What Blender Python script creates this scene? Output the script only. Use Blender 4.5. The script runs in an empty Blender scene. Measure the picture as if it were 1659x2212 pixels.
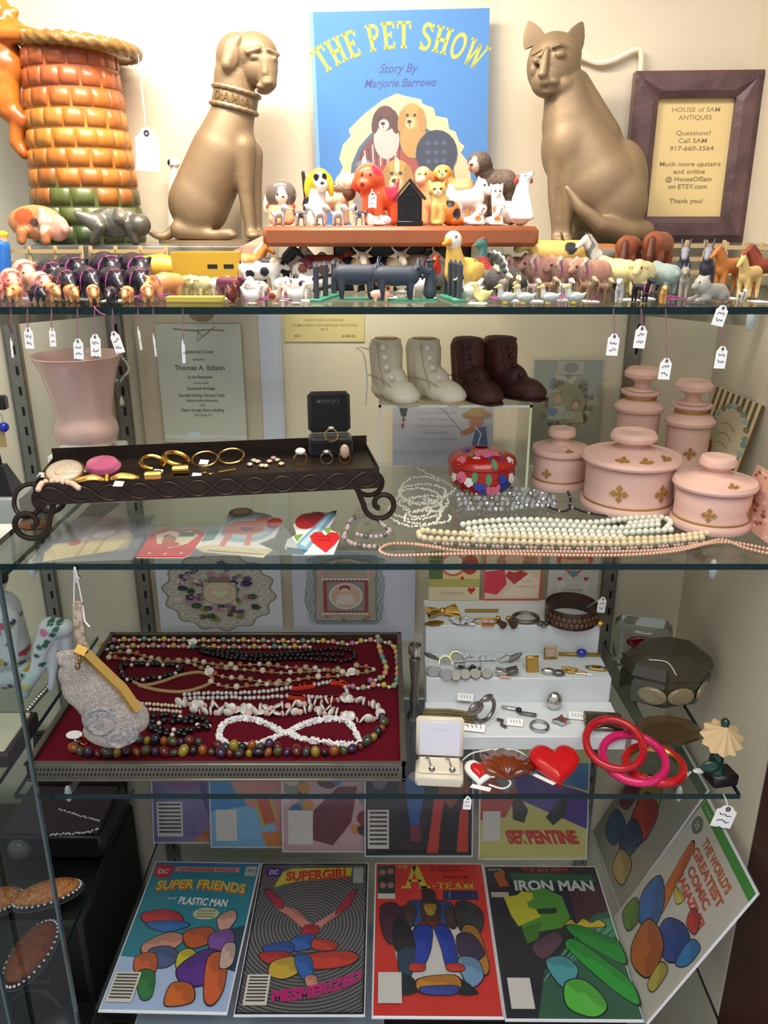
import bpy,bmesh,math,random
import numpy as np
from mathutils import Vector,Matrix,Euler
random.seed(7)
sc = bpy.context.scene
COL = sc.collection
R = math.radians
PI = math.pi

# ------------------------------------------------------------------ camera
W,H = 1659.0,2212.0
FPX = 1750.0
PITCH = R(20.0)
CAMZ = 1.5
cam_d = bpy.data.cameras.new('camera')
cam = bpy.data.objects.new('camera',cam_d)
COL.objects.link(cam)
cam.location = (0,0,CAMZ)
cam.rotation_euler = (R(90) - PITCH,0,0)
cam_d.sensor_fit = 'VERTICAL'
cam_d.sensor_height = 36.0
cam_d.lens = FPX / H * 36.0
cam_d.clip_start = 0.01
sc.camera = cam

# ------------------------------------------------------------------ world, lights, exposure
wd = bpy.data.worlds.new('shop_room'); sc.world = wd; wd.use_nodes = True
wd.node_tree.nodes['Background'].inputs[0].default_value = (0.84,0.86,0.92,1)
wd.node_tree.nodes['Background'].inputs[1].default_value = 0.58
def area(name,loc,rot,sx,sy,power,col):
    l = bpy.data.lights.new(name,'AREA'); l.shape = 'RECTANGLE'; l.size = sx; l.size_y = sy
    l.energy = power; l.color = col
    o = bpy.data.objects.new(name,l); COL.objects.link(o); o.location = loc; o.rotation_euler = rot
    return o
# lamp strip under the top of the case, and the shop's ceiling light behind the viewer
area('case_lamp',(-0.18,0.84,1.90),(R(4),0,0),0.45,0.05,6.2,(1.0,0.86,0.70))
area('shop_ceiling_light',(0.0,-0.25,2.75),(R(30),0,0),1.8,1.0,27.0,(1.0,0.97,0.93))
sc.view_settings.view_transform = 'Standard'
sc.view_settings.look = 'None'
sc.view_settings.exposure = 0.30
sc.view_settings.gamma = 1.0
sc.view_settings.use_curve_mapping = False
sc.cycles.max_bounces = 10
sc.cycles.transparent_max_bounces = 24

# ------------------------------------------------------------------ layout: where things stand (metres); read off the photograph's perspective
Z1,Z2,Z3,Z4 = 1.4233,1.169,0.884,0.533     # tops of the four glass shelves
YF,YW = 0.755,1.13                               # shelf front, back wall
XR,XL = 0.458,-0.42                              # side wall, shelves' other end
def ray(px,py):
    dx = (px - W / 2) / FPX; dy = (py - H / 2) / FPX
    c,s = math.cos(PITCH),math.sin(PITCH)
    return Vector((dx,c - dy * s,-s - dy * c))
def on(px,py,z):
    d = ray(px,py); t = (z - CAMZ) / d.z
    return Vector((0,0,CAMZ)) + d * t
def wy(px,py,Y):
    d = ray(px,py); t = Y / d.y
    return Vector((0,0,CAMZ)) + d * t
def wx(px,py,X):
    d = ray(px,py); t = X / d.x
    return Vector((0,0,CAMZ)) + d * t
def mpp(p):      # metres per pixel at a point
    return (p.y * math.cos(PITCH) + (CAMZ - p.z) * math.sin(PITCH)) / FPX

# ------------------------------------------------------------------ colours and materials
def lin(v):
    return v / 12.92 if v <= 0.04045 else ((v + 0.055) / 1.055) ** 2.4
def C(h):
    if not isinstance(h,str): return tuple(h[:3])
    h = h.lstrip('#')
    return tuple(lin(int(h[i:i + 2],16) / 255) for i in (0,2,4))
MATS = {}
def mat(name,col=None,rough=0.5,metal=0.0,noise=0.0,nscale=60,bump=0.0,bscale=200,coat=0.0,spec=0.5,attr=False,
        trans=0.0,alpha=1.0,col2=None,sheen=0.0,sss=0.0,emit=0.0,ior=1.45):
    if name in MATS: return MATS[name]
    m = bpy.data.materials.new(name); m.use_nodes = True
    nt = m.node_tree; b = nt.nodes['Principled BSDF']; L = nt.links
    b.inputs['Roughness'].default_value = rough; b.inputs['Metallic'].default_value = metal
    b.inputs['Specular IOR Level'].default_value = spec; b.inputs['Coat Weight'].default_value = coat
    b.inputs['Coat Roughness'].default_value = 0.08; b.inputs['Transmission Weight'].default_value = trans
    b.inputs['Alpha'].default_value = alpha; b.inputs['IOR'].default_value = ior
    b.inputs['Sheen Weight'].default_value = sheen
    if sss: b.inputs['Subsurface Weight'].default_value = sss; b.inputs['Subsurface Scale'].default_value = 0.01
    if col is not None: b.inputs['Base Color'].default_value = (*C(col),1)
    src = None
    if attr:
        a = nt.nodes.new('ShaderNodeVertexColor'); a.layer_name = 'Col'; src = a.outputs[0]
        L.new(src,b.inputs['Base Color'])
    if emit:
        b.inputs['Emission Strength'].default_value = emit; b.inputs['Emission Color'].default_value = (*C(col),1)
    if noise or bump:
        tc = nt.nodes.new('ShaderNodeTexCoord')
        if noise:
            n = nt.nodes.new('ShaderNodeTexNoise'); n.inputs['Scale'].default_value = nscale; n.inputs['Detail'].default_value = 5
            L.new(tc.outputs['Object'],n.inputs['Vector'])
            mx = nt.nodes.new('ShaderNodeMix'); mx.data_type = 'RGBA'; mx.blend_type = 'MIX'
            cr = nt.nodes.new('ShaderNodeMapRange'); cr.inputs[1].default_value = 0.35; cr.inputs[2].default_value = 0.65
            cr.inputs[4].default_value = noise if col2 is None else 1.0
            L.new(n.outputs[0],cr.inputs[0]); L.new(cr.outputs[0],mx.inputs[0])
            c1 = C(col) if col is not None else (0.5,0.5,0.5)
            if src: L.new(src,mx.inputs[6])
            else: mx.inputs[6].default_value = (*c1,1)
            c2 = C(col2) if col2 is not None else tuple(x * 0.35 for x in c1)
            mx.inputs[7].default_value = (*c2,1)
            L.new(mx.outputs[2],b.inputs['Base Color'])
        if bump:
            n2 = nt.nodes.new('ShaderNodeTexNoise'); n2.inputs['Scale'].default_value = bscale; n2.inputs['Detail'].default_value = 4
            L.new(tc.outputs['Object'],n2.inputs['Vector'])
            bp = nt.nodes.new('ShaderNodeBump'); bp.inputs['Strength'].default_value = bump; bp.inputs['Distance'].default_value = 0.002
            L.new(n2.outputs[0],bp.inputs['Height']); L.new(bp.outputs[0],b.inputs['Normal'])
    MATS[name] = m
    return m
def clear_mat(name,tint,base_r=0.04,rough=0.0,haze=0.0,hazecol='#dfe3e6'):
    """thin clear sheet (glass, acrylic, plastic): see-through, mirrors more at grazing angles"""
    if name in MATS: return MATS[name]
    m = bpy.data.materials.new(name); m.use_nodes = True; nt = m.node_tree; nt.nodes.clear(); L = nt.links; N = nt.nodes.new
    out = N('ShaderNodeOutputMaterial'); tr = N('ShaderNodeBsdfTransparent'); tr.inputs[0].default_value = (*C(tint),1)
    gl = N('ShaderNodeBsdfGlossy'); gl.inputs['Roughness'].default_value = rough
    ge = N('ShaderNodeNewGeometry'); dot = N('ShaderNodeVectorMath'); dot.operation = 'DOT_PRODUCT'
    L.new(ge.outputs['Incoming'],dot.inputs[0]); L.new(ge.outputs['Normal'],dot.inputs[1])
    ab = N('ShaderNodeMath'); ab.operation = 'ABSOLUTE'; L.new(dot.outputs['Value'],ab.inputs[0])
    su = N('ShaderNodeMath'); su.operation = 'SUBTRACT'; su.inputs[0].default_value = 1; L.new(ab.outputs[0],su.inputs[1])
    pw = N('ShaderNodeMath'); pw.operation = 'POWER'; pw.inputs[1].default_value = 5; L.new(su.outputs[0],pw.inputs[0])
    ma = N('ShaderNodeMath'); ma.operation = 'MULTIPLY_ADD'; ma.inputs[1].default_value = 0.8 - base_r; ma.inputs[2].default_value = base_r
    L.new(pw.outputs[0],ma.inputs[0])
    mx = N('ShaderNodeMixShader'); L.new(ma.outputs[0],mx.inputs[0]); L.new(tr.outputs[0],mx.inputs[1]); L.new(gl.outputs[0],mx.inputs[2])
    last = mx
    if haze:
        df = N('ShaderNodeBsdfDiffuse'); df.inputs[0].default_value = (*C(hazecol),1)
        m2 = N('ShaderNodeMixShader'); m2.inputs[0].default_value = haze
        L.new(mx.outputs[0],m2.inputs[1]); L.new(df.outputs[0],m2.inputs[2]); last = m2
    L.new(last.outputs[0],out.inputs[0])
    MATS[name] = m
    return m

M_PRINT = mat('printed_ink',attr=True,rough=0.55,spec=0.3)
M_GLOSSPRINT = mat('glossy_printed_cover',attr=True,rough=0.28,spec=0.5)
M_PAINT = mat('painted_figure',attr=True,rough=0.42,spec=0.4,bump=0.15,bscale=500)
M_GLAZE = mat('glazed_figure',attr=True,rough=0.16,spec=0.6)
M_GLASS = clear_mat('shelf_glass','#f3f7f4',0.02)
M_DOORGLASS = clear_mat('door_glass','#e4ebea',0.035)
M_ACRYL = clear_mat('clear_acrylic','#f3f6f5',0.05)
M_SLEEVE = clear_mat('plastic_sleeve','#fcfcfc',0.022,rough=0.06,haze=0.012)
M_BAG = clear_mat('cloudy_plastic_bag','#f7f8f8',0.06,rough=0.16,haze=0.09)
M_WHITE = mat('white_card','#eceae6',0.6)
M_BOARD = mat('white_backing_board','#e4e6ea',0.6)
M_STRING = mat('white_cotton_string','#e6e0d6',0.8)
M_PSTRING = mat('magenta_string','#b04a93',0.7)
M_TSTRING = mat('mauve_brown_thread','#86606e',0.8)
M_INK = mat('dark_ink','#2b2b38',0.7)

# ------------------------------------------------------------------ mesh helpers
class MB:
    """collects faces (optionally coloured) and builds one mesh"""
    def __init__(s): s.v = []; s.f = []; s.c = []; s.col = (0.8,0.8,0.8); s.mi = []; s.m = 0
    def setc(s,h): s.col = C(h); return s
    def add(s,vs,fs,M=None):
        o = len(s.v)
        for p in vs: s.v.append(tuple(M @ Vector(p)) if M is not None else tuple(p))
        for f in fs: s.f.append([o + i for i in f]); s.c.append(s.col); s.mi.append(s.m)
        return s
    def box(s,c,d,M=None,bev=0):
        x,y,z = d[0] / 2,d[1] / 2,d[2] / 2
        T = Matrix.Translation(Vector(c)); M = T if M is None else M @ T
        if bev:
            b = min(bev,x * .9,y * .9,z * .9)
            vs = []; idx = {}
            for sx in (-1,1):
                for sy in (-1,1):
                    for sz in (-1,1):
                        for a in range(3):
                            q = [sx * (x - b),sy * (y - b),sz * (z - b)]; q[a] = (sx * x,sy * y,sz * z)[a]
                            idx[(sx,sy,sz,a)] = len(vs); vs.append(q)
            fs = []
            for a in range(3):
                o1,o2 = (a + 1) % 3,(a + 2) % 3
                for sg in (-1,1):
                    q = []
                    for (p,r) in ((-1,-1),(1,-1),(1,1),(-1,1)):
                        k = [0,0,0]; k[a] = sg; k[o1] = p; k[o2] = r; q.append(idx[(*k,a)])
                    fs.append(q if sg > 0 else q[::-1])
                for p in (-1,1):
                    for r in (-1,1):
                        q = []
                        for sg in (-1,1):
                            k = [0,0,0]; k[a] = sg; k[o1] = p; k[o2] = r
                            q += [idx[(*k,o1)],idx[(*k,o2)]] if sg < 0 else [idx[(*k,o2)],idx[(*k,o1)]]
                        fs.append(q if p * r > 0 else q[::-1])
            for sx in (-1,1):
                for sy in (-1,1):
                    for sz in (-1,1):
                        q = [idx[(sx,sy,sz,a)] for a in range(3)]
                        fs.append(q if sx * sy * sz > 0 else q[::-1])
            return s.add(vs,fs,M)
        vs = [(-x,-y,-z),(x,-y,-z),(x,y,-z),(-x,y,-z),(-x,-y,z),(x,-y,z),(x,y,z),(-x,y,z)]
        return s.add(vs,[(3,2,1,0),(4,5,6,7),(0,1,5,4),(1,2,6,5),(2,3,7,6),(3,0,4,7)],M)
    def sph(s,c,r,u=12,v=8,M=None):
        if not hasattr(r,'__len__'): r = (r,r,r)
        vs = [(c[0],c[1],c[2] - r[2])]; fs = []
        for j in range(1,v):
            t = -PI / 2 + PI * j / v
            for i in range(u):
                a = 2 * PI * i / u
                vs.append((c[0] + r[0] * math.cos(t) * math.cos(a),c[1] + r[1] * math.cos(t) * math.sin(a),c[2] + r[2] * math.sin(t)))
        vs.append((c[0],c[1],c[2] + r[2])); n = len(vs) - 1
        for i in range(u):
            fs.append((0,1 + (i + 1) % u,1 + i)); fs.append((n,n - u + i,n - u + (i + 1) % u))
            for j in range(v - 2):
                a = 1 + j * u
                fs.append((a + i,a + (i + 1) % u,a + u + (i + 1) % u,a + u + i))
        return s.add(vs,fs,M)
    def tube(s,pts,r,n=8,closed=False,flat=1.0,M=None,cap=True):
        pts = [Vector(p) for p in pts]; k = len(pts)
        rs = r if hasattr(r,'__len__') else [r] * k
        vs = []; up = None
        for i,p in enumerate(pts):
            if closed: t = pts[(i + 1) % k] - pts[i - 1]
            else: t = pts[min(i + 1,k - 1)] - pts[max(i - 1,0)]
            if t.length < 1e-9: t = Vector((0,0,1))
            t.normalize()
            if up is None:
                up = Vector((0,0,1)) if abs(t.z) < 0.9 else Vector((0,1,0))
            a = t.cross(up)
            if a.length < 1e-6: a = t.orthogonal()
            a.normalize(); b = a.cross(t).normalized(); up = b
            for j in range(n):
                q = 2 * PI * j / n
                vs.append(p + a * (rs[i] * math.cos(q)) + b * (rs[i] * flat * math.sin(q)))
        fs = []
        for i in range(k if closed else k - 1):
            o,o2 = i * n,((i + 1) % k) * n
            for j in range(n): fs.append((o + j,o + (j + 1) % n,o2 + (j + 1) % n,o2 + j))
        if not closed and cap:
            fs.append(tuple(range(n))[::-1]); fs.append(tuple(range((k - 1) * n,k * n)))
        return s.add(vs,fs,M)
    def lathe(s,prof,n=32,M=None,a0=0,a1=2 * PI):
        full = abs(a1 - a0 - 2 * PI) < 1e-6; k = n if full else n + 1
        vs = []; fs = []
        for (r,z) in prof:
            for i in range(k):
                a = a0 + (a1 - a0) * i / n; vs.append((r * math.cos(a),r * math.sin(a),z))
        for j in range(len(prof) - 1):
            for i in range(n):
                fs.append((j * k + i,j * k + (i + 1) % k,(j + 1) * k + (i + 1) % k,(j + 1) * k + i))
        return s.add(vs,fs,M)
    def prism(s,poly,t,M=None,axis='z',o=0.0):
        """polygon (x,y) extruded by t; axis z: lies flat, thickness up; axis y: stands in XZ, thickness towards +Y"""
        n = len(poly)
        if axis == 'z': vs = [(x,y,o) for x,y in poly] + [(x,y,o + t) for x,y in poly]
        else: vs = [(x,o,y) for x,y in poly] + [(x,o + t,y) for x,y in poly]
        fs = [tuple(range(n))[::-1],tuple(range(n,2 * n))] + [(i,(i + 1) % n,n + (i + 1) % n,n + i) for i in range(n)]
        return s.add(vs,fs,M)
    def mesh(s,name,smooth=True,color=True):
        me = bpy.data.meshes.new(name)
        me.from_pydata(s.v,[],s.f)
        if color:
            at = me.color_attributes.new('Col','FLOAT_COLOR','CORNER')
            arr = np.empty((len(me.loops),4),dtype=np.float32); arr[:,3] = 1
            tot = np.array([len(f) for f in s.f]); arr[:,:3] = np.repeat(np.array(s.c,dtype=np.float32).reshape(-1,3),tot,axis=0)
            at.data.foreach_set('color',arr.ravel())
        if smooth:
            me.shade_smooth() if smooth is True else me.shade_smooth()
            if smooth != 'all':
                try: me.set_sharp_from_angle(angle=R(40))
                except Exception: pass
        if any(s.mi): me.polygons.foreach_set('material_index',s.mi)
        me.update(); return me
def obj(name,me,m=None,parent=None,M=None):
    if isinstance(me,MB): me = me.mesh(name)
    o = bpy.data.objects.new(name,me); COL.objects.link(o)
    if m is not None:
        ml = m if isinstance(m,(list,tuple)) else [m]
        if len(me.materials) == 0:
            for q in ml: me.materials.append(q)
    if parent is not None: o.parent = parent
    if M is not None: o.matrix_local = M
    return o
def tag(o,label,cat,group=None,kind=None):
    o['label'] = label; o['category'] = cat
    if group: o['group'] = group
    if kind: o['kind'] = kind
    return o
def thing(name,label,cat,loc=(0,0,0),rz=0.0,group=None,M=None):
    o = bpy.data.objects.new(name,None); COL.objects.link(o); o.empty_display_size = 0.01
    if M is not None: o.matrix_world = M
    else: o.location = loc; o.rotation_euler = (0,0,rz)
    return tag(o,label,cat,group)
def struct(name,me,m,parent=None):
    o = obj(name,me,m,parent)
    if parent is None: o['kind'] = 'structure'
    return o
def T(x,y=0,z=0):
    if hasattr(x,'__len__'): return Matrix.Translation(Vector(x))
    return Matrix.Translation(Vector((x,y,z)))
def RX(a): return Matrix.Rotation(R(a),4,'X')
def RY(a): return Matrix.Rotation(R(a),4,'Y')
def RZ(a): return Matrix.Rotation(R(a),4,'Z')
def S(a,b=None,c=None):
    b = a if b is None else b; c = a if c is None else c
    return Matrix.Diagonal((a,b,c,1))
def spline(pts,n=8,closed=False):
    """Catmull-Rom through points"""
    pts = [Vector(p) for p in pts]; k = len(pts); out = []
    for i in range(k if closed else k - 1):
        if closed: p = [pts[(i + j) % k] for j in (-1,0,1,2)]
        else: p = [pts[max(i - 1,0)],pts[i],pts[i + 1],pts[min(i + 2,k - 1)]]
        for q in range(n):
            t = q / n
            out.append(0.5 * ((2 * p[1]) + (p[2] - p[0]) * t + (2 * p[0] - 5 * p[1] + 4 * p[2] - p[3]) * t * t + (3 * p[1] - p[0] - 3 * p[2] + p[3]) * t ** 3))
    if not closed: out.append(pts[-1])
    return out
def resample(pts,step,closed=False):
    pts = [Vector(p) for p in pts]
    if closed: pts = pts + [pts[0]]
    ln = [0]
    for a,b in zip(pts,pts[1:]): ln.append(ln[-1] + (b - a).length)
    n = max(1,int(round(ln[-1] / step))); out = []; j = 0
    for i in range(n if closed else n + 1):
        d = ln[-1] * i / n
        while j < len(ln) - 2 and ln[j + 1] < d: j += 1
        t = (d - ln[j]) / max(1e-9,ln[j + 1] - ln[j]); out.append(pts[j].lerp(pts[j + 1],min(1,t)))
    return out

# ------------------------------------------------------------------ sculpted blobs: overlapping rounded forms melted into one skin
def blob(prims,voxel,smooth=4,spots=(),name='body',relax=0,keep=()):
    """prims: ('e',(x,y,z),(rx,ry,rz),col[,Euler]) or ('c',p0,r0,p1,r1,col). spots: ((x,y,z),(rx,ry,rz),col) painted patches."""
    mb = MB(); info = []
    for p in prims:
        if p[0] == 'e':
            M = T(p[1]) @ (Euler([R(a) for a in p[4]]).to_matrix().to_4x4() if len(p) > 4 else Matrix())
            mb.sph((0,0,0),p[2],32,22,M)
            info.append(('e',np.array(M.inverted())[:3,:],np.array(p[2]),C(p[3])))
        else:
            a,b = Vector(p[1]),Vector(p[3]); r0,r1 = p[2],p[4]
            n = max(2,int((b - a).length / max(voxel * 2,min(r0,r1) * 0.5))) if (b - a).length > 0 else 2
            mb.tube([a.lerp(b,i / n) for i in range(n + 1)],[r0 + (r1 - r0) * i / n for i in range(n + 1)],24)
            mb.sph(a,r0,24,16); mb.sph(b,r1,24,16)
            info.append(('c',np.array(a),np.array(b),r0,r1,C(p[5])))
    me = mb.mesh('tmp',smooth=False,color=False)
    o = bpy.data.objects.new('tmp',me); COL.objects.link(o)
    rm = o.modifiers.new('r','REMESH'); rm.mode = 'VOXEL'; rm.voxel_size = voxel; rm.use_smooth_shade = True
    if smooth:
        sm = o.modifiers.new('s','SMOOTH'); sm.factor = 0.5; sm.iterations = smooth
    dg = bpy.context.evaluated_depsgraph_get(); dg.update()
    nm = bpy.data.meshes.new_from_object(o.evaluated_get(dg)); nm.name = name
    bpy.data.objects.remove(o); bpy.data.meshes.remove(me)
    nm.materials.clear()
    n = len(nm.vertices); co = np.empty(n * 3); nm.vertices.foreach_get('co',co); co = co.reshape(-1,3)
    if relax:                                   # soften the joins, leaving the regions in keep crisp
        ed = np.empty(len(nm.edges) * 2,dtype=np.int64); nm.edges.foreach_get('vertices',ed); ed = ed.reshape(-1,2)
        wt = np.ones(n)
        for kc,kr in keep: wt = np.minimum(wt,np.clip((np.linalg.norm(co - np.array(kc),axis=1) / kr - .85) / .4,0,1))
        deg = np.bincount(ed.ravel(),minlength=n)[:,None]
        for _ in range(relax):
            ac = np.zeros((n,3))
            for ax in range(3): ac[:,ax] = np.bincount(ed[:,0],co[ed[:,1],ax],n) + np.bincount(ed[:,1],co[ed[:,0],ax],n)
            co = co + (ac / np.maximum(deg,1) - co) * (.6 * wt)[:,None]
        nm.vertices.foreach_set('co',co.ravel())
    best = np.full(n,1e9); cc = np.ones((n,4),dtype=np.float32)
    for q in info:
        if q[0] == 'e':
            l = co @ q[1][:,:3].T + q[1][:,3]
            k = np.linalg.norm(l / q[2],axis=1); d = (k - 1) * q[2].min()
            cq = q[3]
        else:
            ab = q[2] - q[1]; t = np.clip(((co - q[1]) @ ab) / max(1e-12,ab @ ab),0,1)
            d = np.linalg.norm(co - (q[1] + t[:,None] * ab),axis=1) - (q[3] + (q[4] - q[3]) * t); cq = q[5]
        m = d < best; best[m] = d[m]; cc[m,:3] = cq
    for sp in spots:
        k = np.linalg.norm((co - np.array(sp[0])) / np.array(sp[1]),axis=1)
        cc[k < 1,:3] = C(sp[2])
    at = nm.color_attributes.new('Col','FLOAT_COLOR','POINT'); at.data.foreach_set('color',cc.ravel())
    nm.shade_smooth()
    return nm

# ------------------------------------------------------------------ flat print: lettering and patches as thin ink layers on paper
_TC = {}
def text_mesh(s,bold=0.0,shear=0.0,spacing=1.0):
    k = (s,bold,shear,spacing)
    if k in _TC: return _TC[k]
    cu = bpy.data.curves.new('t','FONT'); cu.body = s; cu.size = 1.0; cu.offset = bold; cu.shear = shear
    cu.space_character = spacing; cu.resolution_u = 3; cu.fill_mode = 'FRONT'
    o = bpy.data.objects.new('t',cu); COL.objects.link(o)
    dg = bpy.context.evaluated_depsgraph_get(); dg.update()
    me = bpy.data.meshes.new_from_object(o.evaluated_get(dg))
    vs = [(v.co.x,v.co.y) for v in me.vertices]; fs = [tuple(p.vertices) for p in me.polygons]
    bpy.data.objects.remove(o); bpy.data.curves.remove(cu); bpy.data.meshes.remove(me)
    _TC[k] = (vs,fs); return vs,fs
EPS = 0.00006
class Art:
    """drawing in its own units (x right, y DOWN from the top edge); becomes one mesh standing in XZ, origin bottom centre, facing -Y"""
    def __init__(s,w,h): s.w = w; s.h = h; s.v = []; s.f = []; s.c = []; s.n = 1
    def _add(s,pts,fs,col,step=True):
        o = len(s.v); s.v += [(x,y,s.n) for x,y in pts]
        for f in fs: s.f.append([o + i for i in f]); s.c.append(C(col))
        if step: s.n += 1
        return s
    def poly(s,pts,col,step=True): return s._add(pts,[range(len(pts))],col,step)
    def rect(s,x0,y0,x1,y1,col,step=True): return s.poly([(x0,y0),(x1,y0),(x1,y1),(x0,y1)],col,step)
    def ell(s,cx,cy,rx,ry=None,col='#000000',rot=0,n=20,step=True,a0=0,a1=360):
        ry = rx if ry is None else ry; r = R(rot); p = []
        m = n if a1 - a0 >= 360 else n + 1
        for i in range(m):
            a = R(a0 + (a1 - a0) * i / n); x,y = rx * math.cos(a),ry * math.sin(a)
            p.append((cx + x * math.cos(r) - y * math.sin(r),cy + x * math.sin(r) + y * math.cos(r)))
        return s.poly(p,col,step)
    def line(s,pts,wd,col,step=True,closed=False):
        k = len(pts); L = []; Rr = []
        for i in range(k):
            if closed: a,b = pts[i - 1],pts[(i + 1) % k]
            else: a,b = pts[max(i - 1,0)],pts[min(i + 1,k - 1)]
            dx,dy = b[0] - a[0],b[1] - a[1]; l = math.hypot(dx,dy) or 1
            nx,ny = -dy / l * wd / 2,dx / l * wd / 2
            L.append((pts[i][0] + nx,pts[i][1] + ny)); Rr.append((pts[i][0] - nx,pts[i][1] - ny))
        pp = L + Rr
        return s._add(pp,[(i,(i + 1) % k,k + (i + 1) % k,k + i) for i in range(k if closed else k - 1)],col,step)
    def shape(s,pts,col):
        """soft-edged outlined colour shape with a lighter and a darker lobe"""
        sp = [(p.x,p.y) for p in spline([(x,y,0) for x,y in pts],4,True)]
        cx = sum(x for x,_ in sp) / len(sp); cy = sum(y for _,y in sp) / len(sp)
        s.poly([(cx + (x - cx) * 1.05 + (.5 if x > cx else -.5),cy + (y - cy) * 1.05 + (.5 if y > cy else -.5)) for x,y in sp],'#15131a')
        s.poly(sp,col); c = C(col)
        n = len(sp); q = [(cx + (x - cx) * .96,cy + (y - cy) * .96) for x,y in sp]
        return s.poly(q[:n // 2] + [(cx + (x - cx) * .3,cy + (y - cy) * .3) for x,y in sp[:n // 2]][::-1],tuple(v * .72 for v in c))
    def ring(s,cx,cy,rx,ry,wd,col,n=28):
        return s.line([(cx + rx * math.cos(2 * PI * i / n),cy + ry * math.sin(2 * PI * i / n)) for i in range(n)],wd,col,closed=True)
    def text(s,t,x,y,size,col,al='c',bold=0.0,shear=0.0,fit=None,warp=None,spacing=1.0,rot=0):
        """baseline at y; fit: total width"""
        vs,fs = text_mesh(t,bold,shear,spacing)
        if not vs: return s
        x0 = min(v[0] for v in vs); x1 = max(v[0] for v in vs); w = x1 - x0
        kx = fit / w if fit else size
        off = {'l': 0,'c': -w * kx / 2,'r': -w * kx}[al]
        r = R(rot); P = []
        for v in vs:
            a,b = (v[0] - x0) * kx + off,-v[1] * size
            if warp: P.append(warp(x,y,a,b))
            else: P.append((x + a * math.cos(r) - b * math.sin(r),y + a * math.sin(r) + b * math.cos(r)))
        return s._add(P,fs,col)
    def mesh(s,width,name='print',height=None,thin=0.0):
        k = width / s.w; kz = (height / s.h) if height else k
        me = bpy.data.meshes.new(name)
        me.from_pydata([((x - s.w / 2) * k,-thin - n * EPS,(s.h - y) * kz) for x,y,n in s.v],[],s.f)
        at = me.color_attributes.new('Col','FLOAT_COLOR','CORNER')
        arr = np.empty((len(me.loops),4),dtype=np.float32); arr[:,3] = 1
        arr[:,:3] = np.repeat(np.array(s.c,dtype=np.float32).reshape(-1,3),[len(f) for f in s.f],axis=0)
        at.data.foreach_set('color',arr.ravel()); me.update()
        return me
def frame_from(BL,BR,TL):
    """local X along the bottom edge, local Z up the sheet; origin at the bottom middle"""
    x = (BR - BL); w = x.length; x.normalize()
    z = TL - BL; z -= x * z.dot(x); h = z.length; z.normalize(); y = z.cross(x)
    M = Matrix((x,y,z)).transposed().to_4x4(); M.translation = (BL + BR) / 2
    return w,h,M
def stand(p,lean=0,yaw=0,roll=0):
    """upright sheet standing at p, leaning back by lean degrees"""
    return T(p) @ RZ(yaw) @ RX(-lean) @ RY(roll)
def flat(p,yaw=0):
    """sheet lying face up at p (p = middle of the edge towards the viewer)"""
    return T(p) @ RZ(yaw) @ RX(-90)
def sheet(name,label,cat,M,w,h,art=None,thick=0.001,board=None,sleeve=None,pad=(0.004,0.004,0.004,0.004),group=None,
          ink=None,part='sheet',printname='print',outline=None):
    t = thing(name,label,cat,M=M,group=group)
    if outline:
        obj(part,MB().prism([((x / art.w - .5) * w,(1 - y / art.h) * h) for x,y in outline],thick,axis='y').mesh(part,False),board or M_WHITE,t)
    else: obj(part,MB().box((0,thick / 2,h / 2),(w,thick,h)).mesh(part,False),board or M_WHITE,t)
    if art: obj(printname,art.mesh(w,printname,h),ink or M_PRINT,t)
    if sleeve:
        l,r,b,tp = pad
        y = -0.0012 - (art.n * EPS if art else 0)
        q = MB().box(((r - l) / 2,y,h / 2 + (tp - b) / 2),(w + l + r,0.0004,h + b + tp))
        obj('plastic_sleeve',q.mesh('plastic_sleeve',False),sleeve,t)
    return t

# ================================================================== the case itself
M_WALL = mat('cream_wall_paint','#dacfb8',0.65,noise=0.06,nscale=14,bump=0.05,bscale=300)
M_DARKWOOD = mat('dark_red_wood','#4a2418',0.45,noise=0.4,nscale=9,coat=0.15)
M_EDGE = mat('green_glass_edge','#021f22',0.25,spec=0.35)
M_STEEL = mat('grey_slotted_steel','#8d8a80',0.42,metal=0.6,noise=0.15,nscale=80)
M_SLOT = mat('slot_shadow_black','#141414',0.9)
M_CHROME = mat('chrome','#d8d8d8',0.12,metal=1.0)
M_BLACKMETAL = mat('black_metal','#17171a',0.4,metal=0.5)

XA = -1.05
struct('wall_back',MB().box(((XA + XR) / 2,YW + .01,1.1),(XR - XA + .04,.02,2.1)).mesh('wall_back',False),M_WALL)
struct('wall_right',MB().box((XR + .01,.97,1.1),(.02,.32,2.1)).mesh('wall_right',False),M_WALL)
struct('wall_left',MB().box((XA - .01,.93,1.1),(.02,.40,2.1)).mesh('wall_left',False),M_WALL)
struct('ceiling',MB().box(((XA + XR) / 2,.92,2.12),(XR - XA + .3,.46,.02)).mesh('ceiling',False),M_WALL)
struct('floor',MB().box(((XA + XR) / 2,.80,.06),(XR - XA + .3,.76,.02)).mesh('floor',False),mat('dark_case_floor','#2a2326',0.6,noise=.3,nscale=20))
struct('trim_1',MB().box((XR + .055,.745,1.1),(.11,.13,2.1),bev=.004).mesh('trim_1'),M_DARKWOOD)

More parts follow.
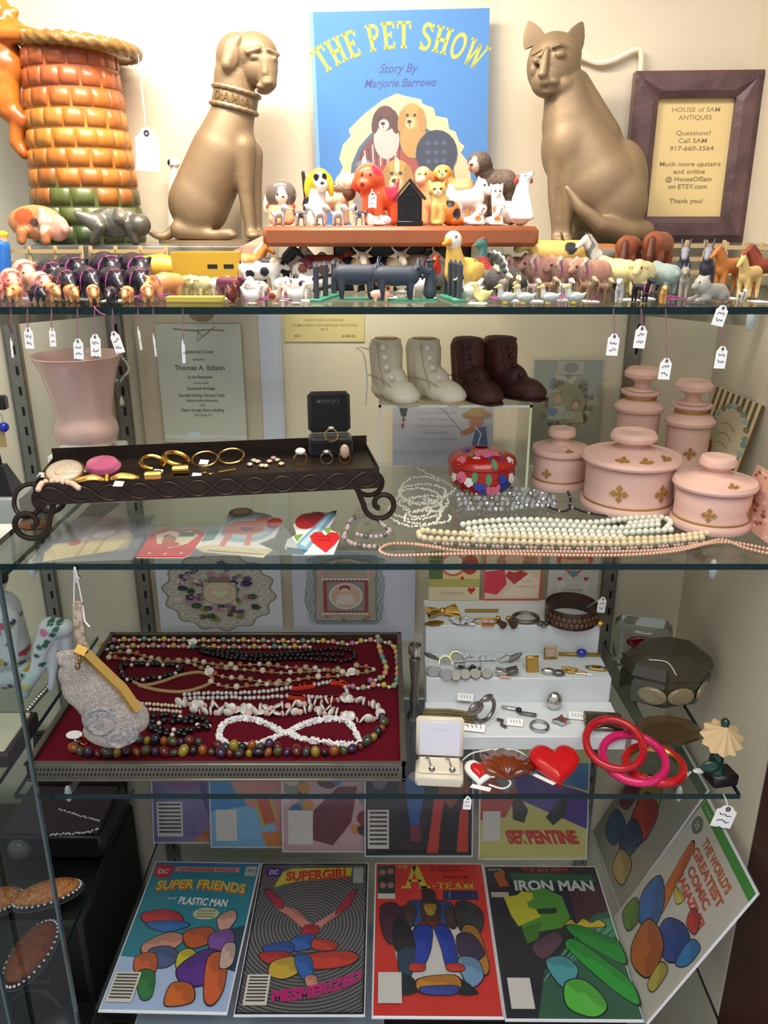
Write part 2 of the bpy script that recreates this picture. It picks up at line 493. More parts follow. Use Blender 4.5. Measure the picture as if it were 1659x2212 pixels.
def glass_shelf(name,label,x0,x1,y0,y1,z,t=0.0065):
    s = thing(name,label,'glass shelf',((x0 + x1) / 2,y0,z))
    w,d = x1 - x0,y1 - y0
    obj('pane',MB().add([(-w / 2,0.0006,-.0002),(w / 2,0.0006,-.0002),(w / 2,d,-.0002),(-w / 2,d,-.0002),(-w / 2,0.0006,-t),(w / 2,0.0006,-t),(w / 2,d,-t),(-w / 2,d,-t)],
        [(0,1,2,3),(7,6,5,4)]).mesh('pane',False),M_GLASS,s)
    e = MB().box((0,.0003,-t / 2),(w,.0006,t)).box((-w / 2,d / 2,-t / 2),(.0006,d,t)).box((w / 2,d / 2,-t / 2),(.0006,d,t))
    obj('polished_edge',e.mesh('polished_edge',False),M_EDGE,s)
    return s
glass_shelf('glass_shelf','clear glass shelf with green edge crowded with toy farm animals',XL,.452,YF,YW - .012,Z1)
glass_shelf('glass_shelf','clear glass shelf carrying pink lidded jars, pearls and baby shoes',XL,.452,YF,YW - .012,Z2)
glass_shelf('glass_shelf','clear glass shelf carrying the velvet necklace tray and red bangles',XL,.405,YF,YW - .012,Z3)
glass_shelf('glass_shelf','lowest clear glass shelf where comic books lie',-.374,.43,YF - .012,1.098,Z4)
# the neighbouring bay beyond the doors
glass_shelf('glass_shelf','glass shelf of the neighbouring bay with figurine and open jewellery case',-1.0,-.445,YF,YW - .012,Z3 + .004)
glass_shelf('glass_shelf','glass shelf of the neighbouring bay holding a white box',-1.0,-.428,YF,YW - .012,Z2 - .045)
glass_shelf('glass_shelf','low glass shelf of the neighbouring bay under beaded orange purses',-1.0,-.42,YF + .0,YW - .012,.60)

def standard(x,label,y=YW,slots=True):
    s = thing('shelf_standard',label,'shelf standard',(x,y,0))
    w = .021
    b = MB()
    for sx in (-1,1): b.box((sx * (w / 2 - .0012),-.006,.74),(.0024,.012,1.32))
    b.box((0,-.010,.74),(w,.0015,1.32))
    obj('channel',b.mesh('channel',False),M_STEEL,s)
    q = MB().box((0,0,0),(.0035,.0012,.012)).mesh('slot',False)
    for i in range(36):
        z = 0.36 + i * .0285
        for k in (-1,1):
            if k == 1: obj('slot',q,M_SLOT,s,T(.003,-.0108,z))
    return s
standard(-.367,'slotted steel shelf standard behind the pink vase')
standard(.343,'slotted steel shelf standard behind the pink lidded jars')
standard(-.51,'slotted steel shelf standard in the neighbouring bay')
def bracket(x,z,label,y0=YF + .02,sgn=1):
    b = thing('shelf_bracket',label,'shelf bracket',(x,YW - .011,z - .0075))
    d = YW - .011 - y0
    M = Matrix(((0,-1,0,0),(0,0,1,0),(1,0,0,0),(0,0,0,1)))
    b1 = MB().add([(-.0012,0,0),(.0012,0,0),(.0012,-d,0),(-.0012,-d,0),(-.0012,0,-.04),(.0012,0,-.04),(.0012,-d,-.012),(-.0012,-d,-.012)],
                  [(0,1,2,3),(7,6,5,4),(0,4,5,1),(1,5,6,2),(2,6,7,3),(3,7,4,0)])
    obj('arm',b1.mesh('arm',False),M_STEEL,b)
    obj('rubber_tip',MB().sph((0,-d - .002,-.006),(.004,.005,.011),12,8).mesh('rubber_tip'),clear_mat('rubber_tip','#b8c4c4',.08,haze=.45,hazecol='#dfe8e8'),b)
    return b
for (x,z,lb) in ((-.367,Z1,'steel bracket under the animal shelf by the pink vase'),(.343,Z1,'steel bracket under the animal shelf above the lidded jars'),
                   (-.367,Z2,'steel bracket under the valentine cards on the middle shelf'),(.343,Z2,'steel bracket under the shelf edge below the pearls'),
                   (-.367,Z3,'steel bracket under the velvet tray shelf'),(.343,Z3,'steel bracket under the shelf with the bangles')):
    bracket(x,z,lb)
for k,(x,y,x2,lb) in enumerate(((-.385,.738,-.95,'slid-open glass door pane nearest the velvet tray'),(-.455,.715,-1.05,'second glass door pane in front of the neighbouring bay'))):
    d = thing('sliding_glass_door',lb,'glass door',((x + x2) / 2,y,.1))
    w = x - x2
    obj('pane',MB().add([(-w / 2,0,0),(w / 2,0,0),(w / 2,0,1.95),(-w / 2,0,1.95)],[(0,1,2,3)]).mesh('pane',False),M_DOORGLASS,d)
    obj('polished_edge',MB().box((w / 2,0,.975),(.003,.006,1.95)).mesh('polished_edge',False),mat('door_glass_edge','#39494a',.15,spec=.8),d)

# ================================================================== top shelf: large pieces
RZ1 = Z1 + .0467                       # top of the low risers at the back of the animal shelf
def pxblob(Y0,base,prims,voxel,smooth=4,spots=(),name='body',relax=0,keep=()):
    """like blob(), sizes and places given in photograph pixels at depth Y0 (d = further pixels away); local to base"""
    base = Vector(base); out = []
    def P(x,y,d):
        p = wy(x,y,Y0); k = mpp(p); return Vector((p.x,Y0 + d * k,p.z)) - base,k
    for p in prims:
        if p[0] == 'e':
            q,k = P(p[1],p[2],p[3]); r = p[4]
            e = ('e',q,(r[0] * k,r[1] * k,r[2] * k),p[5])
            if len(p) > 6: e = e + ((0,p[6],0),)
            out.append(e)
        else:
            a,k = P(p[1],p[2],p[3]); b,k2 = P(p[5],p[6],p[7])
            out.append(('c',a,p[4] * k,b,p[8] * k2,p[9]))
    sp = []
    for s_ in spots:
        q,k = P(s_[0],s_[1],s_[2]); sp.append((q,tuple(v * k for v in s_[3]),s_[4]))
    kp = [(P(a,b,0)[0],r * P(a,b,0)[1]) for a,b,r in keep]
    return blob(out,voxel,smooth,sp,name,relax,kp)

M_BRONZE = mat('bronze_paint','#8c775b',0.5,metal=0.3,noise=0.12,nscale=40,bump=.08,bscale=250)
M_RISER = clear_mat('riser_acrylic','#eceeec',.05,rough=.05,haze=.12,hazecol='#b8b4aa')
M_BLACK = mat('black_paint','#121113',0.35,coat=.2)
def riser(x0,x1,y0,y1,z0,z1,m,label):
    o = obj('riser_box',MB().box(((x0 + x1) / 2,(y0 + y1) / 2,(z0 + z1) / 2),(x1 - x0,y1 - y0,z1 - z0),bev=.002).mesh('riser_box'),m)
    return tag(o,label,'riser')
riser(-.41,-.12,.967,1.115,Z1,RZ1,M_RISER,'low clear acrylic riser box under the tower jar and dog statue')
riser(.14,.455,.99,1.115,Z1,RZ1,M_RISER,'low clear acrylic riser box under the cat statue and framed sign')
riser(-.055,.095,.925,1.0,Z1,Z1 + .0480,M_BLACK,'black riser box under the wooden board of dog figurines')

# --- dog statue
B = '#a98d62'
dY = 1.05
base = Vector((wy(440,528,dY).x,dY,RZ1 + .004))
dog = thing('dog_statue','bronze-painted seated dog statue with wide lettered collar','statue',base)
prims = [
    ('e',512,128,0,(46,44,52),B),('e',548,118,-4,(52,46,44),B),('e',560,150,-10,(42,38,38),B),
    ('c',576,138,-22,28,582,182,-30,20,B),('e',584,186,-50,(12,9,8),B),('e',574,198,-24,(17,17,9),B),('c',566,192,-44,6,578,196,-48,5,B),
    ('e',505,126,-45,(20,10,34),B,12),('c',520,92,-40,10,498,148,-48,13,B),('e',500,156,-46,(9,7,9),B),
    ('c',543,122,-50,6,566,114,-50,5,B),('c',586,116,-46,5,604,124,-32,5,B),
    ('e',556,132,-48,(9,5,5),B),('e',595,134,-38,(8,5,5),B),('c',576,120,-40,8,579,165,-44,9,B),
    ('c',506,165,0,44,506,240,0,46,B),('c',506,240,0,46,478,330,0,64,B),('e',500,320,0,(52,52,74),B,8),
    ('c',478,330,0,64,430,440,0,66,B),('e',432,440,-34,(52,34,66),B,10),('e',432,440,36,(52,34,66),B,10),
    ('c',526,320,-20,29,534,420,-24,16,B),('c',534,420,-24,16,545,500,-26,12,B),('e',552,508,-34,(18,20,10),B),
    ('c',540,330,22,26,548,420,24,15,B),('c',548,420,24,15,553,500,24,12,B),('e',558,508,16,(16,20,10),B),
    ('c',398,496,-40,22,470,508,-46,11,B),('c',470,508,-46,12,505,505,-48,13,B),
    ('c',488,500,-54,6,514,508,-56,6,B),('c',490,498,-46,6,518,506,-46,6,B),('c',488,500,-38,6,512,507,-36,6,B),
    ('c',400,500,40,22,470,508,46,11,B),
    ('c',376,498,0,14,358,512,-10,10,B),('c',358,512,-10,10,342,510,-20,8,B),('c',342,510,-20,8,332,500,-24,9,B)]
obj('body',pxblob(dY,base,prims,.0014,2,relax=26,keep=[(552,140,80),(500,505,34)]),M_BRONZE,dog)
k = mpp(wy(508,215,dY)); cc = wy(508,216,dY) - base
Mc = T(cc) @ RY(13)
b = MB().lathe([(47.5 * k,-15 * k),(49 * k,-13 * k),(49 * k,13 * k),(47.5 * k,15 * k)],40,Mc)
for zz in (-17,17):
    b.tube([(49.5 * k * math.cos(a),49.5 * k * math.sin(a),zz * k + .6 * k * math.sin(a * 20)) for a in [2 * PI * i / 60 for i in range(60)]],5 * k,8,True,M=Mc)
col_ = obj('collar',b,M_BRONZE,dog)
LM = mat('bronze_relief','#8a7048',.4,metal=.6)
for i,(ch,an) in enumerate(zip('D:AM:A',(-128,-114,-102,-80,-62,-48))):
    vs,fs = text_mesh(ch,.02)
    q = MB(); a = R(an); x0 = (min(v[0] for v in vs) + max(v[0] for v in vs)) / 2
    Ml = Mc @ Matrix.Rotation(a + PI / 2,4,'Z') @ T(0,-50.2 * k,-9 * k) @ RX(90)
    q.add([((v[0] - x0) * 24 * k,v[1] * 24 * k,0) for v in vs] ,fs,Ml)
    obj('letter',q.mesh('letter',False),LM,col_)
b = MB(); e = [(115 * k * math.cos(2 * PI * i / 40),70 * k * math.sin(2 * PI * i / 40)) for i in range(40)]
obj('base_plate',b.prism(e,.004,T(.008,0,-.004)),M_BRONZE,dog)

# --- cat statue
dY = 1.055
base = Vector((wy(1290,528,dY).x,dY,RZ1))
cat = thing('cat_statue','bronze-painted seated cat statue with tail curled forward','statue',base)
prims = [
    ('e',1196,142,0,(58,52,66),B),('e',1205,120,4,(52,50,46),B),('e',1176,178,-24,(34,32,34),B),('e',1208,190,-10,(40,40,30),B),
    ('c',1172,118,-46,6,1162,164,-56,10,B),('e',1160,171,-60,(11,9,8),B),('e',1168,186,-50,(13,12,8),B),('e',1184,184,-46,(15,12,9),B),
    ('e',1176,203,-40,(15,12,9),B),
    ('c',1182,112,-54,4,1200,106,-52,4,B),('c',1200,106,-52,4,1222,116,-40,4,B),('c',1160,117,-54,4,1142,126,-40,4,B),
    ('e',1200,127,-52,(12,7,8),B),('e',1150,139,-48,(9,7,7),B),('e',1206,146,-38,(16,10,18),B),('e',1148,156,-34,(10,10,14),B),
    ('c',1220,180,0,42,1230,270,0,60,B),('c',1230,260,0,58,1290,400,0,92,B),('e',1225,320,-10,(58,60,80),B),
    ('c',1250,180,10,28,1300,300,10,46,B),('e',1340,400,0,(56,70,92),B),('e',1330,440,0,(62,80,68),B),
    ('e',1318,440,-50,(66,40,68),B),('e',1330,440,46,(60,40,70),B),
    ('c',1200,330,-30,26,1190,420,-34,14,B),('c',1190,420,-34,14,1194,510,-38,11,B),('e',1194,516,-44,(15,20,9),B),
    ('c',1224,360,-44,24,1216,430,-48,15,B),('c',1216,430,-48,15,1214,510,-50,11,B),('e',1214,516,-56,(15,20,9),B),
    ('c',1247,370,-50,12,1240,425,-56,7,B),
    ('c',1380,498,-40,22,1330,502,-74,21,B),('c',1330,502,-74,21,1275,487,-96,19,B),('c',1275,487,-96,19,1232,452,-100,14,B),
    ('c',1232,452,-100,14,1205,408,-92,8,B),('c',1250,505,20,20,1370,505,20,22,B)]
obj('body',pxblob(dY,base,prims,.0014,2,relax=34,keep=[(1190,150,76),(1215,430,50)]),M_BRONZE,cat)
for (x,y,tip,dr) in ((1157,84,-10,-22),(1238,84,14,24)):
    p = wy(x,y + 12,dY) - base; k = mpp(wy(x,y,dY))
    m = MB()
    prof = [(1.0,0),(.95,.25),(.75,.55),(.42,.82),(.12,1.0)]
    n = 10; vs = []; fs = []
    for s_ in (0,1):
        for (r,z) in prof:
            for i in range(n + 1):
                a = PI * (1.0 + i / n) if s_ == 0 else PI * (1.0 - i / n)
                dpt = .45 if s_ == 0 else .35
                if s_ == 0: vs.append((25 * k * r * math.cos(a),10 * k * r * (.25 if 0 < i < n else 0) * math.sin(a) ,48 * k * z))
                else: vs.append((25 * k * r * math.cos(a),12 * k * r * math.sin(a),48 * k * z))
    L = len(prof) * (n + 1)
    for s_ in (0,1):
        for j in range(len(prof) - 1):
            for i in range(n):
                q = [s_ * L + j * (n + 1) + i,s_ * L + j * (n + 1) + i + 1,s_ * L + (j + 1) * (n + 1) + i + 1,s_ * L + (j + 1) * (n + 1) + i]
                fs.append(q)
    m.add(vs,fs,T(p) @ RZ(-12 if x < 1200 else 20) @ RY(dr))
    obj('ear',m,M_BRONZE,cat)

# --- tower jar
dY = 1.062
pt,pb = wy(172,112,dY),wy(200,505,dY)
cx = pb.x; base = Vector((cx - .003,dY,RZ1))
jar = thing('tower_jar','glazed ceramic tower jar of orange bricks with rope rim','jar',base)
ht = pt.z - RZ1; r0,r1 = .0655,.0515
def glaze(name):
    m = bpy.data.materials.new(name); m.use_nodes = True; nt = m.node_tree; N = nt.nodes.new; L = nt.links; b = nt.nodes['Principled BSDF']
    tc = N('ShaderNodeTexCoord'); g = N('ShaderNodeNewGeometry'); sx = N('ShaderNodeSeparateXYZ'); L.new(g.outputs['Position'],sx.inputs[0])
    mr = N('ShaderNodeMapRange'); mr.inputs[1].default_value = RZ1; mr.inputs[2].default_value = RZ1 + ht; L.new(sx.outputs[2],mr.inputs[0])
    ns = N('ShaderNodeTexNoise'); ns.inputs['Scale'].default_value = 26; ns.inputs['Detail'].default_value = 4; L.new(g.outputs['Position'],ns.inputs['Vector'])
    ad = N('ShaderNodeMath'); ad.operation = 'MULTIPLY_ADD'; ad.inputs[1].default_value = .22; L.new(ns.outputs[0],ad.inputs[0]); L.new(mr.outputs[0],ad.inputs[2])
    oi = N('ShaderNodeObjectInfo'); ad2 = N('ShaderNodeMath'); ad2.operation = 'MULTIPLY_ADD'; ad2.inputs[1].default_value = .17
    L.new(oi.outputs['Random'],ad2.inputs[0]); L.new(ad.outputs[0],ad2.inputs[2])
    cr = N('ShaderNodeValToRGB'); L.new(ad2.outputs[0],cr.inputs[0])
    el = cr.color_ramp.elements
    el[0].position = .16; el[0].color = (*C('#34472a'),1); el[1].position = .40; el[1].color = (*C('#5c6632'),1)
    for p_,c_ in ((.48,'#955a28'),(.62,'#b8702a'),(.78,'#c08034'),(.92,'#b4642c'),(1.0,'#a8562e')):
        e_ = el.new(p_); e_.color = (*C(c_),1)
    L.new(cr.outputs[0],b.inputs['Base Color']); b.inputs['Roughness'].default_value = .38; b.inputs['Coat Weight'].default_value = .12
    bp = N('ShaderNodeBump'); bp.inputs['Strength'].default_value = .25; bp.inputs['Distance'].default_value = .003; L.new(ns.outputs[0],bp.inputs['Height']); L.new(bp.outputs[0],b.inputs['Normal'])
    return m
M_TOWER = glaze('orange_green_glaze')
prof = [(r0 * 1.0,0)] + [(r0 + (r1 - r0) * i / 8,ht * i / 8) for i in range(9)] + [(r1 * .9,ht),(r1 * .85,ht * .6),(0,ht * .6)]
obj('wall_body',MB().lathe(prof,40),M_TOWER,jar)
rows = 10
for j in range(rows):
    za = ht * (j + .06) / rows; zb = ht * (j + .95) / rows
    ra = r0 + (r1 - r0) * za / ht; rb = r0 + (r1 - r0) * zb / ht
    nb = 15; da = 2 * PI / nb; m = MB(); vs = []; seg = 3
    for (rr,z,o_) in ((ra,za,-.001),(ra,za + .0008,.0017),((ra + rb) / 2,(za + zb) / 2,.0021),(rb,zb - .0008,.0017),(rb,zb,-.001)):
        for i in range(seg + 3):
            if i == 0: t,ex = -.475,-.001
            elif i == seg + 2: t,ex = .475,-.001
            else: t,ex = -.44 + .88 * (i - 1) / seg,o_
            a = t * da; vs.append(((rr + min(ex,o_)) * math.cos(a),(rr + min(ex,o_)) * math.sin(a),z))
    n = seg + 3
    fs = [(q * n + i,q * n + i + 1,(q + 1) * n + i + 1,(q + 1) * n + i) for q in range(4) for i in range(n - 1)]
    me = m.add(vs,fs).mesh('brick','all')
    for i in range(nb):
        a = (i + (.5 if j % 2 else 0) * .6 + .1 * math.sin(j * 3 + i)) * da
        if math.sin(a) > .35: continue
        obj('brick',me,M_TOWER,jar,Matrix.Rotation(a,4,'Z'))
m = MB(); n,q = 120,12; vs = []; fs = []
for i in range(n):
    th = 2 * PI * i / n
    for j in range(q):
        ph = 2 * PI * j / q
        rr = .0068 * (1 + .22 * math.cos(3 * ph + 26 * th))
        R_ = .0605 + rr * math.cos(ph)
        vs.append((R_ * math.cos(th),R_ * math.sin(th),ht + .004 + rr * math.sin(ph)))
fs = [(i * q + j,((i + 1) % n) * q + j,((i + 1) % n) * q + (j + 1) % q,i * q + (j + 1) % q) for i in range(n) for j in range(q)]
m.add(vs,fs,RY(4)); m.prism([(.06 * math.cos(2 * PI * i / 40),.06 * math.sin(2 * PI * i / 40)) for i in range(40)],.006,RY(4) @ T(0,0,ht - .002))
M_ROPE = mat('ochre_rope_glaze','#94703c',.3,noise=.5,nscale=60,coat=.3)
obj('rope_rim',m.mesh('rope_rim','all'),M_ROPE,jar)
O = '#d08838'
prims = [('e',-10,30,-20,(42,36,42),O),('c',-10,80,-10,40,10,120,-10,40,O),('c',-5,78,-36,24,70,82,-40,17,O),('c',70,82,-40,17,118,88,-20,12,O),
         ('e',10,150,-16,(52,40,46),O),('c',15,175,-22,36,30,240,-26,26,O),('c',30,240,-26,26,60,265,-30,20,O),('c',52,255,-30,19,48,310,-30,15,O),
         ('c',48,310,-30,15,66,335,-34,12,O),('c',40,30,-20,10,10,50,-20,26,O),('c',22,60,-20,26,50,70,-10,16,O)]
obj('climbing_figure',pxblob(dY - .01,base,prims,.0022,4),mat('orange_glaze','#cf7f2e',.28,noise=.55,nscale=28,coat=.3,col2='#a8531c'),jar)

# --- white cord behind the cat
pts = spline([wy(x,y,1.123) for x,y in ((1240,120),(1262,126),(1290,136),(1320,132),(1350,118),(1372,108),(1384,114),(1384,150),(1376,230),(1366,305),(1352,430))],8)
tag(obj('electric_cord',MB().tube(pts,.0033,8).mesh('electric_cord'),mat('white_cord','#eee2c8',.4)),'white bent cord rising behind the cat statue','cord')
pts = [wy(522,440,1.12),wy(522,480,1.12),wy(522,520,1.11)]
tag(obj('wire_prop',MB().tube(pts,.0022,8).mesh('wire_prop'),mat('white_cord','#eee2c8',.4)),'short pale rod standing behind the front legs of the dog statue','rod')
# --- little white figure peeping out behind the dog statue
p = wy(376,385,1.105)
t = thing('dog_figurine','tiny white dog figurine with black ear behind the dog statue','figurine',(p.x,1.105,RZ1))
mb_ = pxblob(1.105,Vector((p.x,1.105,RZ1)),[('e',376,352,0,(13,11,11),'#e8e2d6'),('e',370,352,-8,(7,6,8),'#e8e2d6'),('c',376,365,0,7,378,400,0,12,'#e8e2d6'),('c',378,400,0,14,380,512,0,18,'#e8e2d6')],
             .0012,3,[(367,350,-10,(5,8,7),'#2a2626')])
obj('body',mb_,M_GLAZE,t)

# --- picture book
def arch(r,up):
    def f(x,y,a,b):
        th = a / r; return (x + (r - b) * math.sin(th),y + up + r - (r - b) * math.cos(th))
    return f
# slab-serif capitals drawn as strokes, for the book title
SLAB = {'T': ([((.5,0),(.5,1))],[(.25,1.0,.5,.0)],'bar'),}
def slab_letter(ch):
    """rectangles/polylines in a 0..w x 0..1 box (y up): (width, list of thick lines (pts, thickness))"""
    t,s_ = .20,.10
    V = lambda x: ([(x,0),(x,1)],t)
    Hh = lambda y,x0,x1,k=.13: ([(x0,y),(x1,y)],k)
    sf = lambda x,y,w=.19: ([(x - w,y),(x + w,y)],s_)
    if ch == 'T': return .78,[V(.39),Hh(.94,0,.78,.12),([(.05,.98),(.05,.72)],.1),([(.73,.98),(.73,.72)],.1),sf(.39,.05)]
    if ch == 'H': return .9,[V(.2),V(.7),Hh(.5,.2,.7),sf(.2,.05),sf(.7,.05),sf(.2,.95),sf(.7,.95)]
    if ch == 'E': return .74,[V(.2),Hh(.94,.02,.7,.12),Hh(.06,.02,.7,.12),Hh(.52,.2,.52,.12),([(.67,1),(.67,.74)],.1),([(.67,0),(.67,.26)],.1),([(.52,.4),(.52,.64)],.09)]
    if ch == 'P': return .74,[V(.2),sf(.2,.05),sf(.14,.95,.12),([(.2,.94),(.42,.94),(.58,.86),(.63,.72),(.58,.57),(.42,.48),(.2,.48)],.14)]
    if ch == 'S': return .7,[([(.6,.76),(.55,.88),(.42,.95),(.28,.94),(.16,.85),(.14,.7),(.24,.58),(.45,.47),(.57,.36),(.57,.2),(.47,.08),(.32,.04),(.17,.09),(.09,.24)],.16),([(.62,1),(.62,.7)],.09),([(.07,0),(.07,.3)],.09)]
    if ch == 'O': return .84,[([(.42 + .31 * math.cos(2 * PI * i / 20),.5 + .44 * math.sin(2 * PI * i / 20)) for i in range(21)],.16)]
    if ch == 'W': return 1.1,[([(.12,1),(.33,0)],.17),([(.33,0),(.55,.9)],.12),([(.55,.9),(.77,0)],.17),([(.77,0),(.98,1)],.12),sf(.12,.95,.16),sf(.98,.95,.14)]
    if ch == 'A': return .95,[([(.18,0),(.47,1)],.13),([(.47,1),(.78,0)],.23),Hh(.33,.25,.68,.1),sf(.16,.05,.16),sf(.78,.05,.19)]
    if ch == 'M': return 1.1,[V(.2),([(.2,.95),(.55,.2)],.18),([(.55,.2),(.9,.95)],.12),V(.9),sf(.2,.05),sf(.9,.05),sf(.14,.95,.14),sf(.96,.95,.14)]
    if ch == '-': return .5,[Hh(.42,.08,.42)]
    return .35,[]
def slab_text(A,s_,x,y,size,col,fit=None,warp=None,al='c',gap=.1):
    tot = 0; items = []
    for ch in s_:
        w,l = slab_letter(ch); items.append((tot,l)); tot += w + gap
    tot -= gap; kx = fit / tot if fit else size; off = {'c': -tot * kx / 2,'l': 0}[al]
    for x0,l in items:
        for pts,wd in l:
            den = []
            for a,b in zip(pts,pts[1:]):
                for q in range(4): den.append((a[0] + (b[0] - a[0]) * q / 4,a[1] + (b[1] - a[1]) * q / 4))
            den.append(pts[-1]); k = len(den); Lp = []; Rp = []
            for i in range(k):
                a,b = den[max(i - 1,0)],den[min(i + 1,k - 1)]
                dx,dy = b[0] - a[0],b[1] - a[1]; ln = math.hypot(dx,dy) or 1
                nx,ny = -dy / ln * wd / 2,dx / ln * wd / 2
                Lp.append((den[i][0] + nx,den[i][1] + ny)); Rp.append((den[i][0] - nx,den[i][1] - ny))
            pp = []
            for (u,v) in Lp + Rp:
                a,b = (u + x0) * kx + off,-v * size
                pp.append(warp(x,y,a,b) if warp else (x + a,y + b))
            A._add(pp,[(i,i + 1,k + i + 1,k + i) for i in range(k - 1)],col,False)
    A.n += 1
A = Art(380,505)
A.rect(0,0,380,505,'#3f8fd6'); A.poly([(0,0),(8,0),(10,505),(0,505)],'#8cc0e8')
wf = arch(330,-0)
slab_text(A,'THE PET SHOW',190,128 - 50,56,'#d8d238',fit=346,warp=arch(290,0))
def ty(s_,x,y,sz,f): A.text(s_,x,y,sz,'#3a4f9a',bold=.012,shear=.35,fit=f)
ty('Story By',187,128,27,84); ty('Marjorie Barrows',190,158,25,156)
rg = [(45,360),(60,330),(52,312),(62,280),(80,262),(75,248),(110,215),(150,186),(182,172),(200,178),(235,186),(238,196),(262,205),(266,222),(292,228),(296,252),(310,258),(318,280),(330,290),(322,305),(338,325),
      (345,360),(340,400),(330,430),(300,470),(80,470),(50,420),(62,392)]
A.poly(rg,'#f0dfa8')
A.ell(192,365,118,132,'#4a6a84'); A.ell(192,365,110,124,'#8a3a34'); A.ell(192,395,100,100,'#b8452e')
for i in range(11): A.line([(100 + i * 9,300 - i * 6),(104 + i * 8,330)],3,'#d9cfc4' if i % 2 else '#5a2a2a',False)
A.n += 1
def pup(x,y,s_,fur,ear,muz,eye='#2a1a16',body=None):
    if body: A.ell(x + 2 * s_,y + 44 * s_,27 * s_,42 * s_,body)
    A.ell(x,y,23 * s_,26 * s_,fur); A.ell(x - 20 * s_,y + 8 * s_,8 * s_,24 * s_,ear,10); A.ell(x + 20 * s_,y + 8 * s_,9 * s_,25 * s_,ear,-8)
    A.ell(x - 3 * s_,y + 14 * s_,11 * s_,12 * s_,muz); A.ell(x - 5 * s_,y + 11 * s_,4.5 * s_,3.5 * s_,'#1c1210')
    A.ell(x - 9 * s_,y - 2 * s_,3 * s_,3 * s_,eye); A.ell(x + 6 * s_,y - 2 * s_,3 * s_,3 * s_,eye)
    A.line([(x - 5 * s_,y + 15 * s_),(x - 4 * s_,y + 21 * s_)],1.4 * s_,'#5a3a30')
pup(156,225,1.05,'#6a3426','#5a281c','#e4d4c4',body='#d8ccbe')
pup(214,222,1.08,'#dba94e','#c99440','#e8c888',body='#d4a048')
A.ell(268,305,46,52,'#242c44'); 
for i in range(9): A.ell(250 + 17 * (i % 3),282 + 20 * (i // 3),6,5,'#4a587c',step=False)
A.n += 1
pup(108,345,1.15,'#8a8f9c','#5e6678','#e4dcd4',body='#a89a90'); A.ell(108,325,6,18,'#e6e0dc')
pup(180,350,1.3,'#d9a83a','#c48a2a','#ecdca8',body='#cf9a30'); A.ell(180,330,6,18,'#efe2b8')
bl = wy(688,524,1.085); br = wy(1062,524,1.085); br = wy(1062,200,1.108); bl = wy(684,200,1.108); kk = (br.x - bl.x); hb = wy(870,22,1.108).z - RZ1 - .0005
bk = sheet('picture_book','blue picture book with puppies on its cover in clear sleeve','book',stand(((bl.x + br.x) / 2 - .001,1.10,RZ1 + .0005),1.5,0,-1.2),kk,hb,A,
           thick=.004,ink=M_GLOSSPRINT,sleeve=clear_mat('book_sleeve','#f6f8fa',.07,rough=.05,haze=.03),pad=(.004,.012,.0,.008),part='cover_board',printname='cover_print')

# --- framed sign
dY = 1.098
tl,tr = wy(1378,150,dY),wy(1652,150,dY)
wF = tr.x - tl.x; hF = tl.z - RZ1 - .001
fr = thing('framed_sign','dark wooden frame with tan antiques sign inside','picture frame',M=stand(((tl.x + tr.x) / 2,dY - .002,RZ1 + .0008),1.5,-4))
bw = .030
M_FRAME = mat('purple_brown_wood','#644a4c',.42,noise=.7,nscale=26,bump=.7,bscale=60,coat=.15)
for (x,z,w,h,nm) in ((0,bw / 2,wF,bw,'rail'),(0,hF - bw / 2,wF,bw,'rail'),(-wF / 2 + bw / 2,hF / 2,bw,hF,'stile'),(wF / 2 - bw / 2,hF / 2,bw,hF,'stile')):
    m = MB()
    if nm == 'rail':
        s_ = -1 if z < hF / 2 else 1
        o_ = [(-w / 2,s_ * h / 2),(w / 2,s_ * h / 2),(w / 2 - bw,-s_ * h / 2),(-w / 2 + bw,-s_ * h / 2)]
    else:
        s_ = -1 if x < 0 else 1
        o_ = [(s_ * w / 2,h / 2),(s_ * w / 2,-h / 2),(-s_ * w / 2,-h / 2 + bw),(-s_ * w / 2,h / 2 - bw)]
    m.prism(o_,.018,axis='y')
    i_ = [(a * .97,c_ * .97) for a,c_ in o_]
    ce = (sum(a for a,_ in o_) / 4,sum(c_ for _,c_ in o_) / 4)
    i_ = [(ce[0] + (a - ce[0]) * .93 if nm == 'rail' else ce[0] + (a - ce[0]) * .5,ce[1] + (c_ - ce[1]) * (.5 if nm == 'rail' else .93)) for a,c_ in o_]
    vs = [(a,0,c_) for a,c_ in o_] + [(a,-.005,c_) for a,c_ in i_]
    m.add(vs,[(4,5,6,7)] + [(i,(i + 1) % 4,4 + (i + 1) % 4,4 + i) for i in range(4)])
    obj(nm,m.mesh(nm,False),M_FRAME,fr,T(x,0,z))
A = Art(170,300); A.rect(0,0,170,300,'#dcc48c')
for s_,y,f in (('HOUSE of SAM',34,104),('ANTIQUES',53,72),('Questions?',91,76),('Call SAM',110,62),('917-660-3564',129,96),('Much more upstairs',168,134),('and online',187,70),('@ HouseOfSam',206,102),('on ETSY.com',225,86),('Thank you!',262,74)):
    A.text(s_,88,y,16,'#8a7a58',fit=f,bold=.006)
wi,hi = wF - 2 * bw + .002,hF - 2 * bw + .002
pg = obj('sign_sheet',MB().box((0,.008,bw + hi / 2 - .001),(wi,.002,hi)).mesh('sign_sheet',False),M_WHITE,fr)
obj('lettering',A.mesh(wi,'lettering',hi),M_PRINT,pg,T(0,.0068,bw - .001))
obj('backing',MB().box((0,.014,hF / 2),(wF - .01,.006,hF - .01)).mesh('backing',False),M_BLACK,fr)

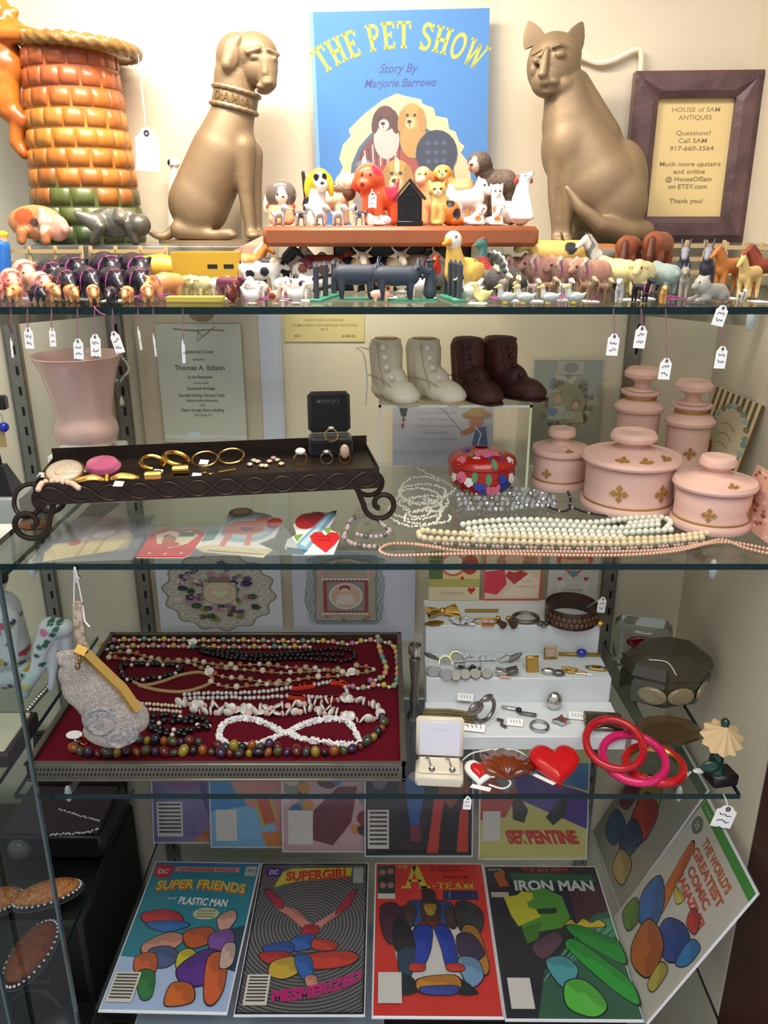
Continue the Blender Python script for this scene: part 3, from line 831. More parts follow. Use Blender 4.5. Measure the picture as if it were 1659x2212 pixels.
# --- price tag on the rope rim
def tag_poly(w,h):
    return [(-w / 2,0),(w / 2,0),(w / 2,h * .78),(w * .36,h * .84),(w * .22,h * .98),(0,h * 1.02),(-w * .22,h * .98),(-w * .36,h * .84),(-w / 2,h * .78)]
def price_tag(label,top,low,w,h,string=None,yaw=0,roll=0,lines=2,group=None,card=None,sr=.0004,ink=True,name='price_tag'):
    """hangs from `top` by a string; low = where the tag's eyelet end is"""
    t = thing(name,label,'price tag',low,R(yaw),group)
    m = MB().prism(tag_poly(w,h),.0007,T(0,0,-h) ,axis='y')
    cd = obj('tag_card',m.mesh('tag_card',False),card or M_WHITE,t,RY(roll))
    obj('eyelet',MB().tube([(w * .09 * math.cos(2 * PI * i / 12),-.0006,-h * .12 + w * .09 * math.sin(2 * PI * i / 12)) for i in range(12)],w * .035,6,True).mesh('eyelet'),M_INK,cd)
    if ink:
        A = Art(10,16); rnd = random.Random(sum(map(ord,label)))
        for l in range(lines):
            pts = []; y = 6.4 + l * 5 if lines > 1 else 9
            for i in range(9): pts.append((2 + i * .75,y + rnd.uniform(-1.3,1.3)))
            A.line(pts,.55,'#3a3a4c')
        me = A.mesh(w,'handwriting',h)
        obj('handwriting',me,M_PRINT,cd,T(0,-.0002,-h))
    if top is not None:
        a = Vector(top) - Vector(low); a = Matrix.Rotation(-R(yaw),4,'Z') @ a
        p1 = RY(roll) @ Vector((0,0,-h * .1))
        obj('string',MB().tube([p1,(a * .5) + Vector((.0006,0,0)),a],sr,5).tube([p1,a * .35 - Vector((.001,0,0)),a],sr,5).mesh('string'),string or M_STRING,t)
    return t
a = wy(298,118,.955); b_ = wy(313,278,.935)
price_tag('blank white price tag hanging on thread from the rope rim',wy(298,116,1.03),wy(316,276,1.03),.027,.046,yaw=0,roll=3,ink=False)

# ================================================================== wooden board and the dog figurines on it
BZ = CAMZ - .0085
M_BOARDWOOD = mat('reddish_board_wood','#9a5632',.45,noise=.35,nscale=12,coat=.1)
x0,x1 = wy(566,490,.87).x,wy(1166,490,.87).x
bd = obj('wooden_board',MB().box(((x0 + x1) / 2,.93,BZ - .0101),(x1 - x0,.12,.0198),bev=.004).mesh('wooden_board'),M_BOARDWOOD)
tag(bd,'reddish brown wooden board raised behind the farm animals, holding dog figurines','board')
def fig(name,label,cat_,Y,x,prims,voxel=.0011,smooth=3,spots=(),m=None,bz=None,group=None):
    """figurine sculpted from the photo's measures; its lowest point is set onto the surface it stands on"""
    bz = BZ if bz is None else bz
    base = Vector((wy(x,480,Y).x,Y,bz))
    me = pxblob(Y,base,prims,voxel,smooth,spots,'body')
    zs = [v.co.z for v in me.vertices]; dz = -min(zs)
    for v in me.vertices: v.co.z += dz
    t = thing(name,label,cat_,base,0,group); obj('body',me,m or M_GLAZE,t)
    return t
G = 'dog figurines on the wooden board'
g1,w1 = '#6e625c','#e9dcc6'
fig('dog_figurine','round grey and cream dog bust figurine with red collar','figurine',.925,608,
    [('e',607,410,0,(33,26,31),g1),('e',580,425,6,(12,10,28),w1,15),('e',608,450,0,(31,26,26),'#dfae84'),('e',600,462,-8,(20,16,14),'#e3bb92'),('e',622,462,-6,(16,16,14),'#d8a47a'),
     ('e',611,417,-24,(12,9,12),w1),('c',580,436,-4,5,634,436,-6,5,'#c2452c')],
    spots=[(611,420,-24,(9,12,26),w1),(616,416,-34,(4,4,3),'#2a201e'),(604,412,-26,(4,5,4),'#1c1615'),(626,410,-26,(4,5,4),'#1c1615')],group=G)
y1 = '#e8c832'
fig('dog_figurine','glossy beagle figurine with yellow ears and big black eyes','figurine',.915,690,
    [('e',690,385,0,(23,22,25),y1),('e',666,396,-2,(9,9,24),y1,8),('e',713,396,-2,(8,9,24),y1,-8),('e',697,396,-22,(13,12,14),'#f2ede2'),('e',690,384,-18,(12,6,16),'#f2ede2'),
     ('c',686,415,0,18,684,460,0,22,'#efe9de'),('e',672,440,12,(20,24,26),'#26262a'),('c',662,430,18,7,652,366,22,4,'#26262a'),('c',674,440,-14,9,672,474,-16,8,'#efe9de'),('c',696,440,-14,9,698,474,-16,8,'#efe9de'),
     ('e',680,468,8,(26,22,9),'#efe9de')],
    spots=[(685,379,-22,(6.5,12,8),'#151315'),(702,378,-20,(6,12,8),'#151315'),(698,392,-34,(5,5,4),'#2a2020')],group=G)
c1 = '#e8cfae'
fig('dog_figurine','smooth cream dog figurine with brown collar turned towards the red dog','figurine',.95,735,
    [('e',748,388,0,(20,20,20),c1),('c',752,392,-6,14,766,380,-6,10,c1),('e',731,390,-6,(7,7,16),'#d8b88e',10),('c',742,400,0,15,728,425,0,22,c1),('c',728,425,0,22,700,432,6,20,c1),
     ('c',732,440,-12,9,734,474,-12,8,c1),('c',744,432,8,9,746,474,8,8,c1),('c',700,440,0,9,700,474,0,8,c1),('c',730,408,0,19,752,412,0,17,'#6a4c38')],
    spots=[(756,384,-14,(3,4,3),'#201818'),(770,377,-8,(4,5,4),'#c8907a')],group=G)
r1,r2 = '#e8613a','#d8344a'
red = fig('dog_figurine','large coral red dog figurine with pink patches and round head','figurine',.94,800,
    [('e',795,382,-8,(31,28,30),r1),('e',788,396,-26,(17,14,14),r1),('e',770,388,-4,(9,9,22),'#d94a3a',10),('e',822,386,0,(9,10,24),'#d94a3a',-10),
     ('c',800,410,0,24,812,425,4,28,r1),('c',812,425,4,28,842,425,14,24,r1),('c',852,412,16,8,860,384,18,4,r1),('c',796,425,-10,13,790,474,-14,10,r1),('c',816,430,-12,12,818,474,-14,10,r1),('c',846,432,6,13,850,474,4,10,r1),
     ('c',776,408,-6,6,818,412,-8,6,'#c83a30')],
    spots=[(815,366,-16,(14,22,14),r2),(850,410,0,(20,30,22),r2),(783,398,-40,(5,5,4),'#7a2424'),(783,376,-34,(3,5,4),'#5a2420'),(801,376,-36,(3,5,4),'#5a2420')],group=G)
o1 = '#eaa572'
fig('dog_figurine','pale orange dog figurine partly hidden behind the black doghouse','figurine',.965,915,
    [('e',914,380,0,(19,18,20),o1),('e',908,390,-14,(11,10,10),'#f0c09a'),('e',932,384,2,(6,8,15),'#dd8f58',-6),('c',916,400,0,16,925,440,4,22,o1),('c',918,440,-6,9,918,478,-8,8,o1),('c',940,440,0,9,940,478,0,8,o1)],
    spots=[(906,377,-16,(3,5,3),'#5a3020'),(919,376,-16,(3,5,3),'#5a3020')],group=G)
o2 = '#dd9a4a'
fig('dog_figurine','tan cocker spaniel figurine standing behind the calico cat','figurine',.975,975,
    [('e',956,374,-4,(20,18,17),o2),('e',954,382,-20,(11,10,9),'#e8b878'),('e',938,384,-2,(7,8,17),'#c98038',8),('e',975,384,0,(7,8,17),'#c98038',-8),('c',962,392,0,18,975,412,4,24,'#d9a868'),
     ('c',975,412,4,24,1008,410,10,24,'#d0a672'),('c',966,425,-8,9,966,478,-8,8,o2),('c',1008,425,4,9,1010,478,4,8,o2)],
    spots=[(948,372,-20,(3,5,3),'#3a2418'),(962,371,-20,(3,5,3),'#3a2418'),(953,378,-30,(4,5,3),'#3a2018')],group=G)
# doghouse
p = wy(885,483,.885); k = mpp(p)
dh = thing('doghouse','black toy doghouse with pitched roof and arched door','doghouse',(p.x,.885,BZ))
m = MB().prism([(-26 * k,10 * k),(26 * k,10 * k),(26 * k,56 * k),(0,86 * k),(-26 * k,56 * k)],44 * k,axis='y')
obj('house_body',m.mesh('house_body',False),M_BLACK,dh)
obj('plinth',MB().box((0,20 * k,5 * k),(57 * k,56 * k,10 * k),bev=.0006).mesh('plinth'),M_BLACK,dh)
m = MB()
for s_ in (-1,1):
    m.box((0,21 * k,0),(52 * k,56 * k,4 * k),T(s_ * 17 * k,0,73.5 * k) @ RY(s_ * 49))
obj('roof',m.mesh('roof',False),mat('dark_roof_boards','#3a3433',.5,noise=.4,nscale=40),dh)
ar = [(-17 * k,12 * k)] + [(17 * k * -math.cos(PI * i / 12),46 * k + 17 * k * math.sin(PI * i / 12)) for i in range(13)] + [(17 * k,12 * k)]
obj('door_arch',MB().tube([(a,-.0004,b) for a,b in ar],1.6 * k,6).mesh('door_arch'),mat('grey_black_moulding','#2c2a2b',.4),dh)
obj('doorway',MB().prism(ar,.0003,axis='y',o=-.0004).mesh('doorway',False),mat('doorway_black','#0b0b0c',.6),dh)
# calico cat
k1,k2,k3 = '#d8b064','#cf6f2a','#2c2624'
fig('cat_figurine','yellow and orange calico cat figurine sitting beside the doghouse','figurine',.90,958,
    [('e',945,406,0,(20,18,17),k1),('c',930,395,0,6,927,386,0,3,k1),('c',960,395,0,6,965,385,0,3,k2),('e',945,413,-14,(9,8,8),'#ecd9a4'),('c',946,420,0,16,952,445,0,20,k1),('c',938,440,-12,8,934,476,-14,7,k1),
     ('c',954,440,-12,8,952,476,-14,7,k1),('e',972,456,2,(24,22,26),k2),('e',984,472,-6,(18,14,11),k2),('c',990,474,-4,7,1000,478,-6,5,k2),('e',940,478,-18,(9,10,5),k1)],
    spots=[(972,436,-6,(10,18,10),k3),(986,458,-12,(9,20,12),k3),(938,405,-18,(3.4,5,3),'#20302a'),(952,404,-18,(3.4,5,3),'#20302a'),(944,411,-22,(3,4,2.5),'#a4503a')],m=M_PAINT,group=None)
w2 = '#efebe4'
fig('dog_figurine','white terrier figurine standing in profile with upright tail','figurine',.925,1010,
    [('e',1040,398,0,(14,12,15),w2),('c',1042,402,0,11,1054,410,-2,9,w2),('c',1036,388,-4,5,1034,380,-4,3,w2),('c',1036,405,0,13,1026,425,0,18,w2),('c',1026,425,0,20,988,428,0,18,w2),('c',984,420,0,8,972,398,0,5,w2),('c',970,420,4,6,966,408,4,4,w2),
     ('c',1030,435,-8,9,1032,476,-8,8,w2),('c',1022,435,8,9,1022,476,8,8,w2),('c',990,435,-8,9,988,476,-8,8,w2),('c',1000,435,8,9,998,476,8,8,w2)],
    spots=[(1046,397,-12,(3,5,3),'#2a2220'),(1058,409,-4,(4,5,4),'#2a2220')],group=G)
fig('dog_figurine','white seated terrier puppy with pricked ears behind two spotted pups','figurine',.945,1080,
    [('e',1073,410,0,(14,13,16),w2),('c',1063,402,0,5,1060,394,0,2.5,w2),('c',1083,402,0,5,1086,393,0,2.5,w2),('e',1074,418,-10,(7,7,7),w2),('c',1075,425,0,14,1082,455,0,19,w2),('e',1098,455,4,(17,18,24),w2),('c',1070,440,-8,7,1068,476,-10,7,w2)],
    spots=[(1069,409,-12,(2.5,4,2.5),'#221c1a'),(1079,409,-12,(2.5,4,2.5),'#221c1a'),(1076,417,-17,(3,4,2.5),'#b86a4a')],group=G)
def pup_s(x,lb,s_=1.0):
    fig('dog_figurine',lb,'figurine',.895,x,
        [('e',x + 10 * s_,450,-4,(13 * s_,11,12 * s_),w2),('e',x - 1 * s_,446,-4,(5,6,8),'#d8753c',10),('e',x + 20 * s_,446,-2,(5,6,7),'#d8753c',-10),('e',x + 10 * s_,455,-14,(6,6,6),w2),('c',x + 6,462,0,11,x,472,0,13 * s_,w2),('e',x - 14 * s_,474,2,(14 * s_,13,9),w2),
         ('c',x + 12 * s_,468,-10,5,x + 13 * s_,480,-12,5,w2),('e',x + 2,480,-6,(20 * s_,14,4),w2)],
        spots=[(x + 3,470,-14,(7,12,7),'#dd6a30'),(x + 7 * s_,449,-14,(2,4,2),'#2a2220'),(x + 15 * s_,449,-14,(2,4,2),'#2a2220'),(x + 11 * s_,453,-20,(2.5,4,2),'#2a2220')],group=G)
pup_s(1028,'small white puppy figurine with orange dot, nearer the calico cat')
pup_s(1070,'small white puppy figurine with orange dot, nearer the upturned white dog',.85)
fig('dog_figurine','white porcelain dog with red ears sitting upright, nose raised','figurine',.905,1128,
    [('e',1130,396,0,(15,14,13),w2),('c',1136,392,-4,9,1147,384,-6,6,w2),('e',1116,396,-4,(6,7,11),'#b8463c',20),('e',1146,396,4,(5,6,9),'#b8463c',-30),('c',1130,405,0,14,1126,440,0,20,w2),('c',1126,440,0,21,1124,470,0,24,w2),('c',1136,440,-14,8,1142,476,-16,8,w2),('c',1118,445,-14,8,1116,476,-16,8,w2),('e',1128,479,-6,(26,20,5),w2)],
    spots=[(1134,388,-12,(2.5,4,2.5),'#221c1a'),(1152,381,-6,(4,5,4),'#2a2220')],group=G)
s1,s2 = '#5a4a40','#c9b49c'
fig('dog_figurine','shaggy grey-brown sheepdog figurine towering behind the white dogs','figurine',.972,1070,
    [('e',1035,356,-6,(26,22,23),s1),('e',1022,364,-18,(13,12,14),s2),('e',1052,362,0,(12,14,18),'#4a3a34',-12),('c',1042,374,0,18,1062,395,4,22,s1),('c',1062,395,4,24,1092,398,8,27,'#6a5a4c'),('c',1048,400,-8,12,1044,478,-10,12,s1),('c',1066,410,-6,12,1064,478,-6,12,s1),('c',1098,415,4,13,1104,478,4,12,s1),('c',1104,395,8,10,1110,430,8,9,'#6a5a4c')],
    spots=[(1015,362,-30,(5,8,4),'#2a201c'),(1022,350,-28,(6,12,8),s2),(1012,372,-26,(6,10,6),'#b87a5a')],m=mat('shaggy_painted_figure',attr=True,rough=.6,bump=.9,bscale=260),group=G)
fig('dog_figurine','small pink and white puppy figurine lying in front of the red dog','figurine',.885,820,
    [('e',832,473,-4,(13,10,10),w2),('e',822,470,-4,(6,6,9),'#d88a70',20),('e',842,474,-2,(5,6,8),'#d88a70',-20),('c',824,476,2,9,802,474,6,11,'#edb8a8'),('c',800,472,6,9,798,462,8,5,'#edb8a8'),('e',822,480,-10,(14,8,4),w2)],
    spots=[(828,472,-12,(2,4,2),'#2a1c1a'),(837,472,-12,(2,4,2),'#2a1c1a'),(832,477,-14,(3,4,2),'#b8605a')],group=G)
pt_,pd_ = '#b7aca4','#4a4648'
for i,(x,f,lb) in enumerate(((604,1,'tiny pewter dog in front of the grey dog bust'),(652,1,'tiny pewter dog in front of the beagle figurine tail'),(693,1,'tiny pewter dog sitting below the beagle muzzle'),(732,1,'tiny pewter dog before the cream dog figurine'),(774,-1,'tiny black-backed pewter dog beside the coral red dog'))):
    d_ = pd_ if i in (1,4) else pt_
    fig('miniature_dog',lb,'figurine',.888,x,
        [('e',x + 10 * f,444,0,(8,7,7),'#d8d0c6'),('c',x + 12 * f,446,-2,5,x + 19 * f,448,-3,3,'#d8d0c6'),('e',x + 6 * f,446,-4,(3,4,7),d_),('c',x + 8 * f,450,0,6,x + 4 * f,459,0,8,pt_),('c',x + 4 * f,459,0,8,x - 10 * f,461,2,7,d_),('c',x - 16 * f,458,2,3,x - 20 * f,448,3,2,d_),
         ('c',x + 8 * f,462,-5,3.5,x + 9 * f,482,-6,3,pt_),('c',x + 5 * f,462,5,3.5,x + 5 * f,482,5,3,pt_),('c',x - 10 * f,462,-4,3.5,x - 12 * f,482,-5,3,pt_),('c',x - 9 * f,462,6,3.5,x - 9 * f,482,6,3,pt_)],.0009,2,m=mat('pewter_paint',attr=True,rough=.3,metal=.35),group='tiny pewter dogs along the board')
price_tag('narrow white price tag tied to the coral red dog',wy(803,408,.905),wy(805,415,.905),.0085,.0155,lines=3,roll=2)
for (x,lb) in ((612,'white paper slip lying flat before the grey dog bust'),(700,'white paper slip lying flat below the beagle'),(772,'white paper slip lying at the front edge of the wooden board')):
    p = on(x,482 if x != 772 else 486.5,BZ)
    p.y = .905 if x != 772 else .882
    p.x = wy(x,482,p.y).x
    tag(obj('paper_slip',MB().prism([(-.016,-.004),(.014,-.005),(.017,.002),(-.012,.005)],.0005,T(p)).mesh('paper_slip',False),M_WHITE),lb,'paper slip')

# ================================================================== toy farm animals on the top shelf
def legs(xs,y,top,r0,r1,col,foot=None,z0=0.0,splay=0.0):
    out = []
    for i,x in enumerate(xs):
        for s_ in (-1,1):
            dx = splay * (1 if i else -1)
            out += [('c',(x,s_ * y,top),r0,(x + dx * .5,s_ * y,top * .5),(r0 + r1) / 2,col),('c',(x + dx * .5,s_ * y,top * .5),(r0 + r1) / 2,(x + dx,s_ * y,z0 + r1),r1,foot or col)]
    return out
def K_pig(c,c2=None):
    c2 = c2 or c
    return [('c',(-.36,0,.44),.24,(.02,0,.46),.27,c),('c',(.02,0,.46),.27,(.36,0,.42),.22,c),('c',(.42,0,.43),.19,(.62,0,.36),.12,c),('c',(.62,0,.36),.11,(.74,0,.32),.085,c2),
            ('c',(.46,.12,.58),.07,(.56,.15,.66),.03,c2),('c',(.46,-.12,.58),.07,(.56,-.15,.66),.03,c2),('c',(-.58,0,.52),.03,(-.66,.04,.58),.025,c)] + legs((-.34,.3),.13,.3,.1,.06,c)
def K_cow(c,hd=None,leg=None,horn=None,w=1.0,hl=0):
    hd = hd or c; leg = leg or c
    p = [('c',(-.42,0,.68),.23 * w,(.36,0,.66),.25 * w,c),('e',(-.05,0,.58),(.38,.2 * w,.2),c),('c',(.4,0,.72),.18,(.6,0,.84 + hl),.13,c),('c',(.6,0,.88 + hl),.125,(.84,0,.74 + hl),.085,hd),
         ('c',(.58,.12,.9 + hl),.05,(.55,.25,.88 + hl),.03,hd),('c',(.58,-.12,.9 + hl),.05,(.55,-.25,.88 + hl),.03,hd),('c',(-.64,0,.78),.035,(-.7,0,.4),.03,c),('c',(-.7,0,.4),.03,(-.7,0,.32),.045,leg)]
    if horn:
        for s_ in (-1,1): p += [('c',(.58,s_ * .07,.97 + hl),.035,(.6,s_ * .2,1.06 + hl),.03,horn),('c',(.6,s_ * .2,1.06 + hl),.03,(.64,s_ * .26,1.16 + hl),.018,horn)]
    return p + legs((-.44,.36),.14,.55,.1,.055,c,leg)
def K_horse(c,mane=None,leg=None):
    mane = mane or c; leg = leg or c
    return [('c',(-.36,0,.82),.21,(.3,0,.8),.21,c),('e',(-.34,0,.8),(.24,.2,.24),c),('e',(.3,0,.76),(.22,.19,.26),c),('c',(.36,0,.88),.18,(.6,0,1.22),.1,c),('c',(.6,0,1.26),.1,(.84,0,1.06),.06,c),
            ('c',(.58,.06,1.32),.03,(.58,.07,1.42),.012,c),('c',(.58,-.06,1.32),.03,(.58,-.07,1.42),.012,c),('c',(.26,0,1.08),.06,(.5,0,1.34),.05,mane),('c',(-.56,0,.9),.06,(-.66,0,.6),.07,mane),('c',(-.66,0,.6),.07,(-.66,0,.38),.03,mane)] + legs((-.4,.32),.12,.62,.09,.05,c,leg)
def K_donkey(c,c2):
    return [('c',(-.34,0,.72),.2,(.28,0,.7),.2,c),('c',(.32,0,.8),.15,(.52,0,1.06),.11,c),('c',(.52,0,1.1),.12,(.76,0,.94),.075,c2),('c',(.46,.07,1.18),.045,(.4,.12,1.42),.03,c),('c',(.46,-.07,1.18),.045,(.4,-.12,1.42),.03,c),('c',(-.54,0,.74),.03,(-.6,0,.4),.03,c)] + legs((-.36,.3),.12,.55,.08,.05,c)
def K_sheep(c,hd=None,horn=None):
    hd = hd or c
    p = [('e',(0,0,.56),(.5,.31,.32),c),('e',(.3,0,.62),(.26,.27,.28),c),('e',(-.3,0,.58),(.26,.28,.28),c),('c',(.44,0,.74),.16,(.68,0,.62),.09,hd),('e',(.44,0,.84),(.14,.14,.1),c),('c',(.48,.14,.78),.05,(.46,.24,.74),.03,hd),('c',(.48,-.14,.78),.05,(.46,-.24,.74),.03,hd),('e',(-.54,0,.6),(.09,.08,.1),c)]
    if horn:
        for s_ in (-1,1):
            for i in range(7):
                a = R(100 + i * 50); q = R(150 + i * 50); rr = .15 - i * .008
                p.append(('c',(.42 + rr * math.cos(a),s_ * (.17 + .012 * i),.76 + rr * math.sin(a)),.055 - i * .004,(.42 + rr * math.cos(q),s_ * (.182 + .012 * i),.76 + rr * math.sin(q)),.051 - i * .004,horn))
    return p + legs((-.28,.28),.15,.3,.085,.055,hd)
def K_dog(c,c2=None,sit=False):
    c2 = c2 or c
    return [('c',(-.32,0,.62),.13,(.26,0,.62),.16,c),('c',(.3,0,.7),.12,(.46,0,.9),.1,c2),('c',(.46,0,.94),.12,(.7,0,.86),.06,c2),('e',(.42,.11,.94),(.05,.035,.11),c),('e',(.42,-.11,.94),(.05,.035,.11),c),('c',(-.44,0,.68),.05,(-.62,0,.9),.03,c)] + legs((-.34,.26),.09,.52,.075,.05,c)
def K_goat(c): return K_dog(c) + [('c',(.44,.05,1.02),.03,(.34,.07,1.18),.018,c),('c',(.44,-.05,1.02),.03,(.34,-.07,1.18),.018,c)]
def K_hen(c,comb='#c8352c',tail=None):
    tail = tail or c
    return [('e',(0,0,.42),(.4,.26,.28),c),('c',(.24,0,.5),.17,(.4,0,.82),.1,c),('e',(.42,0,.88),(.12,.1,.11),c),('c',(.5,0,.86),.05,(.62,0,.83),.015,'#d8a03a'),('e',(.4,0,1.0),(.09,.03,.06),comb),('e',(.5,0,.76),(.04,.035,.07),comb),
            ('c',(-.28,0,.5),.17,(-.5,0,.78),.08,tail),('e',(-.02,.2,.44),(.26,.09,.17),tail),('e',(-.02,-.2,.44),(.26,.09,.17),tail),('c',(.02,.1,.2),.05,(.04,.1,.05),.05,'#d8a03a'),('c',(.02,-.1,.2),.05,(.04,-.1,.05),.05,'#d8a03a'),('e',(0,0,.05),(.26,.2,.05),c)]
def K_duck(c,hd=None,bill='#e08a2a'):
    hd = hd or c
    return [('e',(-.05,0,.36),(.46,.28,.28),c),('c',(.26,0,.42),.2,(.36,0,.8),.12,c),('e',(.38,0,.92),(.16,.14,.15),hd),('c',(.5,0,.9),.07,(.66,0,.86),.045,bill),('c',(-.4,0,.42),.14,(-.62,0,.58),.05,c),('e',(-.06,.24,.4),(.3,.08,.17),c),('e',(-.06,-.24,.4),(.3,.08,.17),c),('e',(.05,.1,.07),(.16,.09,.07),bill),('e',(.05,-.1,.07),(.16,.09,.07),bill)]
def K_turkey(c,fan='#3c4440',tip='#c9c6b8'):
    p = [('e',(0,0,.5),(.34,.3,.32),c),('c',(.24,0,.6),.14,(.36,0,.86),.08,'#b8433a'),('e',(.38,0,.92),(.1,.09,.1),'#c84a3a'),('e',(.44,0,.76),(.06,.07,.12),'#cf3a30'),('c',(.46,0,.9),.04,(.58,0,.86),.02,'#c9a45a'),
         ('c',(.02,.12,.24),.06,(.04,.12,.06),.05,'#8a7a5a'),('c',(.02,-.12,.24),.06,(.04,-.12,.06),.05,'#8a7a5a'),('e',(0,0,.05),(.28,.24,.05),'#6a6a52'),('e',(-.02,.26,.52),(.26,.09,.22),'#6a665c'),('e',(-.02,-.26,.52),(.26,.09,.22),'#6a665c')]
    for i in range(9):
        a = R(-80 + i * 20)
        p.append(('c',(-.22,0,.55),.1,(-.34,.58 * math.sin(a),.62 + .5 * math.cos(a)),.1,fan))
        p.append(('e',(-.34,.62 * math.sin(a),.62 + .56 * math.cos(a)),(.05,.09,.09),tip))
    return p
def K_lying(c,c2):
    return [('c',(-.4,0,.26),.22,(.2,0,.28),.22,c),('e',(.34,0,.46),(.24,.22,.24),c2),('c',(.44,0,.48),.14,(.62,0,.42),.09,c),('c',(.2,.14,.12),.09,(.62,.14,.08),.07,c),('c',(.2,-.14,.12),.09,(.62,-.14,.08),.07,c),('e',(-.38,.16,.18),(.24,.1,.17),c),('e',(-.38,-.16,.18),(.24,.1,.17),c),('c',(-.58,0,.14),.05,(-.5,.3,.06),.04,c),('e',(.3,.14,.66),(.06,.05,.07),c),('e',(.3,-.14,.66),(.06,.05,.07),c)]
KM = {}
def kind_mesh(key,prims,spots=(),vox=.034):
    if key in KM: return KM[key]
    me = blob(prims,vox,2,spots,'body')
    z0 = min(v.co.z for v in me.vertices); x_ = [v.co.x for v in me.vertices]
    for v in me.vertices: v.co.z -= z0
    KM[key] = (me,max(v.co.z for v in me.vertices)); return KM[key]
def blk(*p): return [((x,y,z),(rx,.5 if y == 0 else .22,rz),c) for (x,y,z,rx,rz,c) in p]
BK,WH = '#22202a','#e6ddd2'
COWSP = blk((-.3,.2,.72,.16,.16,BK),(.1,-.2,.66,.14,.14,BK),(-.35,-.2,.6,.14,.13,BK),(.32,.2,.78,.12,.12,BK)) + [((.66,0,.9),(.1,.2,.07),BK)]
COWBR = blk((-.2,.2,.72,.2,.16,'#7a4434'),(.2,-.2,.66,.18,.15,'#7a4434'),(-.4,-.2,.7,.14,.14,'#7a4434'))
def eyes(x,y,z,r=.035,c='#161214'): return [((x,y,z),(r,r,r),c),((x,-y,z),(r,r,r),c)]
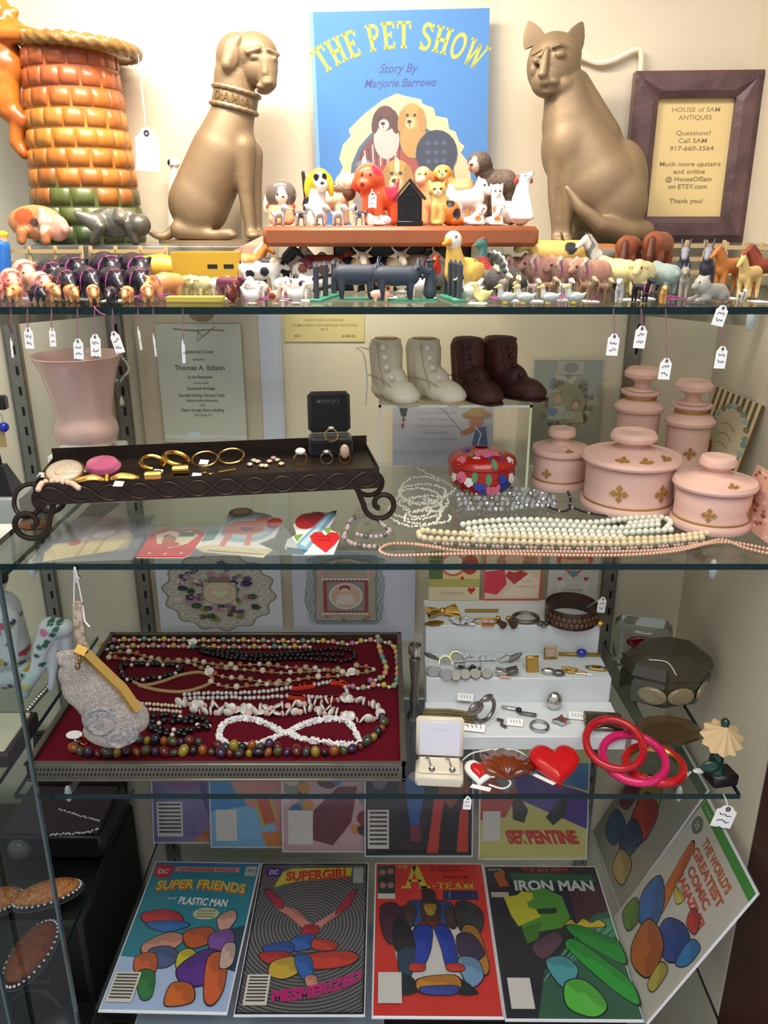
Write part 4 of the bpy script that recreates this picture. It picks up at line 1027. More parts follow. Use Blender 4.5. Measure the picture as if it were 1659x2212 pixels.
KINDS = {
    'pig_black': (K_pig('#2b2833','#3a3640'),()),'pig_pink': (K_pig('#e09a86','#d88878'),eyes(.58,.11,.46)),'pig_tan': (K_pig('#d8965e','#cf8850'),eyes(.58,.11,.46)),'pig_yellow': (K_pig('#dca83a','#d09a30'),eyes(.58,.11,.46)),'pig_rose': (K_pig('#e8b49a','#d89080'),eyes(.58,.11,.46)),
    'cow_spot': (K_cow(WH,WH,'#cfc4b8'),COWSP + eyes(.7,.1,.86)),'cow_brown_spot': (K_cow(WH,'#d8c6b4','#cfc4b8'),COWBR + eyes(.7,.1,.86)),'cow_cream': (K_cow('#ddc49c','#ecdcc0','#c8ae88','#e4dccc'),eyes(.7,.1,.86)),
    'cow_white': (K_cow('#e4dac8','#eee6d8','#c8bca8','#d8d0c0'),eyes(.7,.1,.86) + blk((-.3,.2,.7,.15,.2,BK))),'cow_black': (K_cow('#2c2c38','#d8d0c8','#2c2c38'),blk((-.1,0,.5,.16,.16,'#c8c4c4'))),
    'cow_maroon': (K_cow('#6a3244','#6a3244'),()),'cow_yellow': (K_cow('#e0bb6a','#e8cc86','#d0a85a','#e8d8a8'),blk((-.15,0,.76,.14,.12,BK)) + eyes(.7,.1,.86)),'cow_tan': (K_cow('#9a6434','#a8744a','#7a4c28','#5a4a3c'),eyes(.7,.1,.86)),
    'bull_slate': (K_cow('#3c4450','#39414c','#2f3640','#5a626a',1.1),()),'longhorn': (K_cow('#b2503c','#b86a4e','#8a3c2e','#5a5458',1.05,.05),[((.86,0,.76),(.1,.2,.1),'#d8a04a')]),
    'horse_orange': (K_horse('#d0803c','#e8d8c0','#e0c8a0'),[((-.1,0,.9),(.2,.4,.2),'#dfa05e')] + eyes(.7,.09,1.22)),'horse_white': (K_horse('#cfc2ac','#8a8480','#a89c8c'),eyes(.7,.09,1.22)),'horse_black': (K_horse('#2e303a','#4a4c58'),()),'horse_brown': (K_horse('#86482e','#5a3022','#4a2a20'),()),
    'horse_graze': ([q for q in K_horse('#86482e','#5a3022','#4a2a20') if q[1][2] < 1.0 and not (q[0] == 'c' and q[3][2] > 1.0)] + [('c',(.36,0,.84),.17,(.62,0,.62),.1,'#86482e'),('c',(.62,0,.62),.1,(.8,0,.4),.06,'#86482e')],()),'horse_grey': (K_horse('#7e7872','#cfc6b8','#6a645e'),[((.7,0,1.16),(.22,.2,.2),'#dcd6ca'),((.35,0,.9),(.16,.4,.2),'#c8c2b6')]),'horse_chestnut': (K_horse('#8a4028','#7a3826'),()),'foal_cream': (K_horse('#d4b470','#c8a45e','#e0c88c'),()),'foal_orange': (K_horse('#b87238','#a8642e'),()),
    'donkey': (K_donkey('#4c4e5c','#8a8c98'),eyes(.62,.1,1.08)),
    'ram': (K_sheep('#b48674','#a87c6a','#cdb49c'),eyes(.6,.1,.72,.04)),'sheep_cream': (K_sheep('#d8cb92','#d2c288'),eyes(.58,.1,.72)),'sheep_blue': (K_sheep('#97a8a2','#8a9a94'),()),'lamb': (K_sheep(WH,'#dccfc0'),eyes(.58,.1,.72)),'sheep_olive': (K_sheep('#b8ab7c','#6e6858'),()),
    'dog_grey': (K_dog('#8a8078','#b8aea2'),()),'dog_brown': (K_dog('#7a6048','#a89478'),()),'dog_pale': (K_dog('#b8b2ae','#d8d2ca'),((( .3,0,.9),(.12,.3,.16),'#5a5658'),)),'dog_black': (K_dog('#201c26','#2a2630'),()),'dog_tan': (K_dog('#c8924c','#d8a860'),()),'goat': (K_goat('#9a9488'),()),'goat_cream': (K_goat('#d8c49a'),()),
    'hen_white': (K_hen('#e6dfd4'),()),'hen_brown': (K_hen('#6e3426','#b8382c','#4a241e'),()),'hen_tan': (K_hen('#b87844','#b8382c','#8a5a30'),()),'hen_red': (K_hen('#dcb49c','#b8382c','#8a3c2c'),()),
    'duck_yellow': (K_duck('#dcb45c','#e8e2d4'),eyes(.46,.11,.97,.03)),'duck_white': (K_duck('#cfcfc0','#dcdcd0','#c8c4a0'),()),'chick': (K_duck('#cfcb88','#d8d494','#c8b858'),()),'duckling': (K_duck('#b9bdb8','#c8b888','#d8c22e'),eyes(.46,.11,.97,.03)),
    'turkey': (K_turkey('#8a857a'),()),'lying_dog': (K_lying('#97948a','#a8a498'),eyes(.54,.09,.54,.03)),
}
GA = 'toy farm animals on the top glass shelf'
M_VELVETY = M_PAINT
CNT = {}
def put(kd,x,y,hpx,yaw,label,cat_='toy animal',z=None,name=None,Y=None,m=None):
    """toy of kind kd whose feet show at pixel (x, y) of the shelf, hpx tall in the photo"""
    prims,sp = KINDS[kd]; me,hh = kind_mesh(kd,prims,sp)
    z = Z1 if z is None else z
    Yq = .777 + max(0,656 - y) * (.185 / 56)
    if kd.startswith('pig'): Yq = .777 + (Yq - .777) * .86; yaw = yaw if yaw > 0 else yaw - 14
    if 560 < x < 1170:
        Yq = min(Yq,.918)
        if kd == 'duck_yellow': Yq = .858
        elif y - hpx < 532: hpx = y - 532
    elif kd.startswith('cow_') and hpx > 80: hpx *= 1.12
    p = Vector((0,Yq,z)); k = mpp(p); p.x = (x - W / 2) * k
    base_px = H / 2 + FPX * math.tan(math.atan2(CAMZ - z,Yq) - PITCH)
    s_ = (hpx + base_px - y) * k / hh * (.84 if kd.startswith('pig') and hpx > 50 else 1)
    nm = name or ('toy_' + kd.split('_')[0])
    o = obj(nm,me,m or M_PAINT,None,T(p + Vector((0,0,.0003))) @ RZ(yaw) @ S(s_))
    if (kd.startswith('pig') and hpx > 30 and kd != 'pig_yellow') or kd in ('ram','dog_black','longhorn','cow_white'):
        if 'tie' not in KM:
            b = MB()
            for dx in (0,.03): b.tube([(.32 + dx + .04 * math.sin(a),.222 * math.cos(a),.425 + .224 * math.sin(a)) for a in [2 * PI * i / 20 for i in range(20)]],.010,5,True)
            b.tube([(.35,-.2,.52),(.42,-.26,.4),(.4,-.26,.2)],.009,5); KM['tie'] = b.mesh('thread_tie')
        obj('thread_tie',KM['tie'],M_PSTRING,o,T(0,0,0) if kd.startswith('pig') else T(.06,0,.14) @ S(1,1.2,1.15))
    return tag(o,label,cat_,GA)
PG = mat('glossy_pig_paint',attr=True,rough=.25,spec=.6)
# pigs at the end by the tower jar
put('pig_pink',30,632,62,-48,'pink pig tied with magenta thread at the shelf end',m=PG)
put('pig_rose',60,612,62,-45,'pale pink pig behind the larger pink pig row',m=PG)
put('pig_rose',92,634,56,-40,'rosy pig walking beside the small black pig',m=PG)
put('pig_pink',-6,640,40,-50,'pink piglet cut off at the shelf end',m=PG)
for (x,y,h,yw,lb) in ((112,615,66,-40,'black pig behind the rosy pig'),(143,634,66,-42,'black pig in front, nearest the rosy pig'),(160,607,70,-38,'black pig in the back row below the fence gate'),(192,632,68,-42,'black pig in front, second from the rosy pig'),
                          (232,606,74,-40,'black pig in the back row with white tag on its back'),(247,631,66,-45,'black pig in front, third from the rosy pig'),(293,606,72,-40,'black pig in the back row nearest the yellow pig'),(300,629,64,-48,'black pig in front, nearest the spotted cows')):
    put('pig_black',x,y,h,yw,lb,m=PG)
put('pig_black',82,648,32,-30,'small black piglet at the front edge by the pink pigs',m=PG)
put('pig_black',243,650,30,-70,'small black piglet at the front edge between tan piglets',m=PG)
for (x,y,h,yw,lb) in ((34,647,30,-70,'tan piglet at the front edge below the pink pig'),(115,646,34,-35,'pinkish tan piglet following the rosy pig'),(157,648,32,-40,'tan piglet below the first black pig'),(204,650,34,-55,'tan piglet with long magenta thread ends'),(277,651,32,-70,'orange tan piglet facing the front edge'),(320,649,34,-55,'tan piglet below the last black pig')):
    put('pig_tan',x,y,h,yw,lb,m=PG)
put('pig_tan',360,636,56,-115,'larger orange tan pig beside the yellow trough',m=PG)
put('pig_yellow',352,600,62,8,'mustard yellow pig behind the yellow trough',m=PG)
# cows and horses in the middle
put('sheep_cream',408,630,36,-60,'small cream sheep in front of the yellow trough'); put('sheep_cream',438,632,36,-120,'small cream sheep turned towards the other cream sheep')
put('cow_brown_spot',432,612,48,-70,'white cow facing front beside the yellow trough'); put('cow_spot',472,617,54,12,'black spotted white cow, first of the dairy row'); put('cow_brown_spot',520,617,50,15,'brown spotted white cow in the dairy row'); put('cow_spot',566,619,54,10,'black spotted white cow, last of the dairy row')
put('lamb',478,632,34,-30,'white lamb under the first spotted cow'); put('lamb',528,634,36,-40,'white lamb under the brown spotted cow'); put('lamb',555,640,34,-150,'white lamb beside the white hen'); put('lamb',612,637,38,-60,'white lamb behind the brown and white hen'); put('cow_spot',645,640,40,160,'small spotted calf by the first picket fence'); put('lamb',675,632,36,170,'white lamb just behind the first picket fence')
put('cow_maroon',498,636,40,-20,'small maroon calf among the white lambs'); put('cow_maroon',655,612,56,-70,'maroon cow behind the spotted calf')
put('hen_brown',502,655,46,-60,'dark brown hen at the front edge'); put('hen_white',545,656,44,0,'white hen at the front edge beside the dark brown hen'); put('hen_red',596,656,42,-40,'rust and white hen at the front edge'); put('hen_white',640,655,46,0,'white hen at the front edge next to the picket fence')
put('horse_orange',538,600,76,-10,'orange horse with white mane behind the dairy cows'); put('horse_black',598,596,92,-5,'black horse half hidden behind the white horse'); put('horse_white',620,611,98,5,'cream white horse standing over the dairy cows',)
put('longhorn',705,598,86,2,'rust red longhorn bull with dark curved horns'); put('cow_brown_spot',684,618,58,10,'brown and white cow in front of the longhorn'); put('cow_black',744,607,58,165,'black cow with white patch below the longhorn')
put('cow_cream',776,607,74,-80,'cream cow facing front beside the black cow'); put('cow_black',806,603,52,-20,'black cow between two cream cows'); put('cow_cream',846,607,76,-70,'cream cow facing front, nearer the turkeys'); put('cow_white',898,609,80,-35,'white horned cow wearing a red ribbon')
put('hen_tan',830,617,44,0,'tan hen behind the two slate bulls'); put('hen_white',868,619,44,150,'white rooster behind the second slate bull'); put('pig_rose',822,648,22,20,'tiny pink piglet between the slate bulls'); put('lamb',905,630,30,0,'white lamb behind the second slate bull')
bull1 = put('bull_slate',772,645,84,8,'slate grey bull standing behind the picket fence'); bull2 = put('bull_slate',858,648,84,8,'slate grey bull nearer the shepherd figure')
put('turkey',948,622,90,-110,'turkey with striped fan tail beside the shepherd figure'); put('turkey',1044,630,84,-150,'turkey with striped fan tail beside the second picket fence')
put('duck_yellow',1000,612,106,-125,'large yellow duck with white head'); put('hen_white',1016,636,44,170,'white hen beside the second picket fence'); put('duck_white',1012,645,48,180,'pale grey goose behind the yellow-green chick'); put('chick',1040,650,40,200,'round yellow-green chick near the front edge')
put('goat',1062,628,62,-80,'grey goat facing front behind the chick'); put('goat_cream',1072,612,60,-60,'cream goat behind the grey goat'); put('dog_grey',1082,634,44,-60,'thin grey dog beside the grey goat'); put('goat_cream',1112,634,44,-80,'cream kid in front of the first ram')
for (x,y,h,yw,lb) in ((1112,618,66,-150,'pinkish ram with curled horns, first from the turkeys'),(1168,620,70,-152,'pinkish ram with curled horns, second from the turkeys'),(1222,621,66,-152,'pinkish ram with curled horns, third from the turkeys'),(1275,626,68,-152,'pinkish ram with curled horns beside the cream sheep')):
    put('ram',x,y,h,yw,lb,m=mat('fuzzy_wool_paint',attr=True,rough=.85,bump=.5,bscale=40))
put('sheep_cream',1328,619,62,130,'cream sheep seen from behind, next to the last ram',m=MATS['fuzzy_wool_paint']); put('sheep_cream',1382,628,66,-120,'cream sheep grazing behind the black dog',m=MATS['fuzzy_wool_paint']); put('sheep_blue',1432,622,54,110,'blue-grey sheep beside the grazing cream sheep',m=MATS['fuzzy_wool_paint'])
for i,(x,y,yw) in enumerate(((1092,655,190),(1132,656,170),(1185,656,175),(1240,655,185))):
    put('duckling',x,y,40,yw,('grey duckling with yellow feet, first in the front row','grey duckling with yellow feet, second in the front row','grey duckling with yellow feet, third in the front row','grey duckling with yellow feet nearest the small dogs')[i])
for (kd,x,y,h,yw,lb) in (('dog_grey',1150,642,40,-70,'small grey dog below the second ram'),('dog_brown',1182,640,42,-60,'small brown-grey dog beside the third duckling'),('dog_pale',1220,643,42,-70,'small pale dog below the third ram'),('dog_brown',1266,645,48,-70,'small brown dog below the last ram'),
                              ('dog_brown',1304,646,46,-75,'small brown dog below the cream sheep'),('dog_pale',1336,652,50,-110,'small silver dog at the front edge'),('dog_black',1382,650,50,-60,'black dog with magenta thread'),('dog_tan',1430,655,38,-100,'tan puppy at the front edge'),('goat',1474,637,66,-110,'grey lamb with rough coat beside the blue-grey sheep')):
    put(kd,x,y,h,yw,lb)
put('cow_yellow',1206,600,92,178,'yellow cow with round black spot'); put('cow_tan',1268,600,84,172,'brown horned cow behind the rams'); put('horse_grey',1300,604,96,200,'grey and white horse behind the last ram'); put('horse_graze',1350,606,92,66,'brown horse seen from behind, nearer the grey horse'); put('horse_graze',1412,606,100,60,'brown horse seen from behind, nearer the donkeys')
put('donkey',1470,614,92,-110,'blue-grey donkey nearer the brown horses'); put('donkey',1522,616,94,-115,'blue-grey donkey nearer the orange foal'); put('foal_orange',1568,624,92,-150,'orange brown foal facing the donkeys'); put('foal_cream',1612,640,88,-140,'cream foal standing on long legs'); put('horse_chestnut',1648,628,98,-170,'chestnut horse at the far shelf end')
put('lying_dog',1530,648,52,-150,'grey shaggy dog lying near the front edge'); put('dog_pale',1600,652,28,-90,'tiny silver dog below the cream foal')
# grey turkey hen: long neck and feathered body
p = Vector((wy(1072,600,.862).x,.862,Z1)); k = mpp(p)
me = blob([('e',(.15,0,.42),(.55,.34,.34),'#5a5654'),('e',(.45,0,.36),(.4,.24,.2),'#4a4644'),('c',(-.22,0,.55),.17,(-.36,0,.95),.11,'#b8443e'),('c',(-.36,0,.95),.11,(-.36,0,1.18),.11,'#4a7a7a'),('e',(-.4,0,1.25),(.16,.12,.13),'#41746e'),('c',(-.5,0,1.23),.06,(-.62,0,1.2),.03,'#8a7a5a'),('e',(-.36,0,1.37),(.1,.09,.05),'#7a4a44'),
           ('e',(-.34,0,.66),(.1,.14,.16),'#8a9ac4')] + legs((.1,.2),.14,.3,.07,.05,'#6a5a4a'),.034,2,name='body')
tag(obj('toy_turkey',me,mat('feathered_paint',attr=True,rough=.7,bump=1.0,bscale=30),None,T(p) @ S(122 * k / 1.42)),'large grey turkey with red neck and teal head','toy animal',GA)
# red ribbon on the white cow
# yellow trough
p = on(452,632,Z1); k = mpp(p)
tr_ = thing('toy_trough','yellow toy feed trough with open top and black labels','toy trough',p,R(3))
my = mat('yellow_plastic','#c9a032',.4)
m = MB(); w,d,h = 130 * k,60 * k,84 * k
o_ = [(-w / 2,-d / 2),(w / 2,-d / 2),(w / 2,d / 2),(-w / 2,d / 2)]
i_ = [(a * .92,b * .84) for a,b in o_]; e_ = [(a * 1.07,b * 1.14) for a,b in o_]
vs = [(a,b,0) for a,b in o_] + [(a,b,h) for a,b in e_] + [(a * 1.0,b * .98,h) for a,b in o_] + [(a,b,h * .2) for a,b in i_]
m.add(vs,[(3,2,1,0),(12,13,14,15)] + [(q * 4 + i,q * 4 + (i + 1) % 4,(q + 1) * 4 + (i + 1) % 4,(q + 1) * 4 + i) for q in range(3) for i in range(4)])
obj('trough_body',m.mesh('trough_body',False),my,tr_)
for sx in (.12,.38):
    obj('black_patch',MB().box((w * sx,-d * .54,h * .78),(w * .16,.0006,h * .34)).mesh('black_patch',False),M_BLACK,tr_)
# low yellow-olive strip at the front edge
p = on(423,652,Z1); k = mpp(p)
tag(obj('wooden_strip',MB().box((0,0,6 * k),(122 * k,30 * k,12 * k),T(p),bev=.0006).mesh('wooden_strip'),mat('olive_yellow_strip','#b8a23e',.5)),'flat olive yellow strip at the front edge of the shelf','strip')
# toy fences
M_FENCE = mat('tan_toy_fence','#b59b70',.5)
def fence(pts,h,label,nrail=3,m=None):
    """pts: world base points of the posts"""
    t = thing('toy_fence',label,'toy fence',pts[0])
    pr = MB().box((0,0,h / 2),(.0042,.0032,h),bev=.0006).mesh('post')
    for p in pts: obj('post',pr,m or M_FENCE,t,T(p - pts[0]))
    for a,b in zip(pts,pts[1:]):
        for j in range(nrail):
            z = h * (.32 + .56 * j / max(1,nrail - 1)); v = b - a
            ang = math.degrees(math.atan2(v.y,v.x)); L_ = math.hypot(v.x,v.y)
            obj('rail',MB().box((L_ / 2,-.002,0),(L_ * 1.02,.0014,h * .09)).mesh('rail',False),m or M_FENCE,t,T(a - pts[0] + Vector((0,0,z))) @ RZ(ang))
    return t
def row(x0,x1,n,Y0,Y1,z=Z1):
    return [Vector((wy(x0 + (x1 - x0) * i / n,560,Y0 + (Y1 - Y0) * i / n).x,Y0 + (Y1 - Y0) * i / n,z)) for i in range(n + 1)]
fence(row(10,178,3,.962,.962),.046,'tan toy fence panel below the tower jar, at the shelf end')
fence(row(198,360,3,.962,.962),.046,'tan toy fence panel below the tower jar, nearer the yellow pig')
fence(row(1440,1560,3,.982,.980),.052,'tan toy fence panel in front of the framed sign')
fence(row(1566,1680,3,.978,.96),.050,'tan toy fence panel beyond the foals at the shelf end')
# picket fences with green bases
M_PICK = mat('slate_picket_paint','#3a3f46',.45); M_GREEN = mat('green_base_paint','#3f9a7c',.4)
def picket(x0,y0,x1,y1,n,h,label):
    a,b = on(x0,y0,Z1),on(x1,y1,Z1); t = thing('picket_fence',label,'toy fence',a)
    v = b - a; ang = math.degrees(math.atan2(v.y,v.x)); L_ = v.length
    obj('green_base',MB().box((L_ / 2,0,.0015),(L_ * 1.15,.012,.003),RZ(ang),bev=.0008).mesh('green_base'),M_GREEN,t)
    pk = MB().box((0,0,h * .43),(.0055,.004,h * .86)).add([(-.0028,-.002,h * .86),(.0028,-.002,h * .86),(.0028,.002,h * .86),(-.0028,.002,h * .86),(0,0,h)],[(0,1,4),(1,2,4),(2,3,4),(3,0,4)]).mesh('picket',False)
    for i in range(n): obj('picket',pk,M_PICK,t,RZ(ang) @ T(L_ * i / (n - 1),0,.003))
    for z in (.3,.62): obj('rail',MB().box((L_ / 2,.003,h * z),(L_,.002,h * .1),RZ(ang)).mesh('rail',False),M_PICK,t)
    return t
picket(684,652,722,640,3,.034,'slate picket fence on green base before the slate bulls')
picket(962,642,992,652,4,.036,'slate picket fence on green base beside the shepherd figure')
for (bx,by,w,lb) in ((772,648,92,'thin green stand under the first slate bull'),(862,651,100,'thin green stand under the second slate bull')):
    p = on(bx,by,Z1); k = mpp(p)
    tag(obj('green_stand',MB().prism([(w / 2 * k * math.cos(2 * PI * i / 24),16 * k * math.sin(2 * PI * i / 24)) for i in range(24)],.0016,T(p.x,p.y + .006,Z1 + .0001)).mesh('green_stand',False),M_GREEN),lb,'stand')
for b_ in (bull1,bull2): b_.location.z = Z1 + .0019
# shepherd figure
p = on(928,649,Z1); k = mpp(p)
sh = thing('toy_shepherd','small slate-coloured shepherd figure on green base','toy person',p)
obj('body',blob([('c',(0,0,.12),.2,(0,0,.52),.13,'#3a4048'),('c',(0,0,.52),.13,(0,0,.7),.12,'#3a4048'),('e',(0,-.02,.88),(.1,.1,.12),'#4a4d55'),('e',(0,.0,.97),(.16,.16,.04),'#33383f'),('c',(.12,0,.68),.05,(.2,-.08,.42),.04,'#3a4048'),('c',(-.12,0,.68),.05,(-.22,-.1,.48),.04,'#3a4048'),('c',(-.05,-.03,.0),.06,(-.05,0,.2),.07,'#33383f'),('c',(.06,-.03,.0),.06,(.06,0,.2),.07,'#33383f')],.028,2,name='body'),M_PICK and mat('slate_figure_paint',attr=True,rough=.45),sh,T(0,0,.004) @ S(76 * k))
obj('green_base',MB().prism([(17 * k * math.cos(2 * PI * i / 16),10 * k * math.sin(2 * PI * i / 16)) for i in range(16)],.002).mesh('green_base',False),M_GREEN,sh)
# red ribbon tied to the white cow, pig banks on the riser, far-end figure
Yb = .983
fig('pig_bank','speckled orange and rose pig bank in front of the tower jar','pig bank',Yb,85,[('e',80,500,0,(60,18,36),'#c98a5a'),('e',128,512,-6,(26,16,28),'#d09a86'),('c',104,500,-16,14,96,472,-14,5,'#d8a898'),('c',60,520,-24,12,60,538,-26,10,'#b87a50'),('c',110,520,-24,12,112,538,-26,10,'#b87a50'),('e',150,516,-12,(8,14,12),'#d8a090')],
    .0016,3,[(60,488,-20,(22,30,18),'#b85c34'),(100,512,-30,(18,30,14),'#d8b49a'),(84,500,-30,(12,30,10),'#5a4438')],m=M_GLAZE,bz=RZ1)
fig('pig_bank','grey cast metal animal bank in front of the tower jar','animal bank',.983,250,[('e',250,500,0,(62,17,32),'#6a6a60'),('c',215,500,-20,20,180,482,-30,9,'#7a786c'),('c',230,510,-30,12,215,538,-30,9,'#5c5c54'),('c',290,510,-20,14,300,538,-20,10,'#5c5c54'),('c',270,490,-18,14,262,472,-10,6,'#8a887a'),('e',306,505,-10,(24,26,24),'#63635a')],
    .0018,2,m=mat('cast_metal',attr=True,rough=.35,metal=.5,bump=.8,bscale=80),bz=RZ1)
fig('toy_person','blue and yellow toy figure at the shelf end beside the tower jar','toy person',.95,2,[('e',0,486,0,(12,12,12),'#e8b08a'),('e',0,478,0,(14,14,7),'#e0c02e'),('c',0,505,0,17,2,560,0,18,'#2f6fc0'),('c',-2,560,-6,9,-2,590,-6,9,'#2f5aa0'),('c',10,560,6,9,10,590,6,9,'#2f5aa0')],.0018,3,bz=Z1)
p = wy(500,520,.978)
sl = thing('price_card','folded pinkish price card under the dog statue','price card',(p.x + .012,.978,Z1))
A = Art(100,46); A.poly([(0,46),(0,28),(18,6),(86,0),(100,10),(100,46)],'#e4c2a8'); A.line([(40,18),(44,12),(46,18),(52,16),(58,18)],1.6,'#a04a5a'); A.line([(70,20),(74,10),(66,12),(72,4)],1.6,'#a04a5a')
obj('card',MB().prism([(-.026,.0),(-.026,.026),(-.02,.036),(.026,.058),(.03,.052),(.03,0)],.001,axis='y').mesh('card',False),mat('pink_card','#dcb69e',.6),sl)
A2 = Art(56,60); A2.line([(18,12),(22,6),(24,12),(30,10),(36,12)],1.2,'#a04a5a'); A2.line([(42,10),(46,2),(39,4),(45,-3)],1.2,'#a04a5a')
obj('handwriting',A2.mesh(.04,'handwriting'),M_PRINT,sl,T(.003,0,.002) @ RY(-22))
# slips of white card lying among the animals and loops of magenta thread
for i,(x,y,w,a) in enumerate(((60,644,26,5),(130,645,30,-8),(188,645,24,3),(228,650,10,0),(258,650,20,-4),(480,645,30,6),(610,648,34,-5),(665,650,28,10),(812,643,26,0),(848,643,22,3),(936,646,18,0),(1033,656,40,-12),(1112,650,26,4),(1158,651,30,0),(1215,648,34,3),(1275,651,34,2),(1360,648,40,2),(1400,645,22,0),(1505,651,22,-8),(1580,645,30,3),(1640,652,36,5))):
    p = on(x,y,Z1); k = mpp(p)
    nb = ('at the shelf end by the pink pigs','beside the first black pig','beside the second black pig','by the small black piglet','under the third black pig','beside the dark brown hen','beside the rust and white hen','beside the first picket fence','between the two slate bulls','under the second slate bull','beside the shepherd figure',
          'alone at the front edge below the chick','between the first two ducklings','by the second duckling','by the third duckling','by the last duckling','behind the black dog','beside the tan puppy','beside the lying grey dog','below the orange foal','at the shelf end by the chestnut horse')[i]
    sy = 5 * (on(x,y - 2,Z1).y - p.y) / 2 * .8
    tag(obj('paper_tag',MB().prism([(-w / 2 * k,-sy * .5),(w * .4 * k,-sy * .6),(w / 2 * k,0),(w * .38 * k,sy * .6),(-w / 2 * k,sy * .5)],.0004,T(p.x,p.y,Z1 + .0002) @ RZ(a)).mesh('paper_tag',False),M_WHITE),'white paper tag lying flat ' + nb,'paper tag')
rt = random.Random(3)
for i,(x,y,lb) in enumerate(((52,646,'magenta thread curl beneath the pink pigs'),(300,650,'magenta thread curl beneath the last black pig'),(345,648,'magenta thread curl beside the orange tan pig'),(560,654,'magenta thread curl between the hens'),(620,654,'magenta thread curl beside the rust and white hen'),(1060,650,'magenta thread curl beside the chick'),(1140,646,'magenta thread curl behind the second duckling'),(1210,652,'magenta thread curl between the ducklings'),(1290,650,'magenta thread curl below the small brown dogs'),(1455,652,'magenta thread bundle below the grey lamb'),(1560,650,'magenta thread curl below the orange foal'))):
    p = on(x,y,Z1); pts = []
    for q in range(9): pts.append(p + Vector((rt.uniform(-.013,.013),rt.uniform(-.016,.016),.0008 + rt.uniform(0,.006))))
    tag(obj('thread',MB().tube(spline(pts,5),.00045,5).mesh('thread'),M_PSTRING),lb,'thread')
for (x,y,r_,lb) in ((1388,646,0,0),): pass

# ================================================================== middle shelf
# --- pink glass vase
M_PINKGLASS = mat('pink_milk_glass','#e2bdb4',.22,coat=.4,sss=.25,spec=.55)
p = wy(176,960,1.02); vb = Vector((wy(178,860,1.03).x,1.03,Z2 + .046))
tag(obj('riser_box',MB().box((vb.x,1.03,Z2 + .0229),(.08,.08,.0456),bev=.002).mesh('riser_box'),M_WHITE),'small white riser box under the pink vase','riser')
k = mpp(wy(178,850,1.02))
vs_ = thing('pink_vase','translucent pink glass vase with flared rim and bulging foot','vase',vb)
hv = wy(178,766,1.03).z - vb.z
prof = [(0,.002),(.026,0),(.031,.003),(.0385,.014),(.041,.024),(.039,.034),(.0355,.041),(.0350,.046),(.0375,.062),(.041,.080),(.046,.100),(.052,hv - .006),(.0560,hv - .0005),(.0565,hv),(.0555,hv + .0005),(.051,hv - .006),(.044,.1),(.039,.08),(.033,.05),(.0,.04)]
obj('glass_body',MB().lathe(prof,48),M_PINKGLASS,vs_)
# --- framed invitation board against the wall
Y = 1.118
def up_board(name,label,cat_,x0,y0,x1,y1,Y,art=None,lean=1.0,thick=.002,board=None,sleeve=None,pad=(.003,.003,.003,.003),group=None,zbot=None,part='board',printname='print',lift=0):
    """upright sheet whose visible rectangle in the photo runs x0..x1, y0..y1 at depth Y"""
    a,b,c = wy(x0,y1,Y),wy(x1,y1,Y),wy((x0 + x1) / 2,y0,Y)
    ym = (y0 + y1) / 2; w = wy(x1,ym,Y).x - wy(x0,ym,Y).x
    zb = a.z if zbot is None else zbot
    h = c.z - zb; cxm = (wy(x0,ym,Y).x + wy(x1,ym,Y).x) / 2
    return sheet(name,label,cat_,stand((cxm,Y - h * math.sin(R(lean)),zb + lift),lean),w,h,art,thick,board,sleeve,pad,group,part=part,printname=printname)
A = Art(300,420)
A.rect(0,0,300,420,'#cfc0a4'); A.rect(254,0,300,420,'#d8dbe6'); A.line([(254,0),(254,420)],2,'#b8ab90'); A.line([(296,0),(296,420)],2,'#c8ccd8')
A.ell(140,2,26,22,'#8a7442')
up_board('document_board','tan and white mounting board behind plastic holding the invitation','board',306,676,612,1040,1.119,A,.3,board=M_BOARD,sleeve=M_SLEEVE,zbot=Z2 + .0005)
A = Art(180,260)
A.rect(0,0,180,260,'#bfc0b2'); A.poly([(2,250),(60,254),(120,248),(178,252),(178,246),(2,242)],'#cdd0cb'); A.ell(66,242,14,6,'#c8d8dc')
A.line([(38,10),(80,14),(120,12),(146,14)],3,'#7a7266'); A.line([(86,12),(100,26),(126,6)],3,'#857c70'); A.line([(92,12),(86,36),(110,18)],2.5,'#857c70')
for s_,y,f,sz in (('Centennial Dinner',62,66,11),('tendered to',77,26,7),('Thomas A. Edison',98,106,15),('by the Employees',116,52,9),('in honor of his',128,32,6),('Seventieth Birthday',141,60,9),('Saturday Evening, February Tenth',156,98,9),('Nineteen hundred and Seventeen',167,68,7),('in the',177,12,6),('Edison Storage Battery Building',189,92,9),('West Orange, N. J.',199,40,6)):
    A.text(s_,88,y,sz,'#63615a',fit=f,bold=.012)
up_board('invitation','old printed invitation sheet with ribbon bow, pinned to the mounting board','invitation',345,700,527,955,1.112,A,.3,thick=.0008,board=mat('aged_paper','#bfc0b2',.7),part='paper_sheet')
A = Art(172,60); A.rect(0,0,172,60,'#d6c68e')
for s_,y,f,x in (('HENRY FORD AUTOGRAPH',16,82,86),('THOMAS EDISON 70TH BIRTHDAY INVITATION',27,142,86),('1917',36,16,86),('SIGN',50,14,28),('$1800.00',50,28,138)):
    A.text(s_,x,y,7.5,'#8f8458',fit=f,bold=.01)
c_ = up_board('caption_card','small buff caption card fixed high on the back wall','card',614,678,787,738,YW - .0015,A,0,thick=.0008)
